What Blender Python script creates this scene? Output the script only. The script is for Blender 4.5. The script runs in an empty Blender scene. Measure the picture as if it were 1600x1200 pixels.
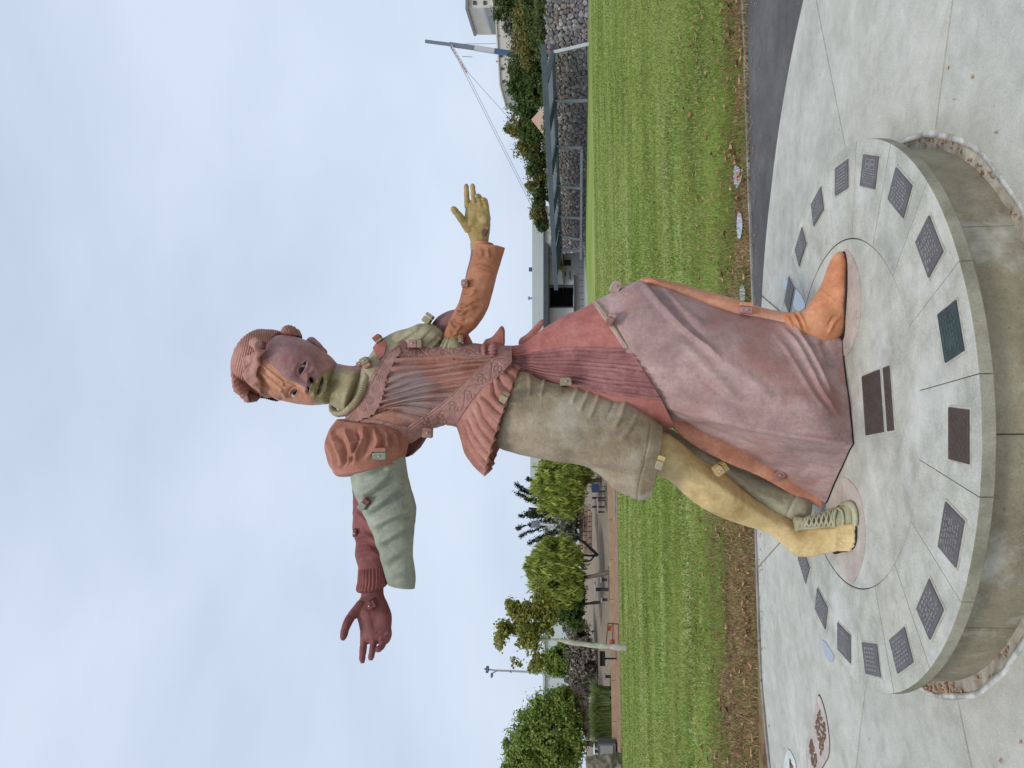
import bpy, bmesh, math, random
import numpy as np
from mathutils import Vector, Matrix

random.seed(7); RNG = np.random.default_rng(7)
SC = bpy.context.scene
COL = SC.collection

# ------------------------------------------------------------------ camera
PW, PH, FPX = 1600.0, 1200.0, 1165.0            # photograph size and focal length in its pixels
PITCH, ROLL = math.radians(5.479), math.radians(-0.867)
CAM = np.array([0.0, 0.0, 1.5125])
_cp, _sp, _cr, _sr = math.cos(PITCH), math.sin(PITCH), math.cos(ROLL), math.sin(ROLL)
RV = np.array([_cr, -_sp * _sr, _cp * _sr])     # to the right in the upright view
UV = np.array([-_sr, -_sp * _cr, _cp * _cr])    # up in the upright view
FV = np.array([0.0, _cp, _sp])                  # straight ahead

cd = bpy.data.cameras.new('camera'); cam = bpy.data.objects.new('camera', cd); COL.objects.link(cam)
M = Matrix(((-UV[0], RV[0], -FV[0], CAM[0]), (-UV[1], RV[1], -FV[1], CAM[1]), (-UV[2], RV[2], -FV[2], CAM[2]), (0, 0, 0, 1)))
cam.matrix_world = M                            # the phone was held upright, so the frame lies on its side
cd.sensor_fit = 'HORIZONTAL'; cd.sensor_width = 36.0; cd.lens = FPX / PW * 36.0
cd.clip_start = 0.05; cd.clip_end = 5000
SC.camera = cam
SC.render.resolution_x, SC.render.resolution_y = 1024, 768

# ------------------------------------------------------------------ sky, sun, exposure
SUN_EL, SUN_AZ = math.radians(56), math.radians(190)
wd = bpy.data.worlds.new('World'); SC.world = wd; wd.use_nodes = True
nt = wd.node_tree; nt.nodes.clear()
def wn(t): return nt.nodes.new(t)
w_out = wn('ShaderNodeOutputWorld'); w_bg = wn('ShaderNodeBackground')
w_sky = wn('ShaderNodeTexSky'); w_sky.sky_type = 'NISHITA'; w_sky.sun_disc = False
w_sky.sun_elevation = SUN_EL; w_sky.sun_rotation = SUN_AZ; w_sky.air_density = 1.0; w_sky.dust_density = 2.5
w_tc = wn('ShaderNodeTexCoord')
w_map = wn('ShaderNodeMapping'); w_map.inputs['Scale'].default_value = (1.0, 1.0, 2.4)
w_n = wn('ShaderNodeTexNoise'); w_n.inputs['Scale'].default_value = 1.45; w_n.inputs['Detail'].default_value = 5; w_n.inputs['Roughness'].default_value = 0.5; w_n.inputs['Distortion'].default_value = 0.25
w_r = wn('ShaderNodeValToRGB')
w_r.color_ramp.elements[0].position = 0.36; w_r.color_ramp.elements[0].color = (5.8, 6.75, 8.5, 1)
w_r.color_ramp.elements[1].position = 0.66; w_r.color_ramp.elements[1].color = (7.4, 8.35, 9.9, 1)
w_mix = wn('ShaderNodeMix'); w_mix.data_type = 'RGBA'; w_mix.inputs[0].default_value = 0.86
L = nt.links.new
L(w_tc.outputs['Generated'], w_map.inputs[0]); L(w_map.outputs[0], w_n.inputs['Vector']); L(w_n.outputs['Fac'], w_r.inputs[0])
L(w_sky.outputs[0], w_mix.inputs[6]); L(w_r.outputs[0], w_mix.inputs[7]); L(w_mix.outputs[2], w_bg.inputs[0])
w_bg.inputs[1].default_value = 0.095
L(w_bg.outputs[0], w_out.inputs[0])

sl = bpy.data.lights.new('sun', 'SUN'); so = bpy.data.objects.new('sun', sl); COL.objects.link(so)
sl.energy = 1.5; sl.angle = math.radians(16); sl.color = (1.0, 0.95, 0.88)
# sun_rotation is clockwise from +Y
sd = Vector((math.sin(SUN_AZ) * math.cos(SUN_EL), math.cos(SUN_AZ) * math.cos(SUN_EL), math.sin(SUN_EL)))
so.rotation_euler = sd.to_track_quat('Z', 'Y').to_euler(); so.location = (0, 0, 30)
vs = SC.view_settings; vs.view_transform = 'Standard'; vs.look = 'None'; vs.exposure = 0.12; vs.gamma = 1.0; vs.use_curve_mapping = False
SC.render.engine = 'CYCLES'

# ------------------------------------------------------------------ helpers
ORIG = {}
def W(x, y, Y):
    """photo pixel + distance along the ground -> point in the place"""
    x = np.asarray(x, float); y = np.asarray(y, float); Y = np.asarray(Y, float)
    a = (1200 - y - 600) / FPX; b = -(x - 800) / FPX
    d = FV + a[..., None] * RV + b[..., None] * UV
    return CAM + d * (Y / d[..., 1])[..., None]
def onz(x, y, z):
    a = (600 - y) / FPX; b = -(x - 800) / FPX
    d = FV + a * RV + b * UV
    return CAM + d * ((z - CAM[2]) / d[2])
def proj(P):
    r = P - CAM; f = r @ FV
    return 800 - FPX * (r @ UV) / f, 600 - FPX * (r @ RV) / f
def srgb(c):
    o = []
    for v in c:
        v = v / 255.0
        o.append(v / 12.92 if v <= 0.04045 else ((v + 0.055) / 1.055) ** 2.4)
    return (o[0], o[1], o[2], 1.0)

def tag(o, label=None, cat=None, group=None, kind=None):
    if label: o['label'] = label
    if cat: o['category'] = cat
    if group: o['group'] = group
    if kind: o['kind'] = kind
    return o
def empty(name, loc):
    o = bpy.data.objects.new(name, None); COL.objects.link(o); o.location = loc
    o.empty_display_size = 0.1
    ORIG[o] = np.array(loc, float); return o
def mesh_of(name, V, F, mat, smooth=True):
    V = np.asarray(V, np.float32); me = bpy.data.meshes.new(name)
    if isinstance(F, np.ndarray):
        k = F.shape[1]; n = len(F)
        me.vertices.add(len(V)); me.vertices.foreach_set('co', V.ravel())
        me.loops.add(n * k); me.loops.foreach_set('vertex_index', F.astype(np.int32).ravel())
        me.polygons.add(n)
        me.polygons.foreach_set('loop_start', np.arange(0, n * k, k, dtype=np.int32))
        me.polygons.foreach_set('loop_total', np.full(n, k, np.int32))
    else:
        me.from_pydata([tuple(v) for v in V], [], F)
    me.update(calc_edges=True)
    me.polygons.foreach_set('use_smooth', np.full(len(me.polygons), smooth))
    for m in (mat if isinstance(mat, (list, tuple)) else [mat]): me.materials.append(m)
    return me
def mk(name, V, F, mat, parent=None, smooth=True):
    V = np.asarray(V, float)
    if parent is not None: V = V - ORIG[parent]
    me = mesh_of(name, V, F, mat, smooth)
    o = bpy.data.objects.new(name, me); COL.objects.link(o)
    if parent is not None: o.parent = parent; ORIG[o] = ORIG[parent]
    else: ORIG[o] = np.zeros(3)
    return o
def solidify(o, th, off=-1.0):
    m = o.modifiers.new('shell', 'SOLIDIFY'); m.thickness = th; m.offset = off; m.use_even_offset = False; return o

class MB:
    """collects simple shapes into one mesh"""
    def __init__(s): s.V = []; s.F = []
    def add(s, V, F):
        b = len(s.V); s.V += [tuple(map(float, v)) for v in V]; s.F += [tuple(i + b for i in f) for f in F]; return s
    def box(s, c, size, rot=None):
        h = np.array(size) / 2.0
        P = np.array([(x, y, z) for x in (-1, 1) for y in (-1, 1) for z in (-1, 1)]) * h
        if rot is not None: P = P @ np.asarray(rot).T
        return s.add(P + np.array(c), [(0, 1, 3, 2), (4, 6, 7, 5), (0, 4, 5, 1), (2, 3, 7, 6), (0, 2, 6, 4), (1, 5, 7, 3)])
    def bar(s, a, b, w, h=None, up=(0, 0, 1)):
        a = np.array(a, float); b = np.array(b, float); h = h or w
        d = b - a; ln = np.linalg.norm(d); d /= ln
        u = np.array(up, float)
        if abs(d @ u) > 0.95: u = np.array([1.0, 0, 0])
        x = np.cross(u, d); x /= np.linalg.norm(x); z = np.cross(d, x)
        return s.box((a + b) / 2, (w, ln, h), np.stack([x, d, z], 1))
    def cyl(s, a, b, r0, r1=None, n=10):
        a = np.array(a, float); b = np.array(b, float); r1 = r0 if r1 is None else r1
        d = b - a; d /= np.linalg.norm(d); u = np.array([0, 0, 1.0]) if abs(d[2]) < 0.9 else np.array([1.0, 0, 0])
        x = np.cross(u, d); x /= np.linalg.norm(x); z = np.cross(d, x)
        t = np.arange(n) * 2 * np.pi / n
        ring = np.cos(t)[:, None] * x + np.sin(t)[:, None] * z
        V = np.concatenate([a + r0 * ring, b + r1 * ring])
        F = [(i, (i + 1) % n, n + (i + 1) % n, n + i) for i in range(n)] + [tuple(range(n - 1, -1, -1)), tuple(range(n, 2 * n))]
        return s.add(V, F)
    def prism(s, P, depth):
        """closed polygon (3D points) extruded by a vector"""
        P = np.array(P, float); n = len(P); V = np.concatenate([P, P + np.array(depth, float)])
        return s.add(V, [tuple(range(n)), tuple(range(2 * n - 1, n - 1, -1))] + [(i, i + n, (i + 1) % n + n, (i + 1) % n) for i in range(n)])
    def build(s, name, mat, parent=None, smooth=False):
        o = mk(name, np.array(s.V), s.F, mat, parent, smooth); return o

def bevel(o, w, seg=2):
    m = o.modifiers.new('edge', 'BEVEL'); m.width = w; m.segments = seg; m.limit_method = 'ANGLE'; m.angle_limit = math.radians(40); return o

# numpy value noise
def _h(ix, iy, iz, seed):
    with np.errstate(over='ignore'):
        n = (ix.astype(np.uint32) * np.uint32(374761393)) ^ (iy.astype(np.uint32) * np.uint32(668265263)) ^ (iz.astype(np.uint32) * np.uint32(2147483647 - 58)) ^ np.uint32(seed * 1013904223 & 0xffffffff)
        n = (n ^ (n >> np.uint32(13))) * np.uint32(1274126177)
        n = n ^ (n >> np.uint32(16))
    return n.astype(np.float64) / 4294967295.0 * 2 - 1
def vnoise(p, seed=0):
    p = np.asarray(p, float); i = np.floor(p).astype(np.int64); f = p - i; f = f * f * f * (f * (f * 6 - 15) + 10)
    r = 0
    for dx in (0, 1):
        for dy in (0, 1):
            for dz in (0, 1):
                w = (f[:, 0] if dx else 1 - f[:, 0]) * (f[:, 1] if dy else 1 - f[:, 1]) * (f[:, 2] if dz else 1 - f[:, 2])
                r = r + w * _h(i[:, 0] + dx, i[:, 1] + dy, i[:, 2] + dz, seed)
    return r
def fbm(p, oct=3, seed=0, gain=0.5):
    r = 0; a = 1.0
    for k in range(oct):
        r = r + a * vnoise(p * 2 ** k + 17.3 * k, seed + k); a *= gain
    return r
def sstep(a, b, x):
    t = np.clip((x - a) / (b - a), 0, 1); return t * t * (3 - 2 * t)

# spline through control points, non uniform Catmull-Rom
def spl(P, n, closed=False, ts=None):
    P = np.asarray(P, float)
    if P.ndim == 1: P = P[:, None]
    if closed: P = np.concatenate([P[-2:], P, P[:3]])
    D = np.linalg.norm(np.diff(P[:, :min(3, P.shape[1])], axis=0), axis=1) ** 0.5 + 1e-9
    return _spl(P, D, n, closed, ts)
def _spl(P, D, n, closed=False, ts=None):
    T = np.concatenate([[0], np.cumsum(D)])
    m = np.zeros_like(P); s = np.diff(P, axis=0) / D[:, None]
    m[1:-1] = (s[1:] * D[:-1, None] + s[:-1] * D[1:, None]) / (D[1:] + D[:-1])[:, None]; m[0] = s[0]; m[-1] = s[-1]
    if closed: lo, hi = T[2], T[-3]; q = lo + (hi - lo) * np.arange(n) / n
    else:
        q = T[0] + (T[-1] - T[0]) * (np.linspace(0, 1, n) if ts is None else ts)
    k = np.clip(np.searchsorted(T, q, side='right') - 1, 0, len(D) - 1)
    h = D[k]; u = (q - T[k]) / h
    u = u[:, None]; h = h[:, None]
    return (2*u**3 - 3*u**2 + 1) * P[k] + (u**3 - 2*u**2 + u) * h * m[k] + (-2*u**3 + 3*u**2) * P[k+1] + (u**3 - u**2) * h * m[k+1]

class Grid: pass
def finish(G, disp, rounds=1):
    """compute normals of a (nt, nth, 3) ring grid, displace along them by disp(G) in photo pixels"""
    P = G.P
    def normals(P):
        du = np.roll(P, -1, 1) - np.roll(P, 1, 1); dv = np.gradient(P, axis=0)
        N = np.cross(du, dv); N /= np.linalg.norm(N, axis=2, keepdims=True) + 1e-12
        out = P - P.mean(1, keepdims=True)
        sg = np.sign((N * out).sum(2, keepdims=True).sum(1, keepdims=True)); sg[sg == 0] = 1
        return N * sg
    G.N = normals(P)
    if disp is not None:
        sh = P.shape[:2]
        x, y = proj(P.reshape(-1, 3)); G.x = x; G.y = y
        view = P.reshape(-1, 3) - CAM; view /= np.linalg.norm(view, axis=1, keepdims=True)
        G.face = -(view * G.N.reshape(-1, 3)).sum(1)
        G.p = P.reshape(-1, 3)
        G.tt = np.repeat(np.linspace(0, 1, sh[0]), sh[1]); G.th = np.tile(G.theta, sh[0])
        d = disp(G)
        G.P = P + (d.reshape(sh) * (P[..., 1] / FPX))[..., None] * G.N
    return G
def theta_grid(n, front=0.0):
    """angles round a ring; front > 0 packs them towards the side that faces -Y (theta = -pi/2)"""
    u = np.arange(n) / n * 2 * np.pi
    return u - math.pi / 2 - front * np.sin(u) if front else u - math.pi / 2
def loft(st, nt_=60, nth=80, disp=None, power=2.0, front=0.0):
    """st: (left px, right px, distance, depth ratio); elliptical rings between two silhouette points"""
    A = []
    for s in st:
        Yl, Yr = (s[2], s[2]) if np.isscalar(s[2]) else s[2]
        A.append(np.concatenate([W(s[0][0], s[0][1], Yl), W(s[1][0], s[1][1], Yr), [s[3]]]))
    A = np.array(A); D = np.linalg.norm(np.diff((A[:, :3] + A[:, 3:6]) / 2, axis=0), axis=1) ** 0.7 + 1e-4
    Q = _spl(A, D, nt_)
    c = (Q[:, :3] + Q[:, 3:6]) / 2; hw = (Q[:, 3:6] - Q[:, :3]) / 2; r = Q[:, 6:7]
    ln = np.linalg.norm(hw, axis=1, keepdims=True)
    fw = np.array([0, 1.0, 0]); fw = fw - hw * ((hw @ fw)[:, None] / (ln ** 2 + 1e-12)); fw /= np.linalg.norm(fw, axis=1, keepdims=True)
    hd = fw * ln * r
    G = Grid(); th = theta_grid(nth, front); G.theta = th
    cc, ss = np.cos(th), np.sin(th)
    if power != 2.0: cc = np.sign(cc) * np.abs(cc) ** (2 / power); ss = np.sign(ss) * np.abs(ss) ** (2 / power)
    G.P = c[:, None] + cc[None, :, None] * hw[:, None] + ss[None, :, None] * hd[:, None]
    G.C = c
    return finish(G, disp)
def loft_poly(st, nt_=60, nth=120, disp=None):
    """st: list of rings of control points, each a 3D point"""
    S = np.array([[np.asarray(q, float) for q in s] for s in st])
    R0 = np.array([spl(s, nth, closed=True) for s in S])
    D = np.linalg.norm(np.diff(R0.mean(1), axis=0), axis=1) ** 0.7
    Q = _spl(R0.reshape(len(S), -1), D, nt_).reshape(nt_, nth, 3)
    G = Grid(); G.theta = theta_grid(nth); G.P = Q; G.C = Q.mean(1)
    return finish(G, disp)
def tube(P, R, nt_=40, nth=16, disp=None, closed=False, flat=1.0):
    P = np.array(P, float); A = np.concatenate([P, np.array(R, float)[:, None]], 1)
    Q = spl(A, nt_, closed=closed); c = Q[:, :3]; r = Q[:, 3]
    T = np.gradient(c, axis=0); T /= np.linalg.norm(T, axis=1, keepdims=True)
    u = np.array([0, 1.0, 0]); X = []
    for t in T:
        u = u - t * (u @ t); u = u / np.linalg.norm(u); X.append(u)
    X = np.array(X); Z = np.cross(T, X)
    G = Grid(); th = theta_grid(nth); G.theta = th; G.C = c
    G.P = c[:, None] + r[:, None, None] * (np.cos(th)[None, :, None] * Z[:, None] + flat * np.sin(th)[None, :, None] * X[:, None])
    return finish(G, disp)
def grid_faces(nt_, nth, wrap=True, closed=False):
    i = np.arange(nt_ if closed else nt_ - 1)[:, None]; j = np.arange(nth if wrap else nth - 1)[None, :]
    a = i * nth + j; b = i * nth + (j + 1) % nth; i2 = (i + 1) % nt_
    c = i2 * nth + (j + 1) % nth; d = i2 * nth + j
    return np.stack([a, b, c, d], -1).reshape(-1, 4)
def ring_mesh(G, caps=(True, True), closed=False):
    n, m = G.P.shape[:2]; V = G.P.reshape(-1, 3); F = grid_faces(n, m, closed=closed)
    F = np.concatenate([F[:, [0, 1, 2]], F[:, [0, 2, 3]]])
    ex = []; Fx = []
    if not closed:
        for k, row in ((0, 0), (1, n - 1)):
            if caps[k]:
                ci = len(V) + len(ex); ex.append(G.P[row].mean(0)); j = np.arange(m)
                f = np.stack([row * m + j, row * m + (j + 1) % m, np.full(m, ci)], 1)
                Fx.append(f if k else f[:, ::-1])
    if ex: V = np.concatenate([V, np.array(ex)]); F = np.concatenate([F] + Fx)
    # outward winding
    Ft = F[:min(200, (n - 1) * m)]; a, b, c = V[Ft[:, 0]], V[Ft[:, 1]], V[Ft[:, 2]]
    nn = np.cross(b - a, c - a); ref = G.N.reshape(-1, 3)[Ft[:, 0]]
    if (nn * ref).sum() < 0: F = F[:, ::-1]
    return V, F
def clip(V, F, s):
    """keep the part of a triangle mesh where s > 0, cut exactly along s = 0"""
    V = np.asarray(V); s = np.where(np.abs(s) < 1e-6, 1e-6, s); ins = s > 0
    k = ins[F].sum(1); out = [F[k == 3]]; newV = []; base = len(V)
    def cutp(a, b):
        t = s[a] / (s[a] - s[b]); newV.append(V[a] + (V[b] - V[a]) * t[:, None]); n0 = base + sum(len(q) for q in newV[:-1]); return n0 + np.arange(len(a))
    for cnt in (1, 2):
        T = F[k == cnt]
        if len(T) == 0: continue
        I = ins[T]; odd = np.argmax(I if cnt == 1 else ~I, axis=1); r = np.arange(len(T))
        a, b, c = T[r, odd], T[r, (odd + 1) % 3], T[r, (odd + 2) % 3]
        ab, ac = cutp(a, b), cutp(a, c)
        if cnt == 1: out.append(np.stack([a, ab, ac], 1))
        else: out += [np.stack([ab, b, c], 1), np.stack([ab, c, ac], 1)]
    F2 = np.concatenate(out); V2 = np.concatenate([V] + newV)
    # weld the doubled cut points
    used = np.unique(F2); V3 = V2[used]; mp = np.full(len(V2), -1); mp[used] = np.arange(len(used)); F3 = mp[F2]
    key = np.round(V3 * 1e6).astype(np.int64); _, idx, inv = np.unique(key, axis=0, return_index=True, return_inverse=True)
    inv = np.asarray(inv).reshape(-1)
    F4 = inv[F3]; ok = (F4[:, 0] != F4[:, 1]) & (F4[:, 1] != F4[:, 2]) & (F4[:, 0] != F4[:, 2])
    return V3[idx], F4[ok]

def pdist(x, y, pts, closed=False):
    """distance (px) to a polyline and the 0..1 position along it"""
    P = np.asarray(pts, float)
    if closed: P = np.concatenate([P, P[:1]])
    best = np.full(len(x), 1e9); pos = np.zeros(len(x)); L_ = np.linalg.norm(np.diff(P, axis=0), axis=1); T = np.concatenate([[0], np.cumsum(L_)])
    for i in range(len(P) - 1):
        d = P[i+1] - P[i]; l2 = d @ d + 1e-12
        t = np.clip(((x - P[i, 0]) * d[0] + (y - P[i, 1]) * d[1]) / l2, 0, 1)
        q = np.hypot(x - P[i, 0] - t * d[0], y - P[i, 1] - t * d[1]); mm = q < best
        best = np.where(mm, q, best); pos = np.where(mm, (T[i] + t * L_[i]) / T[-1], pos)
    return best, pos
def smoothline(pts, n=24): return spl(np.array(pts, float), n)
def inpoly(x, y, pts):
    """signed distance, positive inside"""
    P = np.asarray(pts, float); ins = np.zeros(len(x), bool); j = len(P) - 1
    for i in range(len(P)):
        c = ((P[i, 1] > y) != (P[j, 1] > y)) & (x < (P[j, 0] - P[i, 0]) * (y - P[i, 1]) / (P[j, 1] - P[i, 1] + 1e-12) + P[i, 0])
        ins ^= c; j = i
    d, _ = pdist(x, y, P, closed=True)
    return np.where(ins, d, -d)
def ridge(G, pts, w, h, taper=True, only_front=True):
    d, s = pdist(G.x, G.y, smoothline(pts) if len(pts) > 2 else pts)
    r = h * np.exp(-(d / w) ** 2)
    if taper: r = r * np.clip(np.minimum(s, 1 - s) * 6 + 0.12, 0, 1)
    if only_front: r = r * sstep(-0.05, 0.15, G.face)
    return r
def bump(G, c, w, h, ang=0.0, w2=None):
    w2 = w2 or w; dx, dy = G.x - c[0], G.y - c[1]; ca, sa = math.cos(ang), math.sin(ang)
    u, v = dx * ca + dy * sa, -dx * sa + dy * ca
    return h * np.exp(-(u / w) ** 2 - (v / w2) ** 2) * sstep(-0.05, 0.2, G.face)
def invmap(fn, x0, x1, y0, y1, n=500, m=300):
    """raster of k for a family of curves fn(k, s) -> px; sampled with a lookup"""
    k, s = np.meshgrid(np.linspace(0, 1, n), np.linspace(0, 1, m), indexing='ij')
    X, Y = fn(k.ravel(), s.ravel())
    w, h = int((x1 - x0) * 2), int((y1 - y0) * 2); acc = np.zeros((w, h)); cnt = np.zeros((w, h))
    i = np.round((X - x0) * 2).astype(int); j = np.round((Y - y0) * 2).astype(int); ok = (i >= 0) & (i < w) & (j >= 0) & (j < h)
    np.add.at(acc, (i[ok], j[ok]), k.ravel()[ok]); np.add.at(cnt, (i[ok], j[ok]), 1)
    A = np.where(cnt > 0, acc / np.maximum(cnt, 1), 0); Mk = (cnt > 0).astype(float)
    for it in range(60):
        A2 = A * Mk; S = sum(np.roll(A2, q, ax) for q in (1, -1) for ax in (0, 1)); C = sum(np.roll(Mk, q, ax) for q in (1, -1) for ax in (0, 1))
        fill = (Mk == 0) & (C > 0); A = np.where(fill, S / np.maximum(C, 1e-9), A); Mk = np.where(fill, 1.0, Mk)
        if Mk.all(): break
    def look(x, y):
        fx = np.clip((x - x0) * 2, 0, w - 1.001); fy = np.clip((y - y0) * 2, 0, h - 1.001); a = fx.astype(int); b = fy.astype(int); u = fx - a; v = fy - b
        return (A[a, b] * (1-u) * (1-v) + A[np.minimum(a+1, w-1), b] * u * (1-v) + A[a, np.minimum(b+1, h-1)] * (1-u) * v + A[np.minimum(a+1, w-1), np.minimum(b+1, h-1)] * u * v)
    return look

# ------------------------------------------------------------------ materials
MATS = {}
def new_mat(name):
    m = bpy.data.materials.new(name); m.use_nodes = True; t = m.node_tree; t.nodes.clear()
    o = t.nodes.new('ShaderNodeOutputMaterial'); b = t.nodes.new('ShaderNodeBsdfPrincipled'); t.links.new(b.outputs[0], o.inputs[0])
    MATS[name] = m; return m, t, b
def node(t, ty, **kw):
    n = t.nodes.new(ty)
    for k, v in kw.items(): setattr(n, k, v)
    return n
def noise(t, scale, detail=4, rough=0.55, coord='Object', mapscale=None, dist=0.0, off=(0, 0, 0)):
    tc = node(t, 'ShaderNodeTexCoord'); n = node(t, 'ShaderNodeTexNoise')
    n.inputs['Scale'].default_value = scale; n.inputs['Detail'].default_value = detail; n.inputs['Roughness'].default_value = rough; n.inputs['Distortion'].default_value = dist
    mp = node(t, 'ShaderNodeMapping'); mp.inputs['Location'].default_value = off
    if mapscale: mp.inputs['Scale'].default_value = mapscale
    t.links.new(tc.outputs[coord], mp.inputs[0]); t.links.new(mp.outputs[0], n.inputs['Vector']); return n
def ramp(t, src, stops):
    r = node(t, 'ShaderNodeValToRGB'); e = r.color_ramp.elements
    e[0].position, e[0].color = stops[0]; e[1].position, e[1].color = stops[-1]
    for p, c in stops[1:-1]:
        q = e.new(p); q.color = c
    t.links.new(src, r.inputs[0]); return r
def mixc(t, fac, a, b, mode='MIX'):
    m = node(t, 'ShaderNodeMix', data_type='RGBA', blend_type=mode)
    for s, i in ((fac, 0), (a, 6), (b, 7)):
        if hasattr(s, 'is_output'): t.links.new(s, m.inputs[i])
        else: m.inputs[i].default_value = s
    return m.outputs[2]
def bumpn(t, b, src, strength, dist=0.01):
    n = node(t, 'ShaderNodeBump'); n.inputs['Strength'].default_value = strength; n.inputs['Distance'].default_value = dist
    t.links.new(src, n.inputs['Height']); t.links.new(n.outputs[0], b.inputs['Normal']); return n
BLK, WHT = (0, 0, 0, 1), (1, 1, 1, 1)

def terra(name, base, dark=None, light=None, rough=0.62, scale=5.0, seed=0.0, grit=0.35, patch=None, patch_amt=0.55):
    """fired and painted clay: blotchy colour, pale bloom, fine pits"""
    m, t, b = new_mat(name)
    B = srgb(base); D = srgb(dark) if dark else tuple(v * 0.72 for v in B[:3]) + (1,); Lg = srgb(light) if light else tuple(min(1, v * 1.25 + 0.03) for v in B[:3]) + (1,)
    n1 = noise(t, scale, 6, 0.62, dist=0.4, off=(seed, seed * 2, 0))
    r1 = ramp(t, n1.outputs['Fac'], [(0.30, D), (0.50, B), (0.74, Lg)])
    n2 = noise(t, 60, 3, 0.7, off=(0, seed, 3)); r2 = ramp(t, n2.outputs['Fac'], [(0.35, (0.86, 0.86, 0.86, 1)), (0.65, (1.1, 1.1, 1.1, 1))])
    c = mixc(t, 0.8, r1.outputs[0], r2.outputs[0], 'MULTIPLY')
    if patch:
        n3 = noise(t, 3.2, 4, 0.6, off=(seed + 9, 4, seed)); r3 = ramp(t, n3.outputs['Fac'], [(0.52, BLK), (0.68, (patch_amt,) * 3 + (1,))])
        c = mixc(t, r3.outputs[0], c, srgb(patch))
    n6 = noise(t, 14, 5, 0.65, mapscale=(1, 1, 0.22), off=(seed * 3, 2, seed)); r6 = ramp(t, n6.outputs['Fac'], [(0.30, (0.80, 0.79, 0.78, 1)), (0.5, (1, 1, 1, 1)), (0.70, (1.14, 1.14, 1.15, 1))]); c = mixc(t, 0.8, c, r6.outputs[0], 'MULTIPLY')
    n7 = noise(t, 75, 3, 0.6, off=(seed, 5, 1)); r7 = ramp(t, n7.outputs['Fac'], [(0.26, (1.3, 1.28, 1.25, 1)), (0.33, (1, 1, 1, 1)), (0.68, (1, 1, 1, 1)), (0.75, (0.66, 0.64, 0.62, 1))]); c = mixc(t, 0.8, c, r7.outputs[0], 'MULTIPLY')
    t.links.new(c, b.inputs['Base Color'])
    n4 = noise(t, 150, 4, 0.65); n5 = noise(t, 22, 4, 0.6)
    ad = node(t, 'ShaderNodeMath', operation='ADD'); ml = node(t, 'ShaderNodeMath', operation='MULTIPLY'); ml.inputs[1].default_value = 2.0
    t.links.new(n5.outputs['Fac'], ml.inputs[0]); t.links.new(n4.outputs['Fac'], ad.inputs[0]); t.links.new(ml.outputs[0], ad.inputs[1])
    bumpn(t, b, ad.outputs[0], grit * 1.5, 0.004)
    rr = ramp(t, n1.outputs['Fac'], [(0.3, (rough - 0.1,) * 3 + (1,)), (0.7, (rough + 0.15,) * 3 + (1,))]); t.links.new(rr.outputs[0], b.inputs['Roughness'])
    b.inputs['Specular IOR Level'].default_value = 0.35
    return m
def plain(name, col, rough=0.6, metal=0.0, var=0.15, scale=8.0, bump=0.0, spec=0.4):
    m, t, b = new_mat(name); B = srgb(col)
    n1 = noise(t, scale, 5, 0.6); r1 = ramp(t, n1.outputs['Fac'], [(0.3, tuple(v * (1 - var) for v in B[:3]) + (1,)), (0.7, tuple(min(1, v * (1 + var)) for v in B[:3]) + (1,))])
    t.links.new(r1.outputs[0], b.inputs['Base Color']); b.inputs['Roughness'].default_value = rough; b.inputs['Metallic'].default_value = metal; b.inputs['Specular IOR Level'].default_value = spec
    if bump: bumpn(t, b, noise(t, scale * 8, 4, 0.6).outputs['Fac'], bump, 0.01)
    return m
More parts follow.
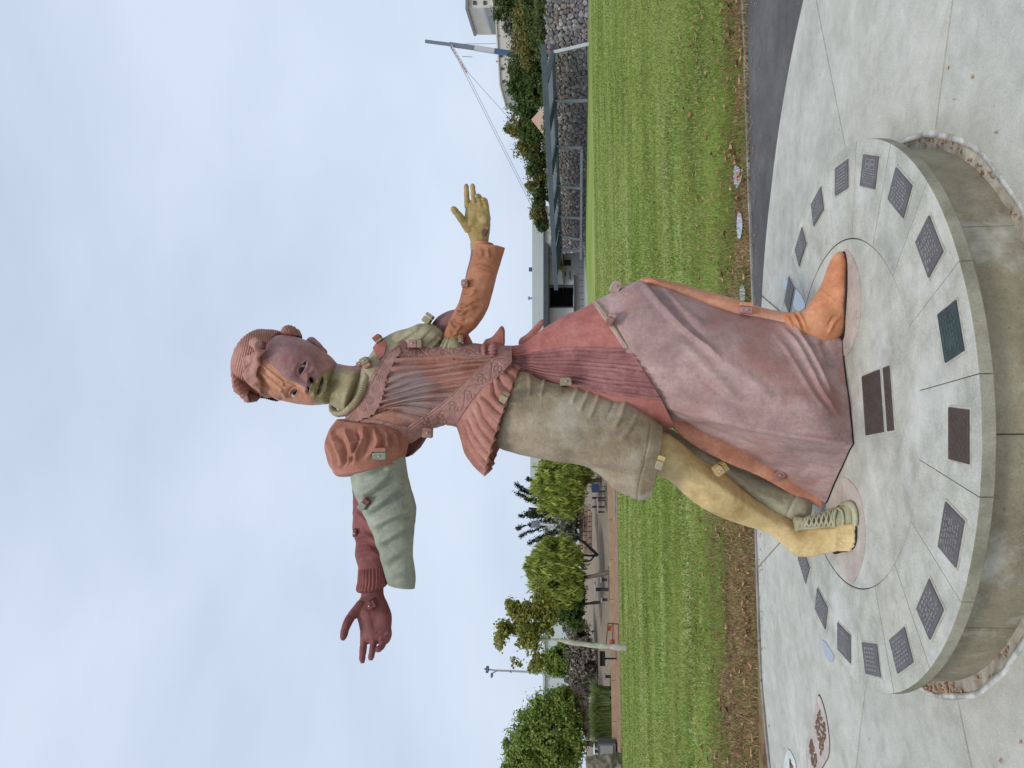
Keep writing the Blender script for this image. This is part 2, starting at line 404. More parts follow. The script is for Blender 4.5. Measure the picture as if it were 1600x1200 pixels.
def concrete(name, base, dark, light, scale=1.6, speck=0.5, rough=0.82, stain=None, stain_amt=0.5, streak=False):
    m, t, b = new_mat(name)
    n1 = noise(t, scale, 7, 0.62, dist=0.3); c = ramp(t, n1.outputs['Fac'], [(0.30, srgb(dark)), (0.5, srgb(base)), (0.70, srgb(light))]).outputs[0]
    n2 = noise(t, 120, 4, 0.75); r2 = ramp(t, n2.outputs['Fac'], [(0.3, (0.74, 0.735, 0.72, 1)), (0.5, (1, 1, 1, 1)), (0.7, (1.18, 1.18, 1.18, 1))]); c = mixc(t, min(1, speck * 1.6), c, r2.outputs[0], 'MULTIPLY')
    n6 = noise(t, 9, 5, 0.7); r6 = ramp(t, n6.outputs['Fac'], [(0.35, (0.9, 0.9, 0.9, 1)), (0.65, (1.06, 1.06, 1.06, 1))]); c = mixc(t, 0.8, c, r6.outputs[0], 'MULTIPLY')
    n7 = noise(t, 42, 3, 0.6, off=(3, 1, 2)); r7 = ramp(t, n7.outputs['Fac'], [(0.27, (1.16, 1.16, 1.16, 1)), (0.33, (1, 1, 1, 1)), (0.66, (1, 1, 1, 1)), (0.72, (0.74, 0.72, 0.69, 1))]); c = mixc(t, 1.0, c, r7.outputs[0], 'MULTIPLY')
    n8 = noise(t, 5.5, 8, 0.72, dist=0.6, off=(1, 7, 4)); r8 = ramp(t, n8.outputs['Fac'], [(0.36, (0.86, 0.855, 0.84, 1)), (0.5, (1, 1, 1, 1)), (0.64, (1.09, 1.09, 1.09, 1))]); c = mixc(t, 0.9, c, r8.outputs[0], 'MULTIPLY')
    if stain:
        n3 = noise(t, 2.4, 5, 0.7, mapscale=(1, 1, 0.25) if streak else None, off=(5, 2, 8)); r3 = ramp(t, n3.outputs['Fac'], [(0.52, BLK), (0.70, (stain_amt,) * 3 + (1,))]); c = mixc(t, r3.outputs[0], c, srgb(stain))
    oi = node(t, 'ShaderNodeObjectInfo'); ro = ramp(t, oi.outputs['Random'], [(0.0, (0.94, 0.95, 0.955, 1)), (0.5, (1.0, 1.0, 0.99, 1)), (1.0, (1.03, 1.015, 0.985, 1))]); c = mixc(t, 1.0, c, ro.outputs[0], 'MULTIPLY')
    t.links.new(c, b.inputs['Base Color']); b.inputs['Roughness'].default_value = rough; b.inputs['Specular IOR Level'].default_value = 0.3
    n4 = noise(t, 200, 4, 0.7); n5 = noise(t, 25, 5, 0.6); ad = node(t, 'ShaderNodeMath', operation='ADD'); t.links.new(n4.outputs['Fac'], ad.inputs[0]); t.links.new(n5.outputs['Fac'], ad.inputs[1])
    bumpn(t, b, ad.outputs[0], 0.25, 0.004)
    return m
# ================================================================== the plaza and the round pedestal
PR, PX, PY, PZ = 1.27, -0.162, 3.777, 0.252
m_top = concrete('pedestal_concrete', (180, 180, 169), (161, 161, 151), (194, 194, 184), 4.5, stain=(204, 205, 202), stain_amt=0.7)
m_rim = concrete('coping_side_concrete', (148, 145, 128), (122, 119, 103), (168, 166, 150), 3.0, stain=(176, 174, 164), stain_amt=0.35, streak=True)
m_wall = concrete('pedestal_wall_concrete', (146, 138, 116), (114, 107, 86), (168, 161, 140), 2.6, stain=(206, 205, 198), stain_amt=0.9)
m_plaza = concrete('plaza_concrete', (183, 182, 172), (169, 168, 158), (194, 193, 184), 1.8, stain=(172, 166, 152), stain_amt=0.3)
m_joint = plain('joint_dirt', (74, 66, 54), 0.95, var=0.4, scale=30)
m_pink = concrete('pink_concrete', (186, 174, 164), (170, 158, 149), (198, 187, 177), 5)
m_gravel = concrete('gravel_mortar', (164, 158, 145), (108, 100, 86), (190, 186, 176), 9, rough=0.95)
m_lip = concrete('mortar_lip', (190, 188, 182), (136, 132, 124), (222, 221, 216), 12)
m_plaq = plain('plaque_slate', (92, 89, 89), 0.55, var=0.22, scale=18, bump=0.1)
m_plaq_t = plain('plaque_letters', (138, 135, 134), 0.5, var=0.2, scale=20)
m_bronze = plain('plaque_dark_bronze', (72, 63, 60), 0.5, var=0.18, scale=16, bump=0.1)
m_bronze_t = plain('dark_bronze_letters', (92, 80, 74), 0.5, var=0.2, scale=20)
m_green = plain('plaque_green_bronze', (52, 68, 70), 0.45, var=0.35, scale=12, bump=0.1)
m_green_t = plain('green_bronze_letters', (74, 92, 90), 0.5, var=0.2, scale=20)
m_edge = plain('plaque_grout', (176, 172, 160), 0.9, var=0.2, scale=30)

def sector(a0, a1, r0, r1, z0, z1, n=10, cx=PX, cy=PY, gap=0.0, r1f=None, r0f=None):
    """ring sector prism; gap (m) is taken off each radial side"""
    ro = (lambda a: r1) if r1f is None else r1f; ri = (lambda a: r0) if r0f is None else r0f
    V = []
    for k in range(n + 1):
        t = k / n
        row = []
        for r, z in (('i', z1), ('o', z1), ('o', z0), ('i', z0)):
            rr = ri(a0 + (a1 - a0) * t) if r == 'i' else ro(a0 + (a1 - a0) * t)
            g = gap / max(rr, 0.05); a = a0 + g + (a1 - a0 - 2 * g) * t
            row.append((cx + rr * math.cos(a), cy + rr * math.sin(a), z))
        V += row
    F = []
    for k in range(n):
        o = 4 * k
        for j in range(4): F.append((o + j, o + (j + 1) % 4, o + 4 + (j + 1) % 4, o + 4 + j))
    F += [(3, 2, 1, 0), (4 * n, 4 * n + 1, 4 * n + 2, 4 * n + 3)]
    return V, F
def disc(cx, cy, r, z0, z1, n=96):
    t = np.arange(n) * 2 * np.pi / n; p = np.stack([cx + r * np.cos(t), cy + r * np.sin(t)], 1)
    V = np.concatenate([np.c_[p, np.full(n, z1)], np.c_[p, np.full(n, z0)]])
    return V, [tuple(range(n)), tuple(range(2 * n - 1, n - 1, -1))] + [(i, i + n, (i + 1) % n + n, (i + 1) % n) for i in range(n)]
def fixn(o):
    bm = bmesh.new(); bm.from_mesh(o.data); bmesh.ops.recalc_face_normals(bm, faces=bm.faces); bm.to_mesh(o.data); bm.free(); return o

ped = empty('round_pedestal', (PX, PY, 0.0))
tag(ped, 'low round concrete pedestal ringed with dark plaques under the patchwork statue', 'pedestal')
o = mk('core', *disc(PX, PY, 1.18, -0.12, PZ - 0.03), m_joint, ped, False)
D2R = math.radians
for k in range(10):
    a0 = D2R(7.8 + 36 * k + 9); a1 = a0 + D2R(36)
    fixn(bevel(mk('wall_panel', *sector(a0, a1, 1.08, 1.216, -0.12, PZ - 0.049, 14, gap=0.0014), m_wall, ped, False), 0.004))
for k in range(20):
    a0 = D2R(7.8 + 18 * k); a1 = a0 + D2R(18)
    V, F = sector(a0, a1, 0.657 * PR, PR, PZ - 0.045, PZ, 10, gap=0.0011)
    V = [(x, y, z + (0.0008 * math.sin(5 * k + 1) if z > PZ - 0.01 else 0)) for x, y, z in V]
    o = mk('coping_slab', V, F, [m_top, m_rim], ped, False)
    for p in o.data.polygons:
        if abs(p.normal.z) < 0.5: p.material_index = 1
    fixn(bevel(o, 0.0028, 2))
fixn(bevel(mk('centre_slab', *disc(PX, PY, 0.654 * PR, PZ - 0.05, PZ - 0.001), m_top, ped, False), 0.004))
# pinkish patches round the two feet
def patch_from(px_pts, name, mat, z):
    P = [onz(x, y, z) for x, y in px_pts]; P = spl(np.array(P), 48, closed=True); c = P.mean(0)
    V = np.concatenate([P, P - np.array([0, 0, 0.012])]); n = len(P)
    return mk(name, V, [tuple(range(n)), tuple(range(2*n-1, n-1, -1))] + [(i, i+n, (i+1) % n + n, (i+1) % n) for i in range(n)], mat, ped, False)
fixn(patch_from([(1316, 392), (1327, 394), (1339, 420), (1344, 455), (1343, 500), (1330, 545), (1318, 555), (1312, 500), (1312, 430)], 'foot_patch', m_pink, PZ + 0.003))
fixn(patch_from([(1314, 746), (1328, 752), (1343, 775), (1351, 820), (1350, 860), (1341, 895), (1331, 911), (1315, 896), (1300, 860), (1298, 800), (1304, 760)], 'foot_patch', m_pink, PZ + 0.003))

def plaque(ang, rad, tw, rh, mats, lines, seed, emblem=False, mirrored=False):
    """tw along the tangent, rh along the radius; the writing faces outwards"""
    rn = random.Random(seed)
    a = D2R(ang); er = np.array([math.cos(a), math.sin(a), 0]); et = np.array([-math.sin(a), math.cos(a), 0]); ez = np.array([0, 0, 1.0])
    c = np.array([PX, PY, PZ]) + er * rad
    b = MB(); Rm = np.stack([et, er, ez], 1); b.box(c + ez * 0.001, (tw, rh, 0.016), Rm)
    p = bevel(b.build('plaque', mats[0], ped), 0.002)
    g = MB()
    for s in (-1, 1):
        g.box(c + et * s * (tw / 2 + 0.004) + ez * 0.0005, (0.008, rh + 0.016, 0.005), Rm); g.box(c + er * s * (rh / 2 + 0.004) + ez * 0.0005, (tw, 0.008, 0.005), Rm)
    g.build('grout_edge', m_edge, p)
    t = MB(); z = 0.0095
    # rows run along the tangent, first row nearest the centre
    h0, h1 = (-rh / 2 + 0.014, rh / 2 - 0.014)
    if emblem: h1 = h1 - 0.045
    for k in range(lines):
        rr = h0 + (k + 0.5) * (h1 - h0) / lines; lh = (h1 - h0) / lines * (0.62 if k else 0.75)
        span = (tw - 0.03) * rn.uniform(0.62, 1.0); x = -span / 2
        while x < span / 2:
            wl = rn.uniform(0.012, 0.03)
            for q in range(max(2, int(wl / 0.006))):
                xx = x + q * 0.006
                if xx > span / 2: break
                hh = lh * rn.choice((0.7, 0.7, 1.0)); t.box(c + et * xx + er * (-rr if False else rr) + ez * z, (0.0038, hh, 0.003), Rm)
            x += wl + 0.006
    if emblem:
        for i in range(2):
            for j in range(2):
                cc = c + et * (-0.04 + 0.055 * i) + er * (h1 + 0.012 + 0.022 * j)
                for s in (-1, 1): t.box(cc + et * s * 0.022 + ez * z, (0.004, 0.020, 0.004), Rm); t.box(cc + er * s * 0.009 + ez * z, (0.046, 0.003, 0.004), Rm)
    t.build('lettering', mats[1], p)
    return p
slate, bronze, green = (m_plaq, m_plaq_t), (m_bronze, m_bronze_t), (m_green, m_green_t)
for k in range(20):
    ang = -2.0 - 17.93 * k
    mt = slate
    if k == 4: mt = green
    if k == 5: mt = bronze
    plaque(ang, 0.893 * PR, 0.180, 0.135, mt, [7, 6, 8, 7, 6, 8, 7, 6][k % 8], 100 + k, emblem=(k == 1))
pm = plaque(-82.0, 0.306 * PR, 0.267, 0.200, bronze, 11, 300)
plaque(-82.0, 0.442 * PR, 0.267, 0.062, bronze, 2, 301)

# ------------------------------------------------------------------ plaza: a round of radial slabs, dirt ring round the pedestal
bed = mk('joint_bed', *disc(PX, PY, 9.0, -0.16, -0.045, 64), m_joint, None, False); tag(bed, kind='structure')
dirt = mk('dirt_ring', *sector(0, 2 * math.pi, 1.10, 1.30, -0.10, -0.006, 96), m_gravel, None, False); tag(dirt, kind='structure')
lipV, lipF = sector(0, 2 * math.pi, 1.268, 1.290, -0.06, 0.003, 160)
lipV = np.array(lipV); nz = vnoise(lipV * 14.0, 3); lipV[:, 2] += 0.003 * nz; d = lipV - np.array([PX, PY, 0]); lipV[:, :2] += d[:, :2] * (0.007 * vnoise(lipV * 9.0, 5))[:, None]
lip = fixn(mk('mortar_ring', lipV, lipF, m_lip, None, True)); tag(lip, kind='structure')
# twigs and dead leaves caught in the ring on the left
plaza = empty('plaza', (PX, PY, 0.0)); tag(plaza, kind='structure')
J = [-19.2, 24.0, 72.1, 116.4, 162.6, 205.0, 250.0, 295.0]
def ring_r(a): return float(np.interp((math.degrees(a) + 180) % 360 - 180, [-180, -20, 27, 43, 54, 73, 100, 114, 146, 180], [3.2, 3.2, 3.07, 2.96, 2.89, 2.84, 2.93, 3.02, 3.145, 3.2]))
KG = 0.945
def edge_r(a):
    """distance from the centre to the straight edge by the lawn, the plaza runs on past the frame on the left"""
    ln = [((0.30, 7.20), (-1.48, 7.19)), ((-1.48, 7.19), (-2.75, 7.07)), ((-2.75, 7.07), (-3.5, 6.76)), ((-3.5, 6.76), (-4.6, 6.0)), ((-4.6, 6.0), (-6.0, 4.2)), ((-6.0, 4.2), (-7.0, 0.0)), ((-7.0, 0.0), (-7.0, -6))]
    d = np.array([math.cos(a), math.sin(a)]); best = 7.0
    for p, q in ln:
        p = np.array(p) * KG - (PX, PY); q = np.array(q) * KG - (PX, PY); e = q - p; det = d[0] * -e[1] + d[1] * e[0]
        if abs(det) < 1e-9: continue
        t = (p[0] * -e[1] + p[1] * e[0]) / det; s = (d[0] * p[1] - d[1] * p[0]) / det
        if t > 0 and -0.01 <= s <= 1.01: best = min(best, t)
    return best
for k in range(8):
    a0 = J[k]; a1 = J[(k + 1) % 8] + (360 if k == 7 else 0)
    fixn(bevel(mk('slab', *sector(D2R(a0), D2R(a1), 1.284, 3.2, -0.10, 0.0, 32, gap=0.006, r1f=ring_r), m_plaza, plaza, False), 0.006))
for a0, a1 in ((84, 116.4), (116.4, 162.6), (162.6, 205), (205, 250), (250, 280)):
    fixn(bevel(mk('slab', *sector(D2R(a0), D2R(a1), 3.2, 4, -0.10, 0.0, 30, gap=0.006, r1f=lambda a: max(edge_r(a), ring_r(a) + 0.05), r0f=lambda a: ring_r(a) + 0.007), m_plaza, plaza, False), 0.006))
for a0, a1 in ((280, 312), (312, 340)):
    fixn(bevel(mk('slab', *sector(D2R(a0), D2R(a1), 3.207, 7.5, -0.10, 0.0, 20, gap=0.006), m_plaza, plaza, False), 0.006))

# inlaid medallions at the left
m_sole = plain('sole_print_brown', (112, 88, 72), 0.9, var=0.3, scale=30)
m_white = concrete('medallion_white', (196, 204, 200), (182, 190, 186), (206, 212, 208), 6)
def medallion(px, name, label, mat, rim):
    P = spl(np.array([onz(x, y, 0.0) for x, y in px]), 60, closed=True); c = P.mean(0); n = len(P)
    root = empty(name, (c[0], c[1], 0.0)); tag(root, label, 'medallion')
    V = np.concatenate([P + (0, 0, 0.004), P - (0, 0, 0.02)])
    F = [tuple(range(n)), tuple(range(2*n-1, n-1, -1))] + [(i, i+n, (i+1) % n + n, (i+1) % n) for i in range(n)]
    fixn(mk('inlay', V, F, mat, root, False))
    Q = c + (P - c) * 1.035
    V = np.concatenate([P + (0, 0, 0.0025), Q + (0, 0, 0.0025)]); mk('rim', V, [(i, (i+1) % n, n + (i+1) % n, n + i) for i in range(n)], rim, root, False)
    return root
md = medallion([(1280, 1087), (1272, 1120), (1266, 1145), (1261, 1167), (1262, 1190), (1266, 1210), (1276, 1212), (1287, 1196), (1295, 1180), (1296.5, 1160), (1292, 1124), (1286, 1100)], 'footprint_medallion', 'pale teardrop inlay with a brown shoe sole print in the plaza', m_pink, m_joint)
def sole(px, name):
    P = spl(np.array([onz(x, y, 0.0065) for x, y in px]), 30, closed=True); t = MB(); c = P.mean(0); lo, hi = P.min(0), P.max(0)
    pts = []
    for i in range(400):
        q = lo + (hi - lo) * RNG.random(3); 
        if inpoly(np.array([q[0]]), np.array([q[1]]), P[:, :2])[0] > 0.004 and all(np.hypot(*(q - r)[:2]) > 0.024 for r in pts): pts.append(q)
    for q in pts:
        an = random.uniform(0, 3); t.box((q[0], q[1], 0.006), (0.017, 0.030, 0.006), [(math.cos(an), -math.sin(an), 0), (math.sin(an), math.cos(an), 0), (0, 0, 1)])
    o = t.build(name, m_sole, md); o['kind'] = 'stuff'
sole([(1281, 1112), (1286, 1122), (1290, 1138), (1289, 1160), (1283, 1181), (1280, 1168), (1277, 1148), (1274, 1135), (1277, 1120)], 'sole_print')
sole([(1269, 1155), (1272, 1168), (1275, 1178), (1276, 1192), (1272, 1201), (1268, 1192), (1265, 1176), (1265, 1165)], 'heel_print')
mw = medallion([(1233, 1171), (1228, 1180), (1225, 1196), (1227, 1212), (1236, 1222), (1244, 1212), (1244, 1194), (1239, 1180)], 'round_medallion', 'round pale inlay with a small dark mark at the plaza edge', m_white, m_joint)
b = MB(); c = onz(1235, 1197, 0.006); b.box(c, (0.10, 0.03, 0.006)); b.box(c + np.array([0.02, -0.03, 0]), (0.03, 0.08, 0.006)); b.build('mark', m_sole, mw)

# ------------------------------------------------------------------ ground: lawn, verge, asphalt, far terrain
def ground_z(X, Y):
    X = np.asarray(X, float); Y = np.asarray(Y, float); q = X / np.maximum(Y, 1e-3); S = sstep(-0.15, 0.15, q)
    zr = 0.0155 * np.clip(Y - 8, 0, 95) * S; zl = (1 - S) * np.clip((Y - 39.5) * 0.075, 0, 1.9)
    return zr + zl - 0.0875 * sstep(10.0, 34.0, Y)
def gz(X, Y): return float(ground_z(np.array([X]), np.array([Y]))[0])
def sheet(name, X, Y, dz, mat, smooth=True, parent=None):
    """X, Y: 2D arrays of grid points"""
    Z = ground_z(X, Y) + dz; V = np.stack([X, Y, Z], -1).reshape(-1, 3); n, m = X.shape
    F = grid_faces(n, m, wrap=False); return mk(name, V, F, mat, parent, smooth)

# lawn material: stripes of lighter and deeper green, dry patches, brown verge close to the paving
m_lawn, t, b = new_mat('lawn_soil_and_grass')
n1 = noise(t, 1.2, 6, 0.65, mapscale=(0.12, 0.5, 1)); c1 = ramp(t, n1.outputs['Fac'], [(0.30, srgb((112, 130, 54))), (0.5, srgb((134, 150, 76))), (0.62, srgb((154, 164, 104))), (0.75, srgb((118, 146, 52)))])
n2 = noise(t, 14, 5, 0.7); r2 = ramp(t, n2.outputs['Fac'], [(0.3, (0.72, 0.72, 0.72, 1)), (0.7, (1.2, 1.2, 1.2, 1))]); c = mixc(t, 0.9, c1.outputs[0], r2.outputs[0], 'MULTIPLY')
nb = noise(t, 5, 5, 0.7); cb = ramp(t, nb.outputs['Fac'], [(0.3, srgb((86, 66, 48))), (0.5, srgb((132, 104, 78))), (0.56, srgb((124, 112, 70))), (0.64, srgb((98, 116, 50)))])
tc = node(t, 'ShaderNodeTexCoord'); sx = node(t, 'ShaderNodeSeparateXYZ'); t.links.new(tc.outputs['Object'], sx.inputs[0])
nv = noise(t, 1.3, 5, 0.7)
# brown close to the paving: distance limit grows to the left
mr = node(t, 'ShaderNodeMapRange'); mr.inputs[1].default_value = -0.2; mr.inputs[2].default_value = -1.2; mr.inputs[3].default_value = 8.03; mr.inputs[4].default_value = 9.17; t.links.new(sx.outputs[0], mr.inputs[0])
sb = node(t, 'ShaderNodeMath', operation='SUBTRACT'); t.links.new(sx.outputs[1], sb.inputs[0]); t.links.new(mr.outputs[0], sb.inputs[1])
nm = node(t, 'ShaderNodeMath', operation='MULTIPLY_ADD'); nm.inputs[1].default_value = 5.6; nm.inputs[2].default_value = -2.6; t.links.new(nv.outputs['Fac'], nm.inputs[0])
ad = node(t, 'ShaderNodeMath', operation='ADD'); t.links.new(sb.outputs[0], ad.inputs[0]); t.links.new(nm.outputs[0], ad.inputs[1])
rg = ramp(t, ad.outputs[0], [(0.0, WHT), (0.55, BLK)])
c = mixc(t, rg.outputs[0], c, cb.outputs[0])
t.links.new(c, b.inputs['Base Color']); b.inputs['Roughness'].default_value = 0.95; b.inputs['Specular IOR Level'].default_value = 0.1
bumpn(t, b, noise(t, 60, 5, 0.7).outputs['Fac'], 0.5, 0.02)

def far_edge(q):
    """how far the lawn reaches along the direction q = X / Y"""
    if q < -0.03: return 38.0
    if q < 0.165: return 38 + (88 - 38) * (q + 0.03) / 0.195
    return 1.0 / (1 / 88.0 + (q - 0.165) * (1 / 57.0 - 1 / 88.0) / 0.35)
qs = np.linspace(-1.6, 1.0, 240); ss = np.linspace(0, 1, 120) ** 2.0
X = np.zeros((240, 120)); Y = np.zeros((240, 120))
for i, q in enumerate(qs):
    y1 = far_edge(q); Y[i] = 5.9 + (y1 - 5.9) * ss; X[i] = q * Y[i]
lawn = sheet('lawn', X, Y, -0.012, m_lawn); tag(lawn, kind='structure')
m_earth = plain('far_earth', (120, 106, 84), 0.95, var=0.25, scale=0.6)
g = np.array([(-1500, -40, -0.35), (1500, -40, -0.35), (1500, 2500, -0.35), (-1500, 2500, -0.35)], float)
tag(mk('ground', g, [(0, 1, 2, 3)], m_earth, None, False), kind='structure')
m_dirt = plain('mulch_dirt', (134, 120, 102), 0.95, var=0.22, scale=2.6, bump=0.6)
m_redgravel = plain('red_gravel', (142, 112, 92), 0.95, var=0.3, scale=3.0, bump=0.5)
m_paleconc = concrete('pale_path_concrete', (160, 156, 150), (140, 136, 130), (176, 172, 166), 0.6)
m_curb = plain('curb_timber', (168, 142, 112), 0.85, var=0.2, scale=2)
qs = np.linspace(-0.9, 0.02, 60)
def band(name, y0, y1, mat, dz, q0=-1.6, q1=0.0, n=90, m=12):
    qq = np.linspace(q0, q1, n); yy = np.linspace(0, 1, m); Yb = np.zeros((n, m)); 
    for i, q in enumerate(qq): Yb[i] = y0 + (y1 - y0) * yy
    return tag(sheet(name, qq[:, None] * Yb, Yb, dz, mat), kind='structure')
band('gravel_path', 37.9, 41.2, m_redgravel, -0.004)
band('dirt_bank', 41.2, 75, m_dirt, -0.002, m=30)
# path in front of the far wall and building on the right
qq = np.linspace(-0.06, 0.75, 80); yy = np.linspace(0, 1, 6); Yb = np.zeros((80, 6))
for i, q in enumerate(qq): y1 = far_edge(q); Yb[i] = y1 - 0.05 + yy * (1.6 if q > 0.20 else 12)
tag(sheet('path', qq[:, None] * Yb, Yb, 0.004, m_paleconc), kind='structure')
# asphalt path on the right
m_asph = concrete('asphalt', (88, 86, 85), (74, 73, 72), (104, 102, 100), 1.2, speck=1.0, rough=0.9)
P = [(0.15, 6.55), (0.15, 7.20), (0.75, 7.22), (1.8, 7.32), (2.75, 7.39), (3.72, 7.47), (6.5, 7.7), (6.5, 3.0), (2.4, 3.0)]
P = [(x * KG, y * KG) for x, y in P]
V = [(x, y, -0.010) for x, y in P]; n = len(V)
tag(fixn(mk('asphalt_path', V + [(x, y, -0.06) for x, y in P], [tuple(range(n)), tuple(range(2*n-1, n-1, -1))] + [(i, i+n, (i+1) % n + n, (i+1) % n) for i in range(n)], m_asph, None, False)), kind='structure')
# thin pale edging between asphalt and verge, and along the left edge of the plaza
def edging(name, pts, w, h, mat):
    P = spl(np.array([(x * KG, y * KG, 0.0) for x, y in pts], float), 60); T = np.gradient(P, axis=0); T /= np.linalg.norm(T, axis=1, keepdims=True); Nn = np.stack([-T[:, 1], T[:, 0], 0 * T[:, 0]], 1)
    jit = 0.010 * vnoise(P * 3.0, 2)[:, None]
    A, B = P + Nn * jit, P + Nn * (w + jit); up = np.array([0, 0, h]); dn = np.array([0, 0, -0.08])
    V = np.stack([A + up, B + up, B + dn, A + dn], 1).reshape(-1, 3); F = grid_faces(60, 4)
    o = fixn(mk(name, V, F, mat, None, False)); tag(o, kind='structure'); return o
m_oldcurb = concrete('old_curb_concrete', (140, 138, 132), (112, 110, 104), (158, 156, 150), 4)
edging('curb', [(6.5, 7.72), (3.72, 7.49), (2.75, 7.41), (1.8, 7.34), (0.75, 7.24), (0.2, 7.22)], 0.05, 0.006, m_oldcurb)
edging('curb', [(0.28, 7.215), (-1.48, 7.205), (-2.75, 7.085), (-3.52, 6.775), (-4.65, 6.0)], -0.07, 0.008, m_oldcurb) if False else None
edging('curb', [(-4.65, 6.02), (-3.52, 6.79), (-2.75, 7.10), (-1.48, 7.215), (0.18, 7.225)], 0.06, 0.003, m_oldcurb)
# ================================================================== the statue
ST = empty('statue', (PX, PY, PZ))
tag(ST, 'large patchwork clay statue of a striding figure with arms outstretched on the round pedestal', 'statue')
t_yoke = terra('clay_olive_cream', (168, 156, 128), (150, 136, 106), (186, 176, 150), seed=1)
t_band = terra('clay_dusty_rose', (166, 124, 114), (140, 98, 90), (184, 146, 136), seed=2)
t_pleat = terra('clay_bodice', (170, 120, 104), (142, 92, 80), (186, 146, 132), seed=3, patch=(150, 138, 138), patch_amt=0.75)
t_pep = terra('clay_peplum', (172, 118, 102), (146, 92, 78), (194, 150, 136), seed=4)
t_puff = terra('clay_puff', (168, 112, 92), (142, 88, 70), (186, 134, 114), seed=5)
t_green = terra('clay_grey_green', (152, 158, 140), (128, 135, 118), (172, 178, 160), seed=6)
t_dred = terra('clay_dark_red', (136, 78, 74), (108, 58, 56), (154, 98, 92), seed=7)
t_hred = terra('clay_hand_red', (124, 70, 68), (98, 50, 50), (142, 92, 88), seed=8, rough=0.55)
t_purp = terra('clay_plum', (128, 92, 92), (104, 72, 76), (146, 112, 108), seed=9)
t_brown = terra('clay_orange_brown', (178, 120, 88), (150, 94, 66), (194, 140, 110), seed=10)
t_hand = terra('clay_ochre_hand', (172, 150, 94), (146, 122, 68), (188, 168, 116), seed=11, rough=0.5)
t_opuff = terra('clay_olive_puff', (170, 162, 130), (150, 140, 106), (184, 180, 156), seed=12, patch=(150, 160, 150), patch_amt=0.6)
t_pink = terra('clay_coral', (178, 112, 102), (156, 90, 82), (192, 134, 124), seed=13)
t_ppleat = terra('clay_rose_ribbed', (166, 114, 112), (136, 88, 88), (192, 146, 144), seed=14, grit=0.6)
t_tan = terra('clay_khaki', (156, 140, 114), (128, 112, 86), (184, 170, 146), seed=15, grit=0.6, patch=(200, 192, 176), patch_amt=0.5)
t_coat = terra('clay_mauve', (178, 148, 142), (146, 118, 114), (206, 182, 177), seed=16, scale=3.0, patch=(166, 116, 108), patch_amt=0.7)
t_lining = terra('clay_salmon', (206, 146, 118), (184, 120, 92), (218, 166, 140), seed=17)
t_boot = terra('clay_orange_boot', (204, 138, 98), (182, 112, 74), (220, 164, 130), seed=18)
t_leg = terra('clay_ochre_leg', (200, 174, 120), (174, 146, 94), (220, 198, 148), seed=19, patch=(220, 194, 142), patch_amt=0.6)
t_trou = terra('clay_olive_trouser', (170, 164, 136), (142, 137, 110), (190, 185, 158), seed=20)
t_shoe = terra('clay_olive_shoe', (158, 154, 122), (134, 130, 98), (176, 172, 142), seed=21)
t_face = terra('clay_mauve_face', (172, 128, 124), (140, 98, 98), (192, 152, 148), seed=22, scale=8, rough=0.5, patch=(132, 90, 90), patch_amt=0.5)
t_hair = terra('clay_orange_hair', (192, 136, 106), (164, 106, 78), (208, 158, 130), seed=23, scale=8)
t_jaw = terra('clay_olive_jaw', (158, 146, 108), (126, 112, 76), (180, 170, 134), seed=24, scale=9, rough=0.45)
t_hat = terra('clay_rose_hat', (178, 128, 114), (150, 100, 88), (196, 150, 136), seed=25)
t_hatd = terra('clay_brown_break', (116, 72, 62), (92, 54, 46), (140, 94, 82), seed=26, grit=0.8)
t_lace = terra('clay_lace', (176, 142, 130), (154, 118, 108), (194, 164, 152), seed=27)
t_dark = terra('clay_deep_brown', (104, 66, 62), (84, 50, 48), (120, 80, 74), seed=28)  # dark brown clay of the arm lining and a bow knot
m_bolt = plain('steel_bolt', (196, 196, 192), 0.35, 0.9, 0.1)
m_eye = plain('painted_eye_white', (176, 170, 162), 0.3, var=0.1)
m_iris = plain('painted_iris', (34, 26, 24), 0.25, var=0.1)
m_sole_shade = plain('sole_and_contact_shade', (40, 32, 32), 0.9)  # near black, for the boot sole and the painted contact shade

def part(name, G, mat, caps=(True, True), s=None, parent=None):
    V, F = ring_mesh(G, caps)
    if s is not None:
        if callable(s):
            x, y = proj(V); s = s(x, y, V)
        V, F = clip(V, F, s)
    return mk(name, V, F, mat, parent or ST)
def wr(G, sx=1, sy=1, sz=1, seed=0, oct=3): return fbm(G.p * np.array([sx, sy, sz]), oct, seed)
def ridged(v): return 1 - np.abs(v) * 2

# ---------------------------------------------------------------- torso
TOR = [((541, 662), (566, 575), 3.96, 0.40), ((545, 670), (575, 560), 3.95, 0.62), ((560, 690), (596, 532), 3.93, 0.62), ((598, 700), (628, 526), 3.93, 0.62),
       ((640, 690), (662, 538), 3.93, 0.68), ((668, 672), (700, 540), 3.92, 0.74), ((695, 662), (735, 539), 3.92, 0.76), ((722, 667), (772, 542), 3.92, 0.74), ((765, 690), (812, 545), 3.92, 0.7)]
def torso_grid(): return loft(TOR, 400, 520, None, front=0.62)
GT = torso_grid(); shp = GT.P.shape[:2]
tx, ty = proj(GT.P.reshape(-1, 3))
class _C: pass
TG = _C(); TG.x, TG.y = tx, ty; TG.p = GT.P.reshape(-1, 3)
vw = TG.p - CAM; vw /= np.linalg.norm(vw, axis=1, keepdims=True); TG.face = -(vw * GT.N.reshape(-1, 3)).sum(1)
FR = TG.face > -0.02
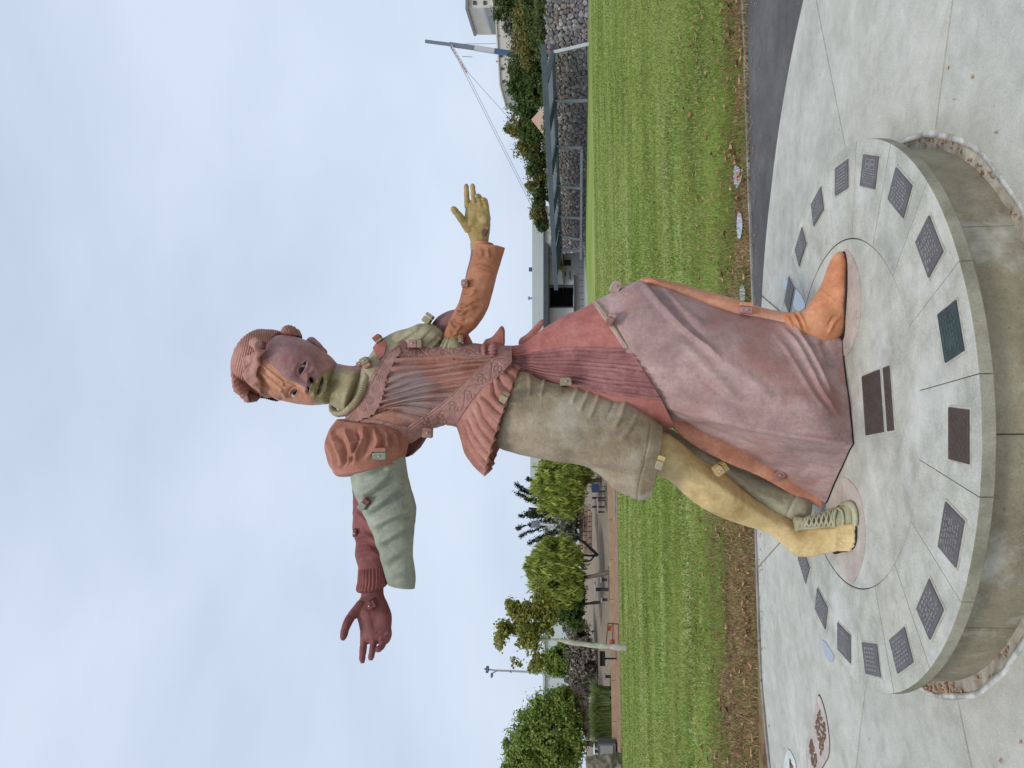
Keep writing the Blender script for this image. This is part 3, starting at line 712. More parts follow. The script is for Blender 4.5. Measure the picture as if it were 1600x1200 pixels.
def shell(name, mat, s, d, th=0.03, caps=(False, False)):
    """piece of the torso skin: s > 0 keeps, d displaces (photo px)"""
    G = Grid(); G.P = GT.P + (d.reshape(shp) * (GT.P[..., 1] / FPX))[..., None] * GT.N; G.N = GT.N; G.theta = GT.theta
    V, F = ring_mesh(G, caps)
    V, F = clip(V, F, s); o = mk(name, V, F, mat, ST); solidify(o, th); return o
b1_up = smoothline([(623, 541), (606, 553), (592, 575), (581, 598), (566, 622), (552, 644), (540, 662)], 30)
b1_lo = smoothline([(626, 549), (618, 562), (606, 584), (600, 608), (593, 631), (580, 648), (566, 653), (556, 668)], 40)
# scallops on the lower edge
dl = np.r_[0, np.cumsum(np.hypot(*np.diff(b1_lo, axis=0).T))]; lo2 = []
for a in np.linspace(0, dl[-1], 160):
    p = np.array([np.interp(a, dl, b1_lo[:, 0]), np.interp(a, dl, b1_lo[:, 1])]); k = min(len(b1_lo) - 2, np.searchsorted(dl, a)); tq = b1_lo[k+1] - b1_lo[k]; tq /= np.linalg.norm(tq); nq = np.array([tq[1], -tq[0]])
    if nq @ np.array([1, 0]) < 0: nq = -nq
    lo2.append(p + nq * (2.0 * abs(math.sin(a * math.pi / 11.0)) + 0.8 * math.sin(a * 0.9)))
band1 = np.concatenate([b1_up, np.array(lo2)[::-1]])
w_up = smoothline([(771, 556), (755, 570), (730, 592), (706, 616), (680, 638), (655, 655), (636, 668)], 30)
w_lo = smoothline([(800, 566), (782, 585), (765, 602), (744, 622), (732, 640), (722, 655), (718, 676)], 30)
waist = np.concatenate([w_up, [(640, 720), (700, 720)], w_lo[::-1], [(800, 520), (770, 520)]])
sideR = np.array([(623, 541), (628, 550), (640, 556), (660, 560), (690, 559), (715, 558), (740, 559), (765, 561), (775, 553), (775, 515), (700, 505), (630, 520)])
sideL = np.array([(556, 668), (566, 655), (586, 654), (606, 660), (622, 664), (636, 666), (645, 690), (620, 725), (548, 720)])
d_band1, s_band1 = pdist(tx, ty, b1_up)
inb1 = np.where(FR, inpoly(tx, ty, band1), -1.0)
# spirals along the neckline band
rel = np.zeros(len(tx))
def spiral(cx, cy, r, turns=2.2, w=0.75, h=1.3, flip=1, a0=0.0):
    dx, dy = tx - cx, (ty - cy) * flip; rr = np.hypot(dx, dy); an = np.arctan2(dy, dx) + a0
    k = r / turns; ph = rr / k - an / (2 * math.pi); f = np.abs(ph - np.round(ph)) * k
    return -h * np.exp(-(f / w) ** 2) * (rr < r * 1.02)
for i, (cx, cy) in enumerate([(616, 548), (607, 556), (600.5, 571), (595, 589), (589, 607), (580.5, 624.5), (568, 636.5), (555, 649)]): rel += spiral(cx, cy, 6.6 if i else 4, flip=1 if i % 2 else -1, a0=i)
edge1 = -1.2 * np.exp(-((d_band1 - 2.0) / 0.8) ** 2)
band_d = 3.2 + np.clip(rel, -1.5, 0) + edge1
shell('neckline_band', t_band, inb1, band_d + 0.25 * vnoise(TG.p * 60), 0.022)
# carved scrolls on waist and side bands
def scroll(path, amp, n, w=0.8, h=1.3):
    P = smoothline(path, 120); dlen = np.r_[0, np.cumsum(np.hypot(*np.diff(P, axis=0).T))]; T = np.gradient(P, axis=0); T /= np.linalg.norm(T, axis=1, keepdims=True); Nn = np.stack([-T[:, 1], T[:, 0]], 1)
    Wv = P + Nn * (amp * np.sin(np.linspace(0, n * math.pi, 120)))[:, None]
    d, _ = pdist(tx, ty, Wv[::2]); r = -h * np.exp(-(d / w) ** 2)
    for k in range(int(n)):                                      # leaf outlines in each bend
        i = int((k + 0.5) / n * 119); c = P[i] - Nn[i] * amp * (0.15 if k % 2 == 0 else -0.15); sgn = -1 if k % 2 == 0 else 1; ax = T[i]
        for da in (-0.7, 0.2, 1.0):
            an = math.atan2(ax[1], ax[0]) + da * sgn; dv = np.array([math.cos(an), math.sin(an)]); q = c + dv * amp * 0.75
            u = (tx - q[0]) * dv[0] + (ty - q[1]) * dv[1]; v = -(tx - q[0]) * dv[1] + (ty - q[1]) * dv[0]
            e = np.sqrt((u / (amp * 0.62)) ** 2 + (v / (amp * 0.30)) ** 2); r = np.minimum(r, -h * np.exp(-((e - 1) / 0.22) ** 2))
        for q in range(4):
            pt = c + np.array([math.cos(q * 1.7 + k), math.sin(q * 1.7 + k)]) * amp * 1.05; r = np.minimum(r, -h * np.exp(-(((tx - pt[0]) ** 2 + (ty - pt[1]) ** 2) / 0.9)))
    return r
mid_w = [(790, 561), (768, 580), (746, 603), (722, 628), (700, 645), (684, 655), (660, 664)]
dwu, _ = pdist(tx, ty, w_up); dwl, _ = pdist(tx, ty, w_lo)
wd_ = 3.0 + scroll(mid_w, 9, 6) - 1.2 * np.exp(-((dwu - 2.2) / 0.8) ** 2) - 1.2 * np.exp(-((dwl - 2.2) / 0.8) ** 2)
inw = np.where(FR, inpoly(tx, ty, waist), np.minimum(tx - 690, 795 - tx) * 0.1)
shell('waist_band', t_band, inw, wd_ + 0.25 * vnoise(TG.p * 60), 0.03)
rR = scroll([(628, 545), (645, 549), (670, 552), (700, 551), (730, 550), (760, 551)], 5.0, 7, 0.7)
rL = scroll([(556, 682), (575, 668), (598, 668), (620, 672), (640, 680)], 6.0, 5, 0.7)
dR, _ = pdist(tx, ty, sideR[:9]); dL, _ = pdist(tx, ty, sideL[:7])
shell('side_band', t_band, np.where(FR, np.minimum(inpoly(tx, ty, sideR), -inw + 0.2), -1), 2.4 + rR - 1.0 * np.exp(-((dR - 1.8) / 0.7) ** 2), 0.022)
shell('side_band', t_band, np.where(FR, np.minimum(inpoly(tx, ty, sideL), -inw + 0.2), -1), 2.6 + rL - 1.0 * np.exp(-((dL - 1.8) / 0.7) ** 2), 0.022)
# pleated bodice: folds fan from the neckline band and are gathered at the right of the waist
def pleat_curve(k, s):
    kx = np.interp(k, [0, 1], [0, 1]); i = kx * (len(b1_lo) - 1); a0 = np.interp(i, np.arange(len(b1_lo)), b1_lo[:, 0]) - 3; a1 = np.interp(i, np.arange(len(b1_lo)), b1_lo[:, 1])
    e = spl(np.array([(781, 551), (775, 556), (768, 562), (758, 570), (744, 582), (722, 602), (694, 628), (645, 664)], float), 60); j = k * 59
    e0 = np.interp(j, np.arange(60), e[:, 0]); e1 = np.interp(j, np.arange(60), e[:, 1])
    bow = 16 * np.sin(np.pi * s) * (0.1 - k) + 8 * np.sin(np.pi * s) * np.sin(k * 3)
    return a0 + (e0 - a0) * s, a1 + (e1 - a1) * s + bow * 0.9 - 5 * np.sin(np.pi * s)
lk = invmap(pleat_curve, 520, 830, 500, 720); kk = lk(tx, ty)
pn = kk * 10.5 + 0.55 * vnoise(np.c_[tx * 0.012, ty * 0.03, 0 * tx], 4)
fr = pn - np.floor(pn); prof = np.sin(np.pi * np.clip(fr / 0.78, 0, 1)) ** 0.7 * (fr < 0.78); wgt = 0.75 + 0.5 * vnoise(np.c_[np.floor(pn) * 3.1, 0.01 * tx, 0 * tx], 8)
sub = 0.35 * np.sin(kk * 10.5 * 2 * np.pi * 2.6 + 1.5 * vnoise(np.c_[tx * 0.03, ty * 0.05, 0 * tx], 6))
sbod = np.where(FR, np.minimum.reduce([-inpoly(tx, ty, band1) + 2.5, -inpoly(tx, ty, waist) + 2.5, -inpoly(tx, ty, sideR) + 2.0, -inpoly(tx, ty, sideL) + 2.0, inpoly(tx, ty, np.concatenate([b1_lo[::-1] - (4, 0), [(640, 515), (790, 530), (800, 566)], w_lo, [(640, 720), (548, 712)]]))]), -1)
bulge = 6.0 * np.exp(-(((tx - 640) / 42) ** 2 + ((ty - 590) / 50) ** 2))
shell('pleated_bodice', t_pleat, sbod, -2.0 + bulge * 0.5 + 8.0 * prof * wgt + sub - 2.5, 0.03)
# back and yoke: the whole torso skin below the bands
dyk = -1.5 + 0.6 * fbm(TG.p * 9, 3, 2) - 8.0 * sstep(0, 5, -inpoly(tx, ty, np.array([(500, 500), (640, 500), (622, 542), (606, 553), (592, 575), (581, 598), (566, 622), (552, 644), (540, 662), (545, 720), (500, 720)]))) * FR
G = Grid(); G.P = GT.P + (dyk.reshape(shp) * (GT.P[..., 1] / FPX))[..., None] * GT.N; G.N = GT.N; G.P = G.P[::3, ::3]; G.N = G.N[::3, ::3]; G.theta = GT.theta[::3]
part('yoke', G, t_yoke, s=lambda x, y, V: 772 - x)
lace = np.concatenate([b1_up, smoothline([(532, 664), (548, 638), (562, 618), (577, 592), (589, 572), (604, 552), (619, 543)], 30)])
crossh = 0.7 * np.maximum(np.sin((tx + ty) * 0.9) ** 8, np.sin((tx - ty) * 0.9) ** 8)
shell('lace_edge', t_lace, np.where(FR, inpoly(tx, ty, lace), -1), 0.6 + crossh + 0.4 * vnoise(TG.p * 80), 0.012)
pk = np.array([(583, 545), (590, 530), (598, 524), (604, 540), (600, 556), (592, 562)])
shell('shoulder_patch', t_pink, np.where(FR, inpoly(tx, ty, pk), -1), 1.2 + 0.4 * vnoise(TG.p * 30), 0.012)

# ---------------------------------------------------------------- collar and neck
NECK = [((498, 626), (496, 560), 3.93, 0.85), ((512, 629), (518, 566), 3.92, 0.88), ((525, 637), (540, 570), 3.90, 0.92), ((535, 643), (556, 573), 3.885, 0.98), ((544, 646), (570, 578), 3.88, 1.02), ((552, 640), (574, 586), 3.90, 0.9)]
GN = loft(NECK, 60, 120, lambda G: 0.8 * fbm(G.p * 10, 3, 5))
nkp = np.array([(480, 640), (500, 600), (512, 582), (524, 576), (545, 577), (562, 580), (590, 590), (590, 680), (480, 680)])
part('neck_front', GN, t_jaw, s=lambda x, y, V: inpoly(x, y, nkp)); part('neck_side', GN, t_face, s=lambda x, y, V: -inpoly(x, y, nkp))
col_px = [(524, 645, 3.90), (537, 645, 3.82), (550, 635, 3.755), (561, 620, 3.725), (569, 602, 3.735), (573, 588, 3.78), (571, 578, 3.86), (556, 577, 4.0), (535, 600, 4.08), (520, 632, 4.02)]
Cp = [W(a, b_, c) for a, b_, c in col_px]
GC = tube(Cp, [0.015] * len(Cp), 260, 18, lambda G: 1.0 * np.sin(G.tt * 2 * np.pi * 70) + 0.5 * vnoise(G.p * 50), closed=True, flat=1.25)
V, F = ring_mesh(GC, closed=True); mk('ribbed_collar', V, F, t_yoke, ST)

# ---------------------------------------------------------------- head
HEAD = [((391, 604), (398, 556), 3.92, 1.0), ((402, 612), (408, 537), 3.92, 1.05), ((417, 617.5), (424, 528), 3.92, 1.1), ((441, 625), (442, 523.5), 3.91, 1.12), ((464, 630.5), (462, 526), 3.90, 1.12), ((484, 632.5), (484, 535), 3.89, 1.1),
        ((503, 632), (505, 549), 3.885, 1.06), ((515, 629.5), (520, 562), 3.88, 0.95), ((522, 623), (527, 572), 3.89, 0.8), ((524, 612), (528, 586), 3.91, 0.55)]
def face_relief(G):
    d = 0.5 * fbm(G.p * 18, 3, 3)
    # brow, cheek, jaw masses
    d += bump(G, (452, 583), 12, 3.5, 0.3, 30); d += bump(G, (490, 570), 12, 4.5); d += bump(G, (484, 622), 9, 3.0)
    # forehead of the mauve piece, veiny
    d += 1.2 * vnoise(G.p * np.array([16, 10, 22]), 12) * sstep(455, 430, G.x) * sstep(-0.05, 0.2, G.face)
    # eye sockets
    d += bump(G, (470, 574), 7, -9.0, 0.28, 14); d += bump(G, (458, 614), 6.5, -7.0, 0.28, 9)
    # lids of the right eye
    d += ridge(G, [(479.5, 563), (473, 566), (468, 572), (465.6, 578), (467, 585.5)], 1.7, 4.4); d += ridge(G, [(474, 563), (467, 566), (461, 573), (459.5, 582)], 2.2, 2.0)
    d += ridge(G, [(480.5, 565), (479.5, 572), (476, 579), (470.5, 586)], 1.5, 2.6); d += ridge(G, [(484.5, 566), (484.5, 575), (480, 583)], 2.0, -1.2)
    # lids of the left eye
    d += ridge(G, [(463, 607), (457, 609), (453, 614), (453, 621)], 1.5, 2.8); d += ridge(G, [(465.5, 609), (463.5, 616), (459, 622)], 1.4, 2.2)
    d += ridge(G, [(441, 602), (447, 597), (456, 600), (462, 603)], 2.4, 2.8); d += ridge(G, [(440, 606), (444, 614), (448, 622)], 2.0, 2.2)
    # nose
    d += ridge(G, [(451, 594), (460, 597), (470, 600.5), (480, 604), (484, 606)], 6.0, 9.0, taper=False) * sstep(448, 478, G.x); d += bump(G, (480, 603), 6.0, 8.5); d += bump(G, (481.5, 591.5), 5.0, 6.0); d += bump(G, (478, 610), 4.0, 4.5)
    d += bump(G, (486.0, 594.0), 2.9, -15.0, -0.4, 4.4); d += bump(G, (481.5, 606.5), 2.2, -11.0, -0.4, 3.0)
    d += ridge(G, [(482, 584), (487, 585), (493, 580)], 2.2, -1.6)
    # mouth
    d += ridge(G, [(499, 590), (495, 597), (491, 603), (490, 611), (491, 617)], 3.0, 5.5); d += ridge(G, [(508, 592), (508.5, 600), (504, 609), (500, 615)], 3.2, 6.0)
    d += ridge(G, [(505.8, 587), (503.5, 595), (500.5, 604), (497.5, 612), (495.5, 617)], 1.9, -11)
    d += ridge(G, [(488, 602), (493, 603.5)], 1.5, -1.0); d += bump(G, (512, 604), 3.4, -5.0, -0.35, 9); d += bump(G, (517, 609), 5.0, 4.0, -0.2, 9); d += bump(G, (505, 584), 4, -1.8)
    # hair of the orange piece, lines running from the hat to the eye
    hm = inpoly(G.x, G.y, [(398, 560), (420, 566), (434, 580), (447, 594), (446, 606), (441, 612), (440, 628), (398, 630)])
    lines = np.sin((G.y * 0.80 - G.x * 0.58) * 0.55 + 1.6 * vnoise(G.p * 12, 9)) + 0.4 * np.sin((G.y * 0.80 - G.x * 0.58) * 1.3); d += np.where(hm > 0, (1.5 * lines + 1.6) * np.clip(hm / 3, 0, 1), 0) * (G.face > -0.2)
    return d
GH = loft(HEAD, 330, 440, face_relief, front=0.5)
HV, HF = ring_mesh(GH); hx, hy = proj(HV)
jawp = np.array([(526, 574), (518, 575), (508, 580), (502, 585), (494, 592), (488, 598), (484, 606), (483.5, 612), (487, 618), (490, 624), (494, 634), (495, 680), (600, 680), (600, 574)])
hairp = np.array([(360, 556), (404, 561), (414, 562), (425, 570), (436, 580), (448, 593), (458, 596), (467, 600), (475, 606), (480, 610), (484, 613), (488, 620), (494, 634), (494, 690), (360, 690)])
sj = inpoly(hx, hy, jawp); sh = inpoly(hx, hy, hairp)
def hp(name, s, mat, off):
    V, F = clip(HV, HF, s); c = np.array(W(460, 580, 3.92)); d = V - c; V = c + d * (1 + off); return mk(name, V, F, mat, ST)
def nost(cx, cy, a, b_, an):
    u, v = (hx - cx) * math.cos(an) + (hy - cy) * math.sin(an), -(hx - cx) * math.sin(an) + (hy - cy) * math.cos(an); return np.where(HV[:, 1] < 3.86, (np.hypot(u / a, v / b_) - 1) * 3, 9)
def almond(pts, w):
    d, q = pdist(hx, hy, smoothline(pts)); return np.where(HV[:, 1] < 3.86, d - w * np.sin(np.pi * np.clip(q, 0.02, 0.98)) ** 0.8, 9)
eyeR = almond([(468.6, 584.5), (470.5, 579), (473.5, 572.5), (478.2, 564.5)], 3.3); eyeL = almond([(456.6, 621), (459.0, 615.5), (462, 612), (465, 608.5)], 2.4)
head = hp('face', np.minimum.reduce([-sj, -sh, eyeR, nost(486.2, 594.0, 2.5, 4.2, -0.5), nost(481.6, 606.2, 1.6, 2.8, -0.5)]), t_face, 0.0)
dm, pm_ = pdist(hx, hy, smoothline([(506, 588), (503.5, 595), (500.5, 604), (497.5, 612), (495.5, 617)]))
slit = np.where(HV[:, 1] < 3.86, dm - 2.3 * np.sin(np.pi * np.clip(pm_, 0.04, 0.96)), 9)
ph = hp('hair_and_eye_piece', np.minimum.reduce([sh, -sj, eyeL]), t_hair, 0.004); pj = hp('jaw', np.minimum(sj, slit), t_jaw, 0.008)
# dark core seen in the seams
# eyes
def eyeball(x, y, r, parent, ix, iy):
    Yd = float(np.median(HV[(np.hypot(hx - x, hy - y) < 5) & (HV[:, 1] < 3.9), 1]))
    c = W(x, y, Yd + r * Yd / FPX * 0.93); rad = r * Yd / FPX; k = 20; m = 28
    th = np.linspace(0, math.pi, k); ph_ = np.arange(m) / m * 2 * math.pi
    S = np.stack([np.sin(th)[:, None] * np.cos(ph_), np.cos(th)[:, None] * np.ones(m), np.sin(th)[:, None] * np.sin(ph_)], -1)
    o = mk('eyeball', (c + S * rad).reshape(-1, 3), grid_faces(k, m), m_eye, parent)
    t = W(ix, iy, Yd); d = t - c; d = d / np.linalg.norm(d); u = np.cross(d, (0, 0, 1)); u /= np.linalg.norm(u); v = np.cross(u, d); a = np.arange(24) / 24 * 2 * math.pi
    rings = [c + d * rad * math.sqrt(1 - q * q) * 1.02 + rad * q * 1.02 * (np.cos(a)[:, None] * u + np.sin(a)[:, None] * v) for q in (0.44, 0.3, 0.12)]
    V = np.concatenate(rings); F = np.concatenate([grid_faces(3, 24)]); mk('iris', V, [tuple(f) for f in F] + [tuple(range(48, 72))], m_iris, parent)
eyeball(473.0, 575.0, 9.0, head, 472.8, 577.2); eyeball(460.6, 614.6, 7.0, ph, 460.2, 614.8)
# ear
def ear_relief(G): return 0.4 * vnoise(G.p * 30)
ear = tube([W(480, 536, 3.93), W(486, 531, 3.93), W(495, 537, 3.925), W(503, 545, 3.92), (W(507, 551, 3.915)), W(503, 552, 3.91)], [0.012, 0.016, 0.015, 0.013, 0.016, 0.010], 40, 14, ear_relief)
part('ear', ear, t_face)
part('ear', tube([W(482, 541, 3.905), W(491, 544, 3.90), W(499, 549, 3.90)], [0.014, 0.018, 0.012], 20, 12, ear_relief, flat=0.5), t_face)

# hat: ribbed cap, gathered bow, broken bun, flap
HAT = [((376, 600), (374, 566), 3.95, 1.2), ((380, 610), (376, 548), 3.95, 1.2), ((389, 618), (388, 527), 3.95, 1.2), ((400, 622), (404, 515.5), 3.95, 1.2), ((412, 624), (424, 515), 3.95, 1.18), ((430, 628), (441, 518.5), 3.96, 1.12)]
def hat_rel(G): return 0.5 * np.sin((G.y * 0.20 + G.x * 0.98) * 1.75 + 0.9 * np.sin(G.y * 0.09)) + 0.5 * vnoise(G.p * 25)
hatp = np.array([(360, 500), (446, 500), (442, 524), (428, 531), (419, 536), (409, 549), (404, 561), (401, 590), (402, 616), (404, 640), (360, 640)])
GHt = loft(HAT, 200, 260, hat_rel, front=0.3)
part('ribbed_cap', GHt, t_hat, s=lambda x, y, V: np.maximum(inpoly(x, y, hatp), (V[:, 1] - 3.98) * 300))
def fold_rel(a, f=9): return lambda G: a * ridged(fbm(G.p * np.array([f, f, f]), 3, 21)) - a * 0.5
part('bow_fold', tube([W(405, 550, 3.72), W(398, 562, 3.70), W(388, 570, 3.73), W(374, 575, 3.79), W(367.5, 576, 3.84)], [0.014, 0.034, 0.044, 0.034, 0.006], 60, 40, fold_rel(4), flat=0.6), t_hat)
part('bow_fold', tube([W(404, 556, 3.71), W(397, 570, 3.69), W(392, 586, 3.70), W(399, 602, 3.72), W(405, 614, 3.75)], [0.014, 0.030, 0.038, 0.024, 0.008], 60, 40, fold_rel(4), flat=0.5), t_hat)
part('bow_knot', tube([W(415, 540, 3.72), W(408, 545, 3.70), W(401, 538, 3.71), W(394, 528, 3.76)], [0.008, 0.026, 0.030, 0.012], 40, 30, fold_rel(4), flat=0.7), t_hat)
part('bow_knot', tube([W(411, 537, 3.72), W(411, 544, 3.69)], [0.016, 0.013], 12, 16), t_dark)
part('bow_knot', tube([W(400, 558, 3.69), W(406, 553, 3.685), W(412, 550, 3.69)], [0.010, 0.016, 0.008], 20, 16, fold_rel(2)), t_hat)
BUN = [((378, 584), (369, 578), 3.82, 2.0), ((386, 597), (367, 588), 3.80, 2.0), ((394, 608), (368, 598), 3.80, 2.0), ((402, 616), (372, 610), 3.80, 1.9), ((405, 621), (379, 620), 3.81, 1.7), ((402, 627), (386, 629), 3.82, 1.4)]
part('broken_bun', loft(BUN, 80, 80, lambda G: 2.6 * fbm(G.p * 18, 4, 31) + 0.5 * np.sin(G.y * 0.7 + G.x * 0.5)), t_hat, s=lambda x, y, V: -inpoly(x, y, [(386, 617), (393, 603), (399, 599), (405, 606), (409, 618), (402, 632), (391, 632)]))
part('bun_core', loft([((s[0][0] - 1, s[0][1]), (s[1][0] + 2, s[1][1]), s[2] + 0.03, s[3] * 0.9) for s in BUN], 60, 60, lambda G: 1.8 * fbm(G.p * 30, 3, 33)), t_hatd)
FL = [((446, 526), (440, 518), 3.93, 2.0), ((452, 527.5), (445, 511), 3.93, 2.0), ((461, 528), (453, 508), 3.93, 2.0), ((468, 528), (462, 513), 3.93, 2.0), ((471.5, 528.5), (470, 523), 3.93, 1.6)]
part('cap_flap', loft(FL, 60, 60, lambda G: 0.7 * np.sin(G.x * 1.6 - G.y * 0.8)), t_hat, s=lambda x, y, V: 16.5 + (x - 440) * 0.0 + 508 - y - 0.0)
part('cap_flap', loft([((s[0][0], s[0][1]), (s[1][0] + 1.5, s[1][1] + 2), s[2] + 0.006, s[3] * 0.92) for s in FL], 40, 40, lambda G: 0.8 * fbm(G.p * 30, 3, 35)), t_hatd)

# ---------------------------------------------------------------- left side of the picture: puff sleeve, green drape, dark red arm and hand
def wrinkle(a, f, seed, str_=(1, 1, 1), pw=1.0):
    def fn(G):
        v = fbm(G.p * np.array(str_) * f, 3, seed, 0.45); return a * (ridged(v * 0.9) - 0.6) + 0.25 * vnoise(G.p * 60, seed)
    return fn
PUFF = [((636, 664), (528, 655), 3.90, 0.85), ((637, 672), (518, 668), 3.89, 0.85), ((637, 684), (510, 690), 3.88, 0.86), ((634, 702), (511, 710), 3.87, 0.86), ((629, 717), (519, 730), 3.86, 0.84), ((622, 722), (534, 744), 3.85, 0.75), ((612, 722), (548, 744), 3.85, 0.5)]
def puff_rel(G):
    d = 2.0 * vnoise(np.c_[np.cos(G.th) * 1.6 + 3, np.sin(G.th) * 1.6, G.tt * 1.6], 44) + 0.5 * fbm(G.p * 16, 3, 42)
    def crease(pts, w, h):
        P = smoothline(pts); q, k = pdist(G.x + 1.5 * vnoise(G.p * 22, 47), G.y + 1.5 * vnoise(G.p * 22, 48), P); return h * np.clip(1 - q / w, 0, 1) ** 1.25 * np.clip(np.minimum(k, 1 - k) * 5 + 0.25, 0, 1) * sstep(-0.05, 0.15, G.face)
    for pts, w, h in (([(518, 675), (526, 692), (533, 712), (535, 727)], 7, 7.5), ([(539, 672), (548, 695), (552, 712)], 7.5, 8), ([(569, 667), (567, 687), (559, 703), (554, 721)], 7, 8), ([(584, 668), (588, 691), (583, 702), (572, 716)], 6.5, 6.5), ([(601, 672), (604, 695), (601, 712)], 6, 6), ([(615, 676), (622, 703)], 6, 5.5), ([(511, 690), (518, 706), (522, 726)], 6, 5),
                      ([(531, 680), (538, 700), (540, 719), (534, 733)], 4, -5), ([(558, 671), (559, 690), (553, 706), (545, 727)], 4, -5.5), ([(577, 673), (575, 692), (569, 710)], 3.6, -5), ([(594, 673), (597, 695), (593, 712)], 3.4, -4.5), ([(609, 676), (613, 698)], 3.2, -4), ([(524, 692), (531, 684), (540, 679)], 4.5, 5), ([(548, 696), (556, 690), (566, 690)], 4, 4), ([(541, 716), (549, 712), (556, 704)], 4, 4)): d += crease(pts, w, h)
    return d * sstep(0, 0.12, G.tt)
part('puff_sleeve', loft(PUFF, 150, 200, puff_rel, front=0.3), t_puff)
GREEN = [((632, 700), (552, 722), 3.87, 0.80), ((633, 714), (549, 728), 3.86, 0.82), ((635, 735), (549, 740), 3.86, 0.82), ((642, 765), (555, 770), 3.85, 0.82), ((650, 795), (566, 797), 3.84, 0.80), ((647, 832), (580, 828), 3.83, 0.78), ((645, 866), (592, 862), 3.82, 0.76), ((649, 905), (600, 892), 3.81, 0.72), ((648, 919), (606, 912), 3.81, 0.70)]
def green_rel(G):
    d = 1.0 * fbm(G.p * 8, 3, 51)
    for pts, w, h in (([(553, 742), (575, 735), (600, 722)], 6, 4.5), ([(560, 775), (585, 760), (612, 735)], 6, 6.0), ([(570, 800), (600, 780), (634, 752)], 6, 6.5), ([(580, 822), (612, 806), (646, 792)], 7, 7.5), ([(588, 850), (618, 832), (645, 815)], 7, 5.5), ([(598, 880), (622, 862), (644, 850)], 8, 4.5), ([(604, 902), (625, 893), (645, 884)], 6, 1.8)):
        d += ridge(G, pts, w, h); q = [(a + 6, b_ + 9) for a, b_ in pts]; d += ridge(G, q, w * 0.8, -h * 0.7)
    return d
gr = part('draped_sleeve', loft(GREEN, 130, 160, green_rel, front=0.3), t_green, caps=(False, False)); solidify(gr, 0.022)
RARM = [((600, 735), (550, 735), 3.90, 0.8), ((600, 762), (551, 762), 3.89, 0.8), ((602, 795), (553, 792), 3.88, 0.8), ((603, 830), (551.5, 828), 3.86, 0.82), ((604, 850), (557, 848), 3.85, 0.82), ((606, 868), (556, 868), 3.845, 0.82), ((603, 884), (560, 886), 3.84, 0.82)]
def rarm_rel(G):
    d = 0.8 * fbm(G.p * 14, 3, 61)
    for pts, w, h in (([(552, 800), (570, 812), (590, 838)], 4, 3.5), ([(553, 840), (572, 836), (592, 850)], 4, 4.0), ([(556, 868), (575, 862), (598, 868)], 4, 3.5), ([(556, 852), (574, 850), (595, 860)], 3.5, -3.5)): d += ridge(G, pts, w, h)
    return d
part('forearm_sleeve', loft(RARM, 100, 110, rarm_rel), t_dred)
CUFF = [((602, 880), (562, 884), 3.84, 0.85), ((603, 888), (561, 892), 3.838, 0.87), ((604, 904), (560, 908), 3.83, 0.88), ((603, 914), (558.5, 922), 3.825, 0.88), ((600, 918), (562, 925), 3.825, 0.85)]
part('ribbed_cuff', loft(CUFF, 60, 200, lambda G: 1.3 * np.sin(G.th * 26) * sstep(1.0, 0.85, G.tt) * sstep(0, 0.15, G.tt) + 0.3 * vnoise(G.p * 60)), t_dred)
def hand(name, palm, digits, mat, voxel=0.0042, pinch=None):
    bmV, bmF = [], []
    def addg(G):
        V, F = ring_mesh(G); b0 = sum(len(v) for v in bmV); bmV.append(V); bmF.append(F + b0)
    addg(loft(palm, 40, 40, pinch))
    for pts in digits: addg(tube([W(p[0], p[1], p[2]) for p in pts], [p[3] * p[2] / FPX for p in pts], 24, 14, lambda G: -0.6 * np.exp(-((G.tt - 0.38) / 0.03) ** 2) - 0.6 * np.exp(-((G.tt - 0.68) / 0.03) ** 2)))
    o = mk(name, np.concatenate(bmV), np.concatenate(bmF), mat, ST)
    m = o.modifiers.new('join', 'REMESH'); m.mode = 'VOXEL'; m.voxel_size = voxel; m.use_smooth_shade = True
    m2 = o.modifiers.new('soft', 'SMOOTH'); m2.factor = 0.5; m2.iterations = 2
    return o
PALM1 = [((599, 912), (564, 915), 3.83, 0.75), ((600, 930), (564, 931), 3.81, 0.6), ((606, 944), (558, 942), 3.79, 0.5), ((611, 958), (556, 955), 3.77, 0.46), ((612, 975), (560, 972), 3.76, 0.42), ((609, 990), (563, 988), 3.75, 0.40), ((603, 1001), (565, 1000), 3.75, 0.36), ((597, 1006), (570, 1006), 3.75, 0.2)]
def palm1(G): return bump(G, (569, 958), 10, 3.0) + bump(G, (602, 962), 9, 2.5) + bump(G, (585, 972), 9, -3.5) + ridge(G, [(575, 950), (583, 968), (582, 985)], 1.2, -1.4) + ridge(G, [(592, 985), (588, 992), (572, 994)], 1.0, -1.0) + 0.3 * vnoise(G.p * 30)
hand('hand', PALM1, [
    [(566, 945, 3.78, 10), (557, 955, 3.75, 9), (547, 966, 3.72, 7.6), (540, 981, 3.70, 7.0), (536.5, 995, 3.69, 5.6), (535, 1000, 3.69, 3)],
    [(570, 985, 3.755, 7.4), (568.5, 1003, 3.745, 6.3), (567, 1018, 3.735, 5.8), (566, 1030, 3.73, 5.0), (567, 1036, 3.73, 3)],
    [(583, 988, 3.755, 7.2), (584, 1003, 3.735, 6.0), (582, 1016, 3.715, 5.6), (579.5, 1028, 3.705, 4.8), (579, 1032, 3.70, 3)],
    [(594, 986, 3.755, 7.0), (598, 1000, 3.73, 6.0), (596, 1010, 3.695, 5.6), (590, 1015, 3.675, 4.8), (587, 1016, 3.67, 3)],
    [(604, 980, 3.765, 7.5), (606, 993, 3.74, 6.4), (602, 1001, 3.71, 6.0), (595, 1004, 3.69, 5.2), (592, 1004, 3.685, 3)]], t_hred, 0.0033, pinch=palm1)
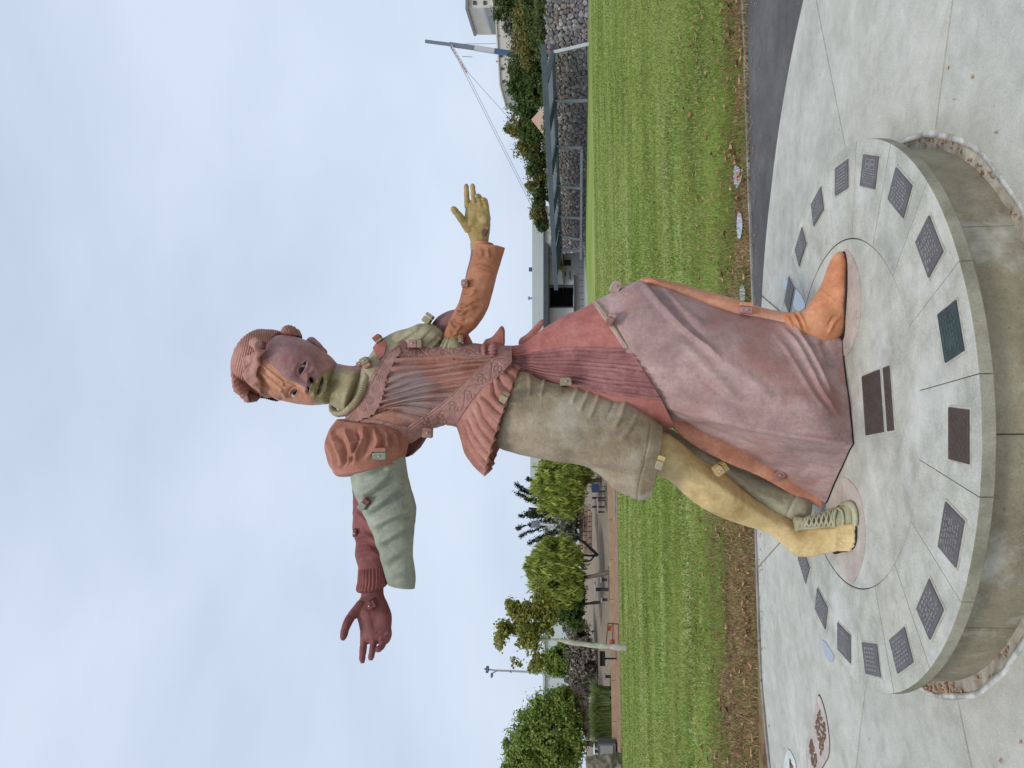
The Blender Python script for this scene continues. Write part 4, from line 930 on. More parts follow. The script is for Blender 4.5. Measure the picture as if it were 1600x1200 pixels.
# dark lining behind the arm
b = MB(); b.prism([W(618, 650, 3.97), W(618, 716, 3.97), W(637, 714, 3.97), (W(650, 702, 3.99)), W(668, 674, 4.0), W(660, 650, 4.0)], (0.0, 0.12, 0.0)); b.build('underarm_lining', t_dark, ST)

# ---------------------------------------------------------------- right side: olive puff, plum upper arm, brown sleeve, ochre hand
OP = [((600, 552), (597, 530), 3.93, 1.3), ((616, 552), (612, 522), 3.93, 1.2), ((640, 552), (634, 514), 3.92, 1.1), ((662, 551), (658, 505.5), 3.91, 1.05), ((678, 550), (680, 509), 3.91, 1.0), ((686, 548), (692, 521), 3.91, 0.9), ((690, 545), (694, 530), 3.92, 0.7)]
def op_rel(G):
    d = 1.2 * fbm(G.p * 10, 3, 71)
    for pts, w, h in (([(602, 548), (630, 528), (660, 506)], 3.5, 2.5), ([(650, 545), (668, 535), (684, 520)], 3, 2.2), ([(662, 549), (676, 540), (690, 526)], 2.4, 2.4), ([(636, 545), (655, 530), (672, 512)], 3, 1.6)): d += ridge(G, pts, w, h); d += ridge(G, [(a + 2, b_ + 5) for a, b_ in pts], w * 0.7, -h * 0.8)
    return d + 1.2 * np.sin(G.th * 9) * sstep(0.8, 1.0, G.tt)
part('olive_puff_sleeve', loft(OP, 110, 130, op_rel), t_opuff)
OC = [((688, 548), (692, 530), 3.88, 1.0), ((697, 549), (698, 526), 3.87, 1.1), ((708, 549), (707, 524), 3.87, 1.1), ((717, 548), (716, 526), 3.87, 1.0), ((721, 545), (720, 530), 3.87, 0.8)]
part('olive_cuff', loft(OC, 60, 80, lambda G: 0.9 * fbm(G.p * 14, 3, 73) + 1.2 * np.sin(G.y * 0.35 + G.tt * 26) * (G.tt < 0.45)), t_opuff)
PA = [((690, 532), (676, 505), 3.98, 0.9), ((700, 528), (684, 495), 3.97, 0.9), ((715, 515), (700, 486), 3.95, 0.9), ((728, 500), (713, 481), 3.93, 0.9), ((735, 480), (718, 468), 3.92, 0.9), ((748, 440), (728, 432), 3.90, 1.0), ((752, 400), (735, 396), 3.88, 1.0), ((760, 378), (735, 380), 3.87, 0.9)]
part('upper_arm', loft(PA, 80, 60, lambda G: 0.6 * fbm(G.p * 10, 3, 75)), t_purp)
BR = [((712, 540), (694, 530), 3.88, 0.9), ((730, 524), (695, 518), 3.87, 0.9), ((746, 509), (703, 500), 3.865, 0.9), ((760, 487), (711, 484), 3.86, 0.88), ((768, 462), (718, 468), 3.855, 0.86), ((773, 442), (725, 444), 3.85, 0.85), ((779, 422), (731, 424), 3.84, 0.84), ((785, 402), (737, 404), 3.83, 0.84), ((789.5, 388), (742, 383), 3.825, 0.86)]
def br_rel(G):
    d = 1.0 * fbm(G.p * 11, 3, 81)
    for pts, w, h in (([(703, 500), (707, 510), (714, 514), (722, 508)], 2.6, 5), ([(707, 493), (713, 502), (722, 504), (730, 498)], 2.6, -3), ([(712, 487), (722, 490), (730, 482), (743, 480)], 2.8, 5), ([(716, 478), (728, 478), (738, 470), (748, 468)], 2.8, 4.2), ([(714, 483), (726, 484), (734, 476)], 2.2, -3), ([(722, 462), (734, 462), (744, 452)], 3, 3.0), ([(700, 516), (708, 522), (716, 518)], 2.8, 4), ([(740, 420), (758, 424), (774, 430)], 2.5, 2.2), ([(738, 410), (755, 412), (772, 418)], 2.2, -2.0), ([(744, 404), (752, 398), (750, 388)], 3, 2.4), ([(765, 402), (762, 392), (764, 386)], 3, 2.0), ([(760, 470), (750, 488), (736, 505)], 4, 2.4)): d += ridge(G, pts, w, h)
    return d
br = part('brown_sleeve', loft(BR, 150, 150, br_rel, front=0.3), t_brown, caps=(True, False)); solidify(br, 0.02)
part('inner_cuff', loft([((768, 398), (738, 398), 3.85, 0.9), ((771, 384), (741, 379), 3.845, 0.9), ((771, 381), (741, 377), 3.845, 0.9)], 12, 40), t_brown)
PALM2 = [((763, 392), (736, 392), 3.86, 0.8), ((763, 376), (735, 377), 3.85, 0.66), ((765, 364), (731, 366), 3.84, 0.5), ((766, 350), (727, 352), 3.83, 0.46), ((766, 338), (726, 340), 3.82, 0.42), ((765, 327), (727, 328), 3.815, 0.36), ((762, 319), (728, 319), 3.81, 0.3), ((757, 314), (731, 315), 3.81, 0.2)]
def palm2(G): return bump(G, (734, 350), 8, 3.0) + bump(G, (759, 345), 7, 2.6) + bump(G, (746, 342), 7, -3.0) + ridge(G, [(731, 360), (742, 350), (744, 330)], 1.0, -1.6) + ridge(G, [(762, 333), (752, 330), (738, 326)], 0.9, -1.4) + ridge(G, [(757, 340), (748, 338), (738, 336)], 0.9, -1.0) + 1.0 * vnoise(G.p * np.array([50, 20, 50]), 90) * sstep(740, 752, G.x)
hand('hand', PALM2, [
    [(734, 360, 3.835, 8), (728, 350, 3.82, 8), (721, 342, 3.80, 6.5), (714, 333, 3.785, 5.8), (708, 326, 3.775, 4.8), (706, 323.5, 3.775, 2.5)],
    [(731, 324, 3.815, 5.4), (729.6, 311, 3.805, 4.6), (729, 300, 3.795, 4.3), (728.6, 291, 3.79, 3.8), (728.6, 287.5, 3.79, 2.2)],
    [(741, 324, 3.815, 5.4), (740.5, 311, 3.80, 4.6), (739.4, 300, 3.785, 4.3), (738.4, 290.5, 3.78, 3.8), (738.2, 287, 3.78, 2.2)],
    [(751, 325, 3.815, 5.2), (750.5, 314, 3.785, 4.6), (748, 307, 3.755, 4.3), (745, 306.5, 3.735, 3.6), (744, 309, 3.73, 2.2)],
    [(760, 328, 3.82, 4.8), (759.5, 319, 3.795, 4.2), (757.5, 312.5, 3.765, 3.9), (755, 311.5, 3.75, 3.3), (753.5, 313, 3.745, 2.0)]], t_hand, 0.0029, palm2)
# pink fins at the back of the waist
def fin(px, Y, th, mat, name='back_fin'):
    P = spl(np.array([W(a, b_, Y) for a, b_ in px]), 40, closed=True); b = MB(); b.prism(P, (0.02, th, 0)); return bevel(fixn(b.build(name, mat, ST, True)), 0.006)
fin([(756, 545), (755, 536), (766, 531), (774, 522), (782, 513), (786, 517), (787, 530), (785, 545)], 3.92, 0.07, t_pink)
fin([(718, 545), (724, 540), (724, 524), (727, 519), (730, 528), (736, 540), (738, 548)], 3.90, 0.06, t_pink)
part('waist_patch', loft([((712, 560), (716, 540), 3.92, 1.0), ((730, 562), (735, 539.5), 3.92, 1.2), ((760, 562), (762, 539), 3.92, 1.2), ((790, 575), (788, 539), 3.93, 1.2)], 40, 50, lambda G: 0.5 * fbm(G.p * 12, 3, 91)), t_pink)
part('ruffle', tube([W(757, 556, 3.80), W(756, 546, 3.82), W(757, 538, 3.88)], [0.010, 0.012, 0.008], 30, 14, lambda G: 1.2 * np.sin(G.tt * 40)), t_ppleat)
part('ruffle', tube([W(770, 558, 3.80), W(770, 547, 3.81), W(772, 538, 3.88)], [0.016, 0.02, 0.012], 30, 14, lambda G: 1.8 * np.sin(G.tt * 36)), t_ppleat)

# ---------------------------------------------------------------- peplum
PEP = [((714, 668), (795, 562), 3.92, 0.80), ((722, 684), (800, 564), 3.92, 0.84), ((730, 708), (807, 567), 3.92, 0.86), ((744, 728), (812, 569), 3.92, 0.86), ((760, 742), (816, 572), 3.92, 0.86)]
def pep_rel(G):
    ph = G.th * 13 + 1.1 * vnoise(np.c_[G.th * 2.6, G.tt * 1.5, 0 * G.tt], 7); f = np.abs(np.sin(ph)); return (6.5 * (f ** 0.7) - 4.0) * sstep(0, 0.25, G.tt) + 0.5 * fbm(G.p * 14, 3, 93)
o = part('peplum', loft(PEP, 110, 420, pep_rel, front=0.3), t_pep, caps=(False, False), s=lambda x, y, V: 60 + 0 * x); solidify(o, 0.022)

# ---------------------------------------------------------------- coral skirt with ribbed panel
SK = [((735, 660), (735, 541), 3.97, 0.62), ((790, 672), (785, 540), 3.97, 0.62), ((832, 670), (814, 538), 3.97, 0.62), ((880, 672), (850, 515), 3.96, 0.60), ((930, 672), (880, 494), 3.94, 0.58), ((985, 672), (906, 484), 3.92, 0.56), ((1058, 668), (931, 470), 3.90, 0.52)]
rib_r = smoothline([(770, 548), (800, 556), (835, 550), (885, 543), (930, 542), (1005, 545)], 40); rib_l = smoothline([(770, 592), (815, 582), (850, 594), (900, 606), (960, 617), (1050, 628)], 40)
def rib_curve(k, s):
    i = s * 39; a0 = np.interp(i, np.arange(40), rib_r[:, 0]); a1 = np.interp(i, np.arange(40), rib_r[:, 1]); c0 = np.interp(i, np.arange(40), rib_l[:, 0]); c1 = np.interp(i, np.arange(40), rib_l[:, 1]); return a0 + (c0 - a0) * k, a1 + (c1 - a1) * k
rk = invmap(rib_curve, 700, 1080, 440, 740)
ribp = np.concatenate([rib_r, rib_l[::-1]])
def sk_rel(G):
    ins = inpoly(G.x, G.y, ribp); k = rk(G.x, G.y); w = vnoise(np.c_[G.x * 0.02, G.y * 0.05, 0 * G.x], 13)
    r = 2.2 * np.sin(k * 2 * np.pi * 9 + 2.0 * w) + 1.2 * np.sin(k * 2 * np.pi * 21 + 3 * w) + 0.9 * fbm(G.p * np.array([60, 40, 25]), 3, 95)
    d = 0.7 * fbm(G.p * 6, 3, 97) + np.clip(ins / 3 + 0.5, 0, 1) * (r + 2.0) * (G.face > -0.1)
    d += ridge(G, [(760, 546), (810, 545), (840, 524), (868, 502)], 2.0, 2.2); d += ridge(G, [(765, 552), (812, 551), (845, 530), (872, 506)], 1.6, -1.8)
    return d
GS = loft(SK, 330, 380, sk_rel, front=0.45)
# lower edge of the skirt follows the coat seam
seam = smoothline([(929, 468), (940, 483), (953.5, 503), (967, 523), (980.5, 542), (1000, 566), (1018, 592), (1035, 627), (1053, 664)], 40)
skirt_keep = np.concatenate([[(700, 440), (929, 440)], seam, [(1056, 700), (700, 720)]])
V, F = ring_mesh(GS); x, y = proj(V); sk = np.where(V[:, 1] < 4.02, inpoly(x, y, skirt_keep), 1.0); rb = np.where(V[:, 1] < 3.99, inpoly(x, y, ribp), -3.0)
V1, F1 = clip(V, F, np.minimum(sk, -rb)); mk('coral_skirt', V1, F1, t_pink, ST)
V1, F1 = clip(V, F, np.minimum(sk, rb)); mk('ribbed_panel', V1, F1, t_ppleat, ST)
fin([(812, 540), (826, 533), (840, 520), (850, 505), (846, 503), (836, 512), (822, 526), (810, 535)], 3.98, 0.06, t_pink)

# ---------------------------------------------------------------- khaki shorts
TN = [((768, 676), (800, 584), 3.86, 0.72), ((776, 696), (818, 580), 3.85, 0.74), ((802, 708), (850, 592), 3.84, 0.74), ((860, 720), (895, 601), 3.83, 0.72), ((918, 730), (935, 613), 3.82, 0.70), ((962, 762), (980, 626), 3.82, 0.66), ((996, 781), (1010, 646), 3.82, 0.62), ((1016, 777), (1035, 666), 3.82, 0.60)]
def tn_rel(G):
    d = 0.9 * fbm(G.p * 6, 3, 101)
    for pts, w, h in (([(826, 584), (828, 600), (826, 622)], 3, 3.0), ([(850, 590), (849, 604), (845, 620)], 2.6, 3.4), ([(904, 602), (899, 616), (893, 632)], 3.2, 3.2), ([(922, 606), (914, 625), (904, 645)], 3.2, 3.4), ([(936, 612), (930, 634), (920, 655)], 3.2, 3.0), ([(978, 624), (970, 650), (958, 672)], 4, 4.5), ([(960, 622), (955, 640), (946, 656)], 3, -2.0), ([(998, 640), (985, 668), (968, 690)], 4, 2.5), ([(920, 732), (955, 738), (990, 746), (1012, 748)], 6, -3.5), ([(915, 724), (950, 722), (990, 725), (1015, 728)], 7, 2.6), ([(950, 756), (980, 766), (1008, 768)], 7, 3.2)): d += ridge(G, pts, w, h)
    hem = pdist(G.x, G.y, [(1017, 662), (1013, 690), (1007, 720), (998, 760), (996, 781)])[0]; d += -1.6 * np.exp(-(hem / 1.3) ** 2) * (G.face > 0)
    return d
o = part('khaki_shorts', loft(TN, 170, 220, tn_rel, front=0.3), t_tan, caps=(True, False)); solidify(o, 0.022)

# ---------------------------------------------------------------- bare leg and foot, trouser half, sneaker
LEG = [((1018, 744), (1022, 674), 3.90, 0.80), ((1036, 746), (1040, 676), 3.91, 0.82), ((1056, 760), (1066, 694), 3.92, 0.84), ((1079, 781), (1094, 716), 3.94, 0.86), ((1116, 804), (1136, 744), 3.97, 0.90), ((1160, 820), (1178, 778), 4.0, 0.95), ((1196, 832), (1214, 800), 4.02, 1.05), ((1216, 846), (1236, 812), 4.02, 1.15), ((1238, 866), (1252, 818), 4.0, 1.05), ((1262, 870), (1272, 818), 3.93, 0.8), ((1285, 866), (1290, 817), 3.84, 0.62), ((1305, 862), (1308, 817), 3.76, 0.50), ((1316, 860), (1318, 818), 3.71, 0.40), ((1322, 857), (1323, 821), 3.69, 0.28)]
def leg_rel(G):
    d = 0.7 * fbm(G.p * 7, 3, 111)
    d += bump(G, (1052, 715), 16, 4.0) + bump(G, (1078, 722), 9, -2.5) + bump(G, (1245, 842), 10, 3.0) + bump(G, (1232, 826), 7, 3.5) + ridge(G, [(1080, 730), (1130, 765), (1190, 805), (1225, 826)], 6, 2.2) + ridge(G, [(1060, 745), (1100, 780)], 6, -2.0) + ridge(G, [(1255, 826), (1285, 828), (1310, 828)], 4, 2.0)
    return d
legV, legF = ring_mesh(loft(LEG, 170, 110, leg_rel)); vv, ff = [legV], [legF]
for (x1, y1, x2, y2, r, Yd) in ((1318, 825, 1339, 824, 7.0, 3.645), (1318, 835.5, 1340, 835.5, 5.0, 3.64), (1318, 844, 1339.5, 844.5, 4.6, 3.64), (1316, 851.5, 1336.5, 852, 4.2, 3.655), (1312, 857.5, 1332, 858, 3.8, 3.675)):
    g = tube([W(x1 - 8, y1, Yd + 0.09), W(x1, y1, Yd + 0.05), W((x1 + x2) / 2, (y1 + y2) / 2, Yd + 0.02), W(x2 - 4, y2, Yd), W(x2, y2, Yd)], [r * 0.8 * 3.7 / FPX, r * 3.7 / FPX, r * 0.95 * 3.7 / FPX, r * 0.95 * 3.7 / FPX, r * 0.4 * 3.7 / FPX], 24, 16)
    V, F = ring_mesh(g); ff.append(F + sum(len(q) for q in vv)); vv.append(V)
lg = mk('bare_leg', np.concatenate(vv), np.concatenate(ff), t_leg, ST); m = lg.modifiers.new('join', 'REMESH'); m.mode = 'VOXEL'; m.voxel_size = 0.0042; m.use_smooth_shade = True; m = lg.modifiers.new('soft', 'SMOOTH'); m.factor = 0.5; m.iterations = 2
m_nail = terra('clay_toenail', (198, 180, 136), seed=30)
for (x, y, Yd, r) in ((1334.5, 824, 3.628, 3.2), (1336, 835.5, 3.63, 2.1), (1335.5, 844.5, 3.63, 1.9), (1332.5, 852, 3.645, 1.7)):
    c = W(x, y, Yd); b = MB(); th = np.arange(10) / 10 * 2 * np.pi; rr = r * Yd / FPX
    b.prism([c + np.array([math.cos(a) * rr, 0.010 * math.sin(a), math.sin(a) * rr]) for a in th], (0, 0.02, -0.004)); b.build('toenail', m_nail, lg)
TR = [((1030, 700), (1030, 664), 4.020, 0.9), ((1050, 704), (1048, 670), 4.030, 0.95), ((1078, 722), (1068, 682), 4.050, 1.0), ((1112, 752), (1101, 702), 4.070, 1.0), ((1152, 782), (1148, 727), 4.090, 1.0), ((1192, 808), (1190, 744), 4.100, 1.0), ((1226, 824), (1228, 759), 4.110, 1.0), ((1246, 828), (1256, 772), 4.110, 1.0), ((1252, 826), (1265, 782), 4.110, 1.0)]
def tr_rel(G):
    d = 1.0 * fbm(G.p * 7, 3, 121)
    cf = pdist(G.x, G.y, [(1226, 812), (1236, 790), (1246, 770)])[0]; d += -1.8 * np.exp(-(cf / 1.3) ** 2) + 1.2 * sstep(1232, 1240, G.x + (G.y - 795) * 0.45)
    for pts, w, h in (([(1075, 690), (1110, 715), (1150, 745)], 5, 2.5), ([(1120, 725), (1160, 768), (1200, 800)], 5, -2.5), ([(1150, 745), (1180, 770), (1222, 785)], 5, 2.2)): d += ridge(G, pts, w, h)
    return d
o = part('trouser_leg', loft(TR, 120, 100, tr_rel), t_trou, caps=(True, False)); solidify(o, 0.02)
SN = [((1238, 832), (1240, 806), 3.98, 1.0), ((1256, 828), (1256, 809), 3.93, 1.2), ((1275, 826), (1278, 803), 3.86, 1.2), ((1296, 824), (1300, 796), 3.78, 1.0), ((1314, 823), (1316, 790), 3.72, 0.9), ((1328, 822), (1329, 788), 3.685, 0.7), ((1336, 820), (1336, 791), 3.665, 0.55), ((1339, 816), (1339, 796), 3.66, 0.4)]
def sn_rel(G):
    d = 0.5 * fbm(G.p * 14, 3, 131); lace_ = np.maximum(0, np.sin((G.x + G.y * 0.5) * 0.75)) ** 3 * np.maximum(0, np.sin((G.x - G.y * 0.5) * 0.75 + 1)) ** 0.3
    zone = sstep(1302, 1296, G.x) * sstep(-0.1, 0.2, G.face); d += 2.2 * lace_ * zone
    d += ridge(G, [(1302, 824), (1304, 810), (1301, 795)], 1.6, 1.8, taper=False) + ridge(G, [(1333, 822), (1332, 806), (1332, 789)], 1.3, -1.6, taper=False) + 1.4 * sstep(1331, 1335, G.x)
    d += ridge(G, [(1258, 826), (1280, 824), (1300, 821)], 1.4, 1.4, taper=False) + ridge(G, [(1260, 809), (1280, 804), (1298, 798)], 1.4, 1.4, taper=False)
    return d
shoe = part('sneaker', loft(SN, 140, 120, sn_rel, front=0.3), t_shoe)
def shoe_y(x, y):
    V_ = np.array([v.co for v in shoe.data.vertices]) + ORIG[shoe]; a, b_ = proj(V_); k = np.hypot(a - x, b_ - y) < 4; return float(V_[k, 1].min()) if k.any() else 3.8
t_lace2 = terra('clay_lace_cord', (170, 166, 136), seed=31)
for k in range(6):
    x0 = 1258 + 7.6 * k; ya, yb = 809 - 2.1 * k, 824 - 0.4 * k
    for p_, q_ in (((x0, ya + 1), (x0 + 6, yb - 1)), ((x0 + 6, ya), (x0, yb - 1))):
        m_ = ((p_[0] + q_[0]) / 2, (p_[1] + q_[1]) / 2); pts = [W(u[0], u[1], shoe_y(*u) - (0.006 if u is m_ else 0.0)) for u in (p_, m_, q_)]
        V, F = ring_mesh(tube(pts, [0.0055] * 3, 12, 8)); mk('shoe_lace', V, F, t_lace2, shoe)
for pts_, r_ in (([(1304, 824), (1303, 810), (1306, 797)], 0.008), ([(1316, 823), (1318, 812), (1315, 799), (1309, 794)], 0.006)):
    V, F = ring_mesh(tube([W(a, b_, shoe_y(a, b_) + 0.002) for a, b_ in pts_], [r_] * len(pts_), 20, 8)); mk('toe_cap_seam', V, F, t_lace2, shoe)
rim = [(1314, 789), (1325, 787.5), (1332, 791), (1335.5, 800), (1336.5, 811), (1335.5, 820)]
V, F = ring_mesh(tube([onz(a, b_, PZ + 0.016) for a, b_ in rim], [0.008, 0.012, 0.013, 0.013, 0.013, 0.011], 40, 12, flat=1.3)); mk('toe_rim', V, F, t_lace2, shoe)

# ---------------------------------------------------------------- mauve coat, its salmon edge, orange boot
def zp(x, y): return onz(x, y, PZ + 0.006)
def Q(x, y, Y): return W(x, y, Y)
CT = [
 [Q(925, 473, 3.88), Q(948, 505, 3.735), Q(977, 549, 3.70), Q(1010, 597, 3.73), Q(1030, 634, 3.79), Q(1046, 657, 3.90), Q(1040, 640, 4.08), Q(985, 570, 4.14), Q(940, 500, 4.06)],
 [Q(966, 452, 3.87), Q(985, 495, 3.70), Q(1015, 545, 3.66), Q(1045, 600, 3.69), Q(1066, 645, 3.75), Q(1066, 660, 3.92), Q(1055, 635, 4.10), Q(1010, 560, 4.18), Q(975, 470, 4.08)],
 [Q(1005, 438, 3.86), Q(1025, 488, 3.68), Q(1055, 545, 3.64), Q(1083, 604, 3.66), Q(1100, 650, 3.71), Q(1096, 676, 3.94), Q(1085, 650, 4.12), Q(1050, 550, 4.2), Q(1015, 460, 4.08)],
 [Q(1060, 457, 3.84), Q(1078, 505, 3.66), Q(1103, 560, 3.61), Q(1126, 615, 3.62), Q(1140, 658, 3.67), Q(1137, 695, 3.98), Q(1125, 670, 4.14), Q(1090, 560, 4.2), Q(1068, 480, 4.06)],
 [Q(1130, 481, 3.82), Q(1145, 525, 3.66), Q(1165, 580, 3.60), Q(1182, 630, 3.59), Q(1192, 670, 3.64), Q(1184, 722, 4.02), Q(1170, 680, 4.16), Q(1145, 570, 4.18), Q(1135, 500, 4.02)],
 [Q(1200, 496, 3.80), Q(1212, 540, 3.68), Q(1226, 590, 3.61), Q(1240, 640, 3.57), Q(1247, 681, 3.61), Q(1229, 750, 4.06), Q(1215, 700, 4.16), Q(1200, 580, 4.12), Q(1200, 512, 3.96)],
 [Q(1265, 512, 3.78), Q(1272, 550, 3.71), Q(1282, 595, 3.64), Q(1290, 645, 3.58), Q(1296, 690, 3.60), Q(1266, 772, 4.09), Q(1252, 710, 4.14), Q(1250, 590, 4.06), Q(1258, 522, 3.88)],
 [zp(1314.5, 529), zp(1317, 555), zp(1322, 600), zp(1329, 650), zp(1333, 693), zp(1288, 785), zp(1286, 720), zp(1290, 600), zp(1300, 530)]]
def sharpen(r):
    r = [np.asarray(q, float) for q in r]; c, a, b_ = r[-5], r[-6], r[-4]          # ridge, its front and its side neighbour
    return r[:-5] + [c + (a - c) * 0.10, c, c + (b_ - c) * 0.12, c + (b_ - c) * 0.6] + r[-4:]
CT = [[r[0], r[1], r[2], r[3], r[4], r[5], r[6], r[7], r[8]] for r in CT]
CT = [sharpen(r) for r in CT]
def coat_rel(G):
    d = 1.4 * fbm(G.p * 3.2, 3, 141) + 0.5 * fbm(G.p * 12, 3, 143)
    for pts, w, h in (([(1004, 441), (1022, 466), (1048, 494), (1090, 530), (1129, 562)], 5, 7.5), ([(1012, 440), (1040, 468), (1070, 505), (1105, 536)], 4.5, -6.5), ([(1030, 446), (1062, 480), (1100, 512)], 7, 3.5), ([(1129, 562), (1170, 590), (1210, 628)], 9, 2.5), ([(1060, 530), (1110, 580), (1160, 632)], 9, 4.5), ([(1080, 570), (1130, 620), (1180, 662)], 8, -3.8),
                      ([(1228, 500), (1245, 515), (1262, 545), (1282, 585), (1300, 622)], 3.6, 5.5), ([(1222, 510), (1240, 530), (1262, 570), (1290, 622), (1312, 650)], 3.4, 4.5), ([(1250, 512), (1268, 540), (1288, 572), (1312, 612)], 4.0, -6.5), ([(1285, 530), (1292, 550), (1300, 575)], 6, -6.0), ([(1210, 520), (1235, 556), (1268, 612), (1298, 650)], 4, 2.2),
                      ([(1050, 646), (1085, 652), (1120, 656), (1180, 668), (1250, 681), (1332, 694)], 5, 4.0), ([(1060, 660), (1110, 672), (1170, 695), (1230, 722)], 6, -3.5), ([(930, 474), (952, 505), (980, 545), (1015, 592), (1050, 650)], 1.6, 1.2)): d += ridge(G, pts, w, h)
    return d
GCT = loft_poly(CT, 240, 300, coat_rel)
part('mauve_coat', GCT, t_coat)
# cream seam under the coral skirt
part('seam_edge', tube([W(929, 470, 3.84), W(940, 483, 3.77), W(953, 502, 3.72), W(968, 524, 3.70), W(980, 542, 3.695)], [0.0055] * 5, 50, 8, lambda G: 0.5 * vnoise(G.p * 60)), t_yoke)
LN = [((1050, 668), (1046, 640), 3.90, 0.5), ((1075, 690), (1068, 655), 3.915, 0.4), ((1112, 711), (1104, 672), 3.935, 0.35), ((1150, 729), (1142, 690), 3.96, 0.3), ((1190, 746), (1182, 706), 3.995, 0.3), ((1232, 769), (1226, 733), 4.035, 0.3), ((1262, 784), (1256, 752), 4.06, 0.3), ((1286, 796), (1281, 766), 4.07, 0.3)]
part('coat_edge', loft(LN, 80, 50, lambda G: 0.6 * fbm(G.p * 9, 3, 151)), t_lining)
OB = [((1002, 454), (1000, 437), 3.93, 3.0), ((1012, 452), (1008, 434), 3.93, 3.6), ((1040, 466), (1036, 438), 3.93, 2.6), ((1090, 486), (1087, 451), 3.92, 2.0), ((1150, 508), (1148, 468), 3.90, 1.7), ((1205, 522), (1203, 484), 3.88, 1.5), ((1240, 530), (1236, 489), 3.86, 1.4)]
part('coat_back_edge', loft(OB, 90, 60, lambda G: 0.6 * fbm(G.p * 9, 3, 153)), t_lining)
BT = [((1226, 528), (1222, 489), 3.83, 1.0), ((1240, 532), (1238, 488), 3.82, 1.0), ((1262, 532), (1256, 484), 3.80, 0.95), ((1288, 536), (1269, 467), 3.79, 0.75), ((1316, 522), (1281, 450), 3.785, 0.60), ((1320, 485), (1288, 434), 3.765, 0.72), ((1321.5, 455), (1294, 416), 3.745, 0.85), ((1322.5, 430), (1300, 404), 3.73, 0.95), ((1322, 410), (1306, 396), 3.72, 1.0), ((1320, 399), (1312, 392.5), 3.715, 0.8)]
def bt_rel(G):
    d = 0.5 * fbm(G.p * 9, 3, 161)
    for pts, w, h in (([(1229, 495), (1236, 506), (1240, 522)], 3, 3.2), ([(1238, 490), (1246, 503), (1252, 520)], 2.6, 3.4), ([(1246, 486), (1254, 500), (1262, 518)], 2.6, 3.0), ([(1242, 488), (1250, 502), (1257, 520)], 1.8, -3.0), ([(1316, 494), (1305, 500), (1298, 512), (1294, 522)], 2.5, 2.6), ([(1312, 490), (1302, 496), (1294, 508)], 1.8, -2.2), ([(1282, 452), (1292, 462), (1306, 470)], 3, 1.5)): d += ridge(G, pts, w, h)
    return d
part('boot', loft(BT, 130, 120, bt_rel, front=0.3), t_boot)
sol = spl(np.array([zp(1319, 392), zp(1322.6, 405), zp(1323.6, 430), zp(1323, 460), zp(1320.5, 495), zp(1318, 528), zp(1308, 540), zp(1300, 500), zp(1303, 440), zp(1310, 400)]), 60, closed=True)
b = MB(); b.prism(np.mean(sol, 0) + (sol - np.mean(sol, 0)) * 0.985 - np.array([0, 0, 0.005]), (0, 0, 0.005)); fixn(b.build('boot_sole', m_sole_shade, ST))
# dark sheet under the coat hem, painting its contact shade line
hem_shade = GCT.P[-1][::4].copy(); cc_ = hem_shade.mean(0); hem_shade = cc_ + (hem_shade - cc_) * 1.004; hem_shade[:, 2] = PZ + 0.0062
b = MB(); b.prism(hem_shade, (0, 0, -0.005)); fixn(b.build('coat_contact_shade', m_sole_shade, ST))

feet_shade = spl(np.array([onz(a, b_, PZ + 0.006) for a, b_ in ((1300, 862), (1316, 863), (1328, 861), (1335.5, 854), (1338.5, 843), (1338.8, 826), (1337, 812), (1336.5, 798), (1332, 788.5), (1321, 787), (1306, 793), (1296, 820))]), 60, closed=True)
b = MB(); b.prism(feet_shade, (0, 0, -0.005)); fixn(b.build('foot_contact_shade', m_sole_shade, ST))
# ---------------------------------------------------------------- clamps that hold the pieces together
def clamp(x, y, Y, ang, mats, w=18, h=12, d=0.05, bolt=True, two=True, tilt=0.25):
    w, h, d = w * 0.88, h * 0.88, d * 0.8
    """two clay lugs side by side with a steel bolt, facing the viewer; ang turns it in the picture plane, w x h photo px"""
    c = W(x, y, Y); s = Y / FPX; a = math.radians(ang)
    ex = math.cos(a) * -UV + math.sin(a) * RV; ey = -math.sin(a) * -UV + math.cos(a) * RV; ez = np.cross(ex, ey)
    if ez[1] > 0: ez = -ez
    def lug(off, ww, mat, k):
        b = MB(); hw, hh = ww * s / 2, h * s / 2; o = c + ex * off * s
        P = [o + ex * px * hw + ey * py * hh for px, py in ((-1, -1), (1, -1), (0.92, 0.7), (0.7, 1), (-0.7, 1), (-0.92, 0.7))]
        P = [p + ez * (0.5 * d) for p in P]; b.prism(P, -ez * d * 1.6)
        ob = bevel(fixn(b.build('clamp', mat, ST)), 0.0022, 1)
        return ob, o
    A, oa = lug(-w * 0.16 if two else 0, w * 0.62 if two else w * 0.9, mats[0], 0)
    if two: lug(w * 0.34, w * 0.34, mats[1], 1)
    if bolt:
        b = MB(); q = oa + ez * (0.5 * d); b.cyl(q - ez * 0.004, q + ez * 0.007, 1.6 * s, 1.3 * s, 10); b.build('bolt', m_bolt, A, True)
clamp(571, 566, 3.74, -60, (t_opuff, t_hat), 20, 14, 0.06); clamp(563, 568, 3.80, -60, (t_hat, t_hat), 10, 12, 0.05, two=False)
clamp(590, 529, 3.86, -50, (t_pink, t_opuff), 14, 14, 0.06, bolt=False)
clamp(648, 537, 3.78, 0, (t_band, t_tan), 26, 14, 0.06)
clamp(668, 498, 3.90, 55, (t_opuff, t_opuff), 20, 14, 0.07, bolt=False)
clamp(668, 676, 3.77, -5, (t_band, t_band), 20, 18, 0.05, two=False)
clamp(593, 709, 3.70, 90, (t_green, t_puff), 22, 24, 0.05)
clamp(568, 788, 3.72, 50, (t_green, t_dred), 24, 12, 0.05, bolt=False)
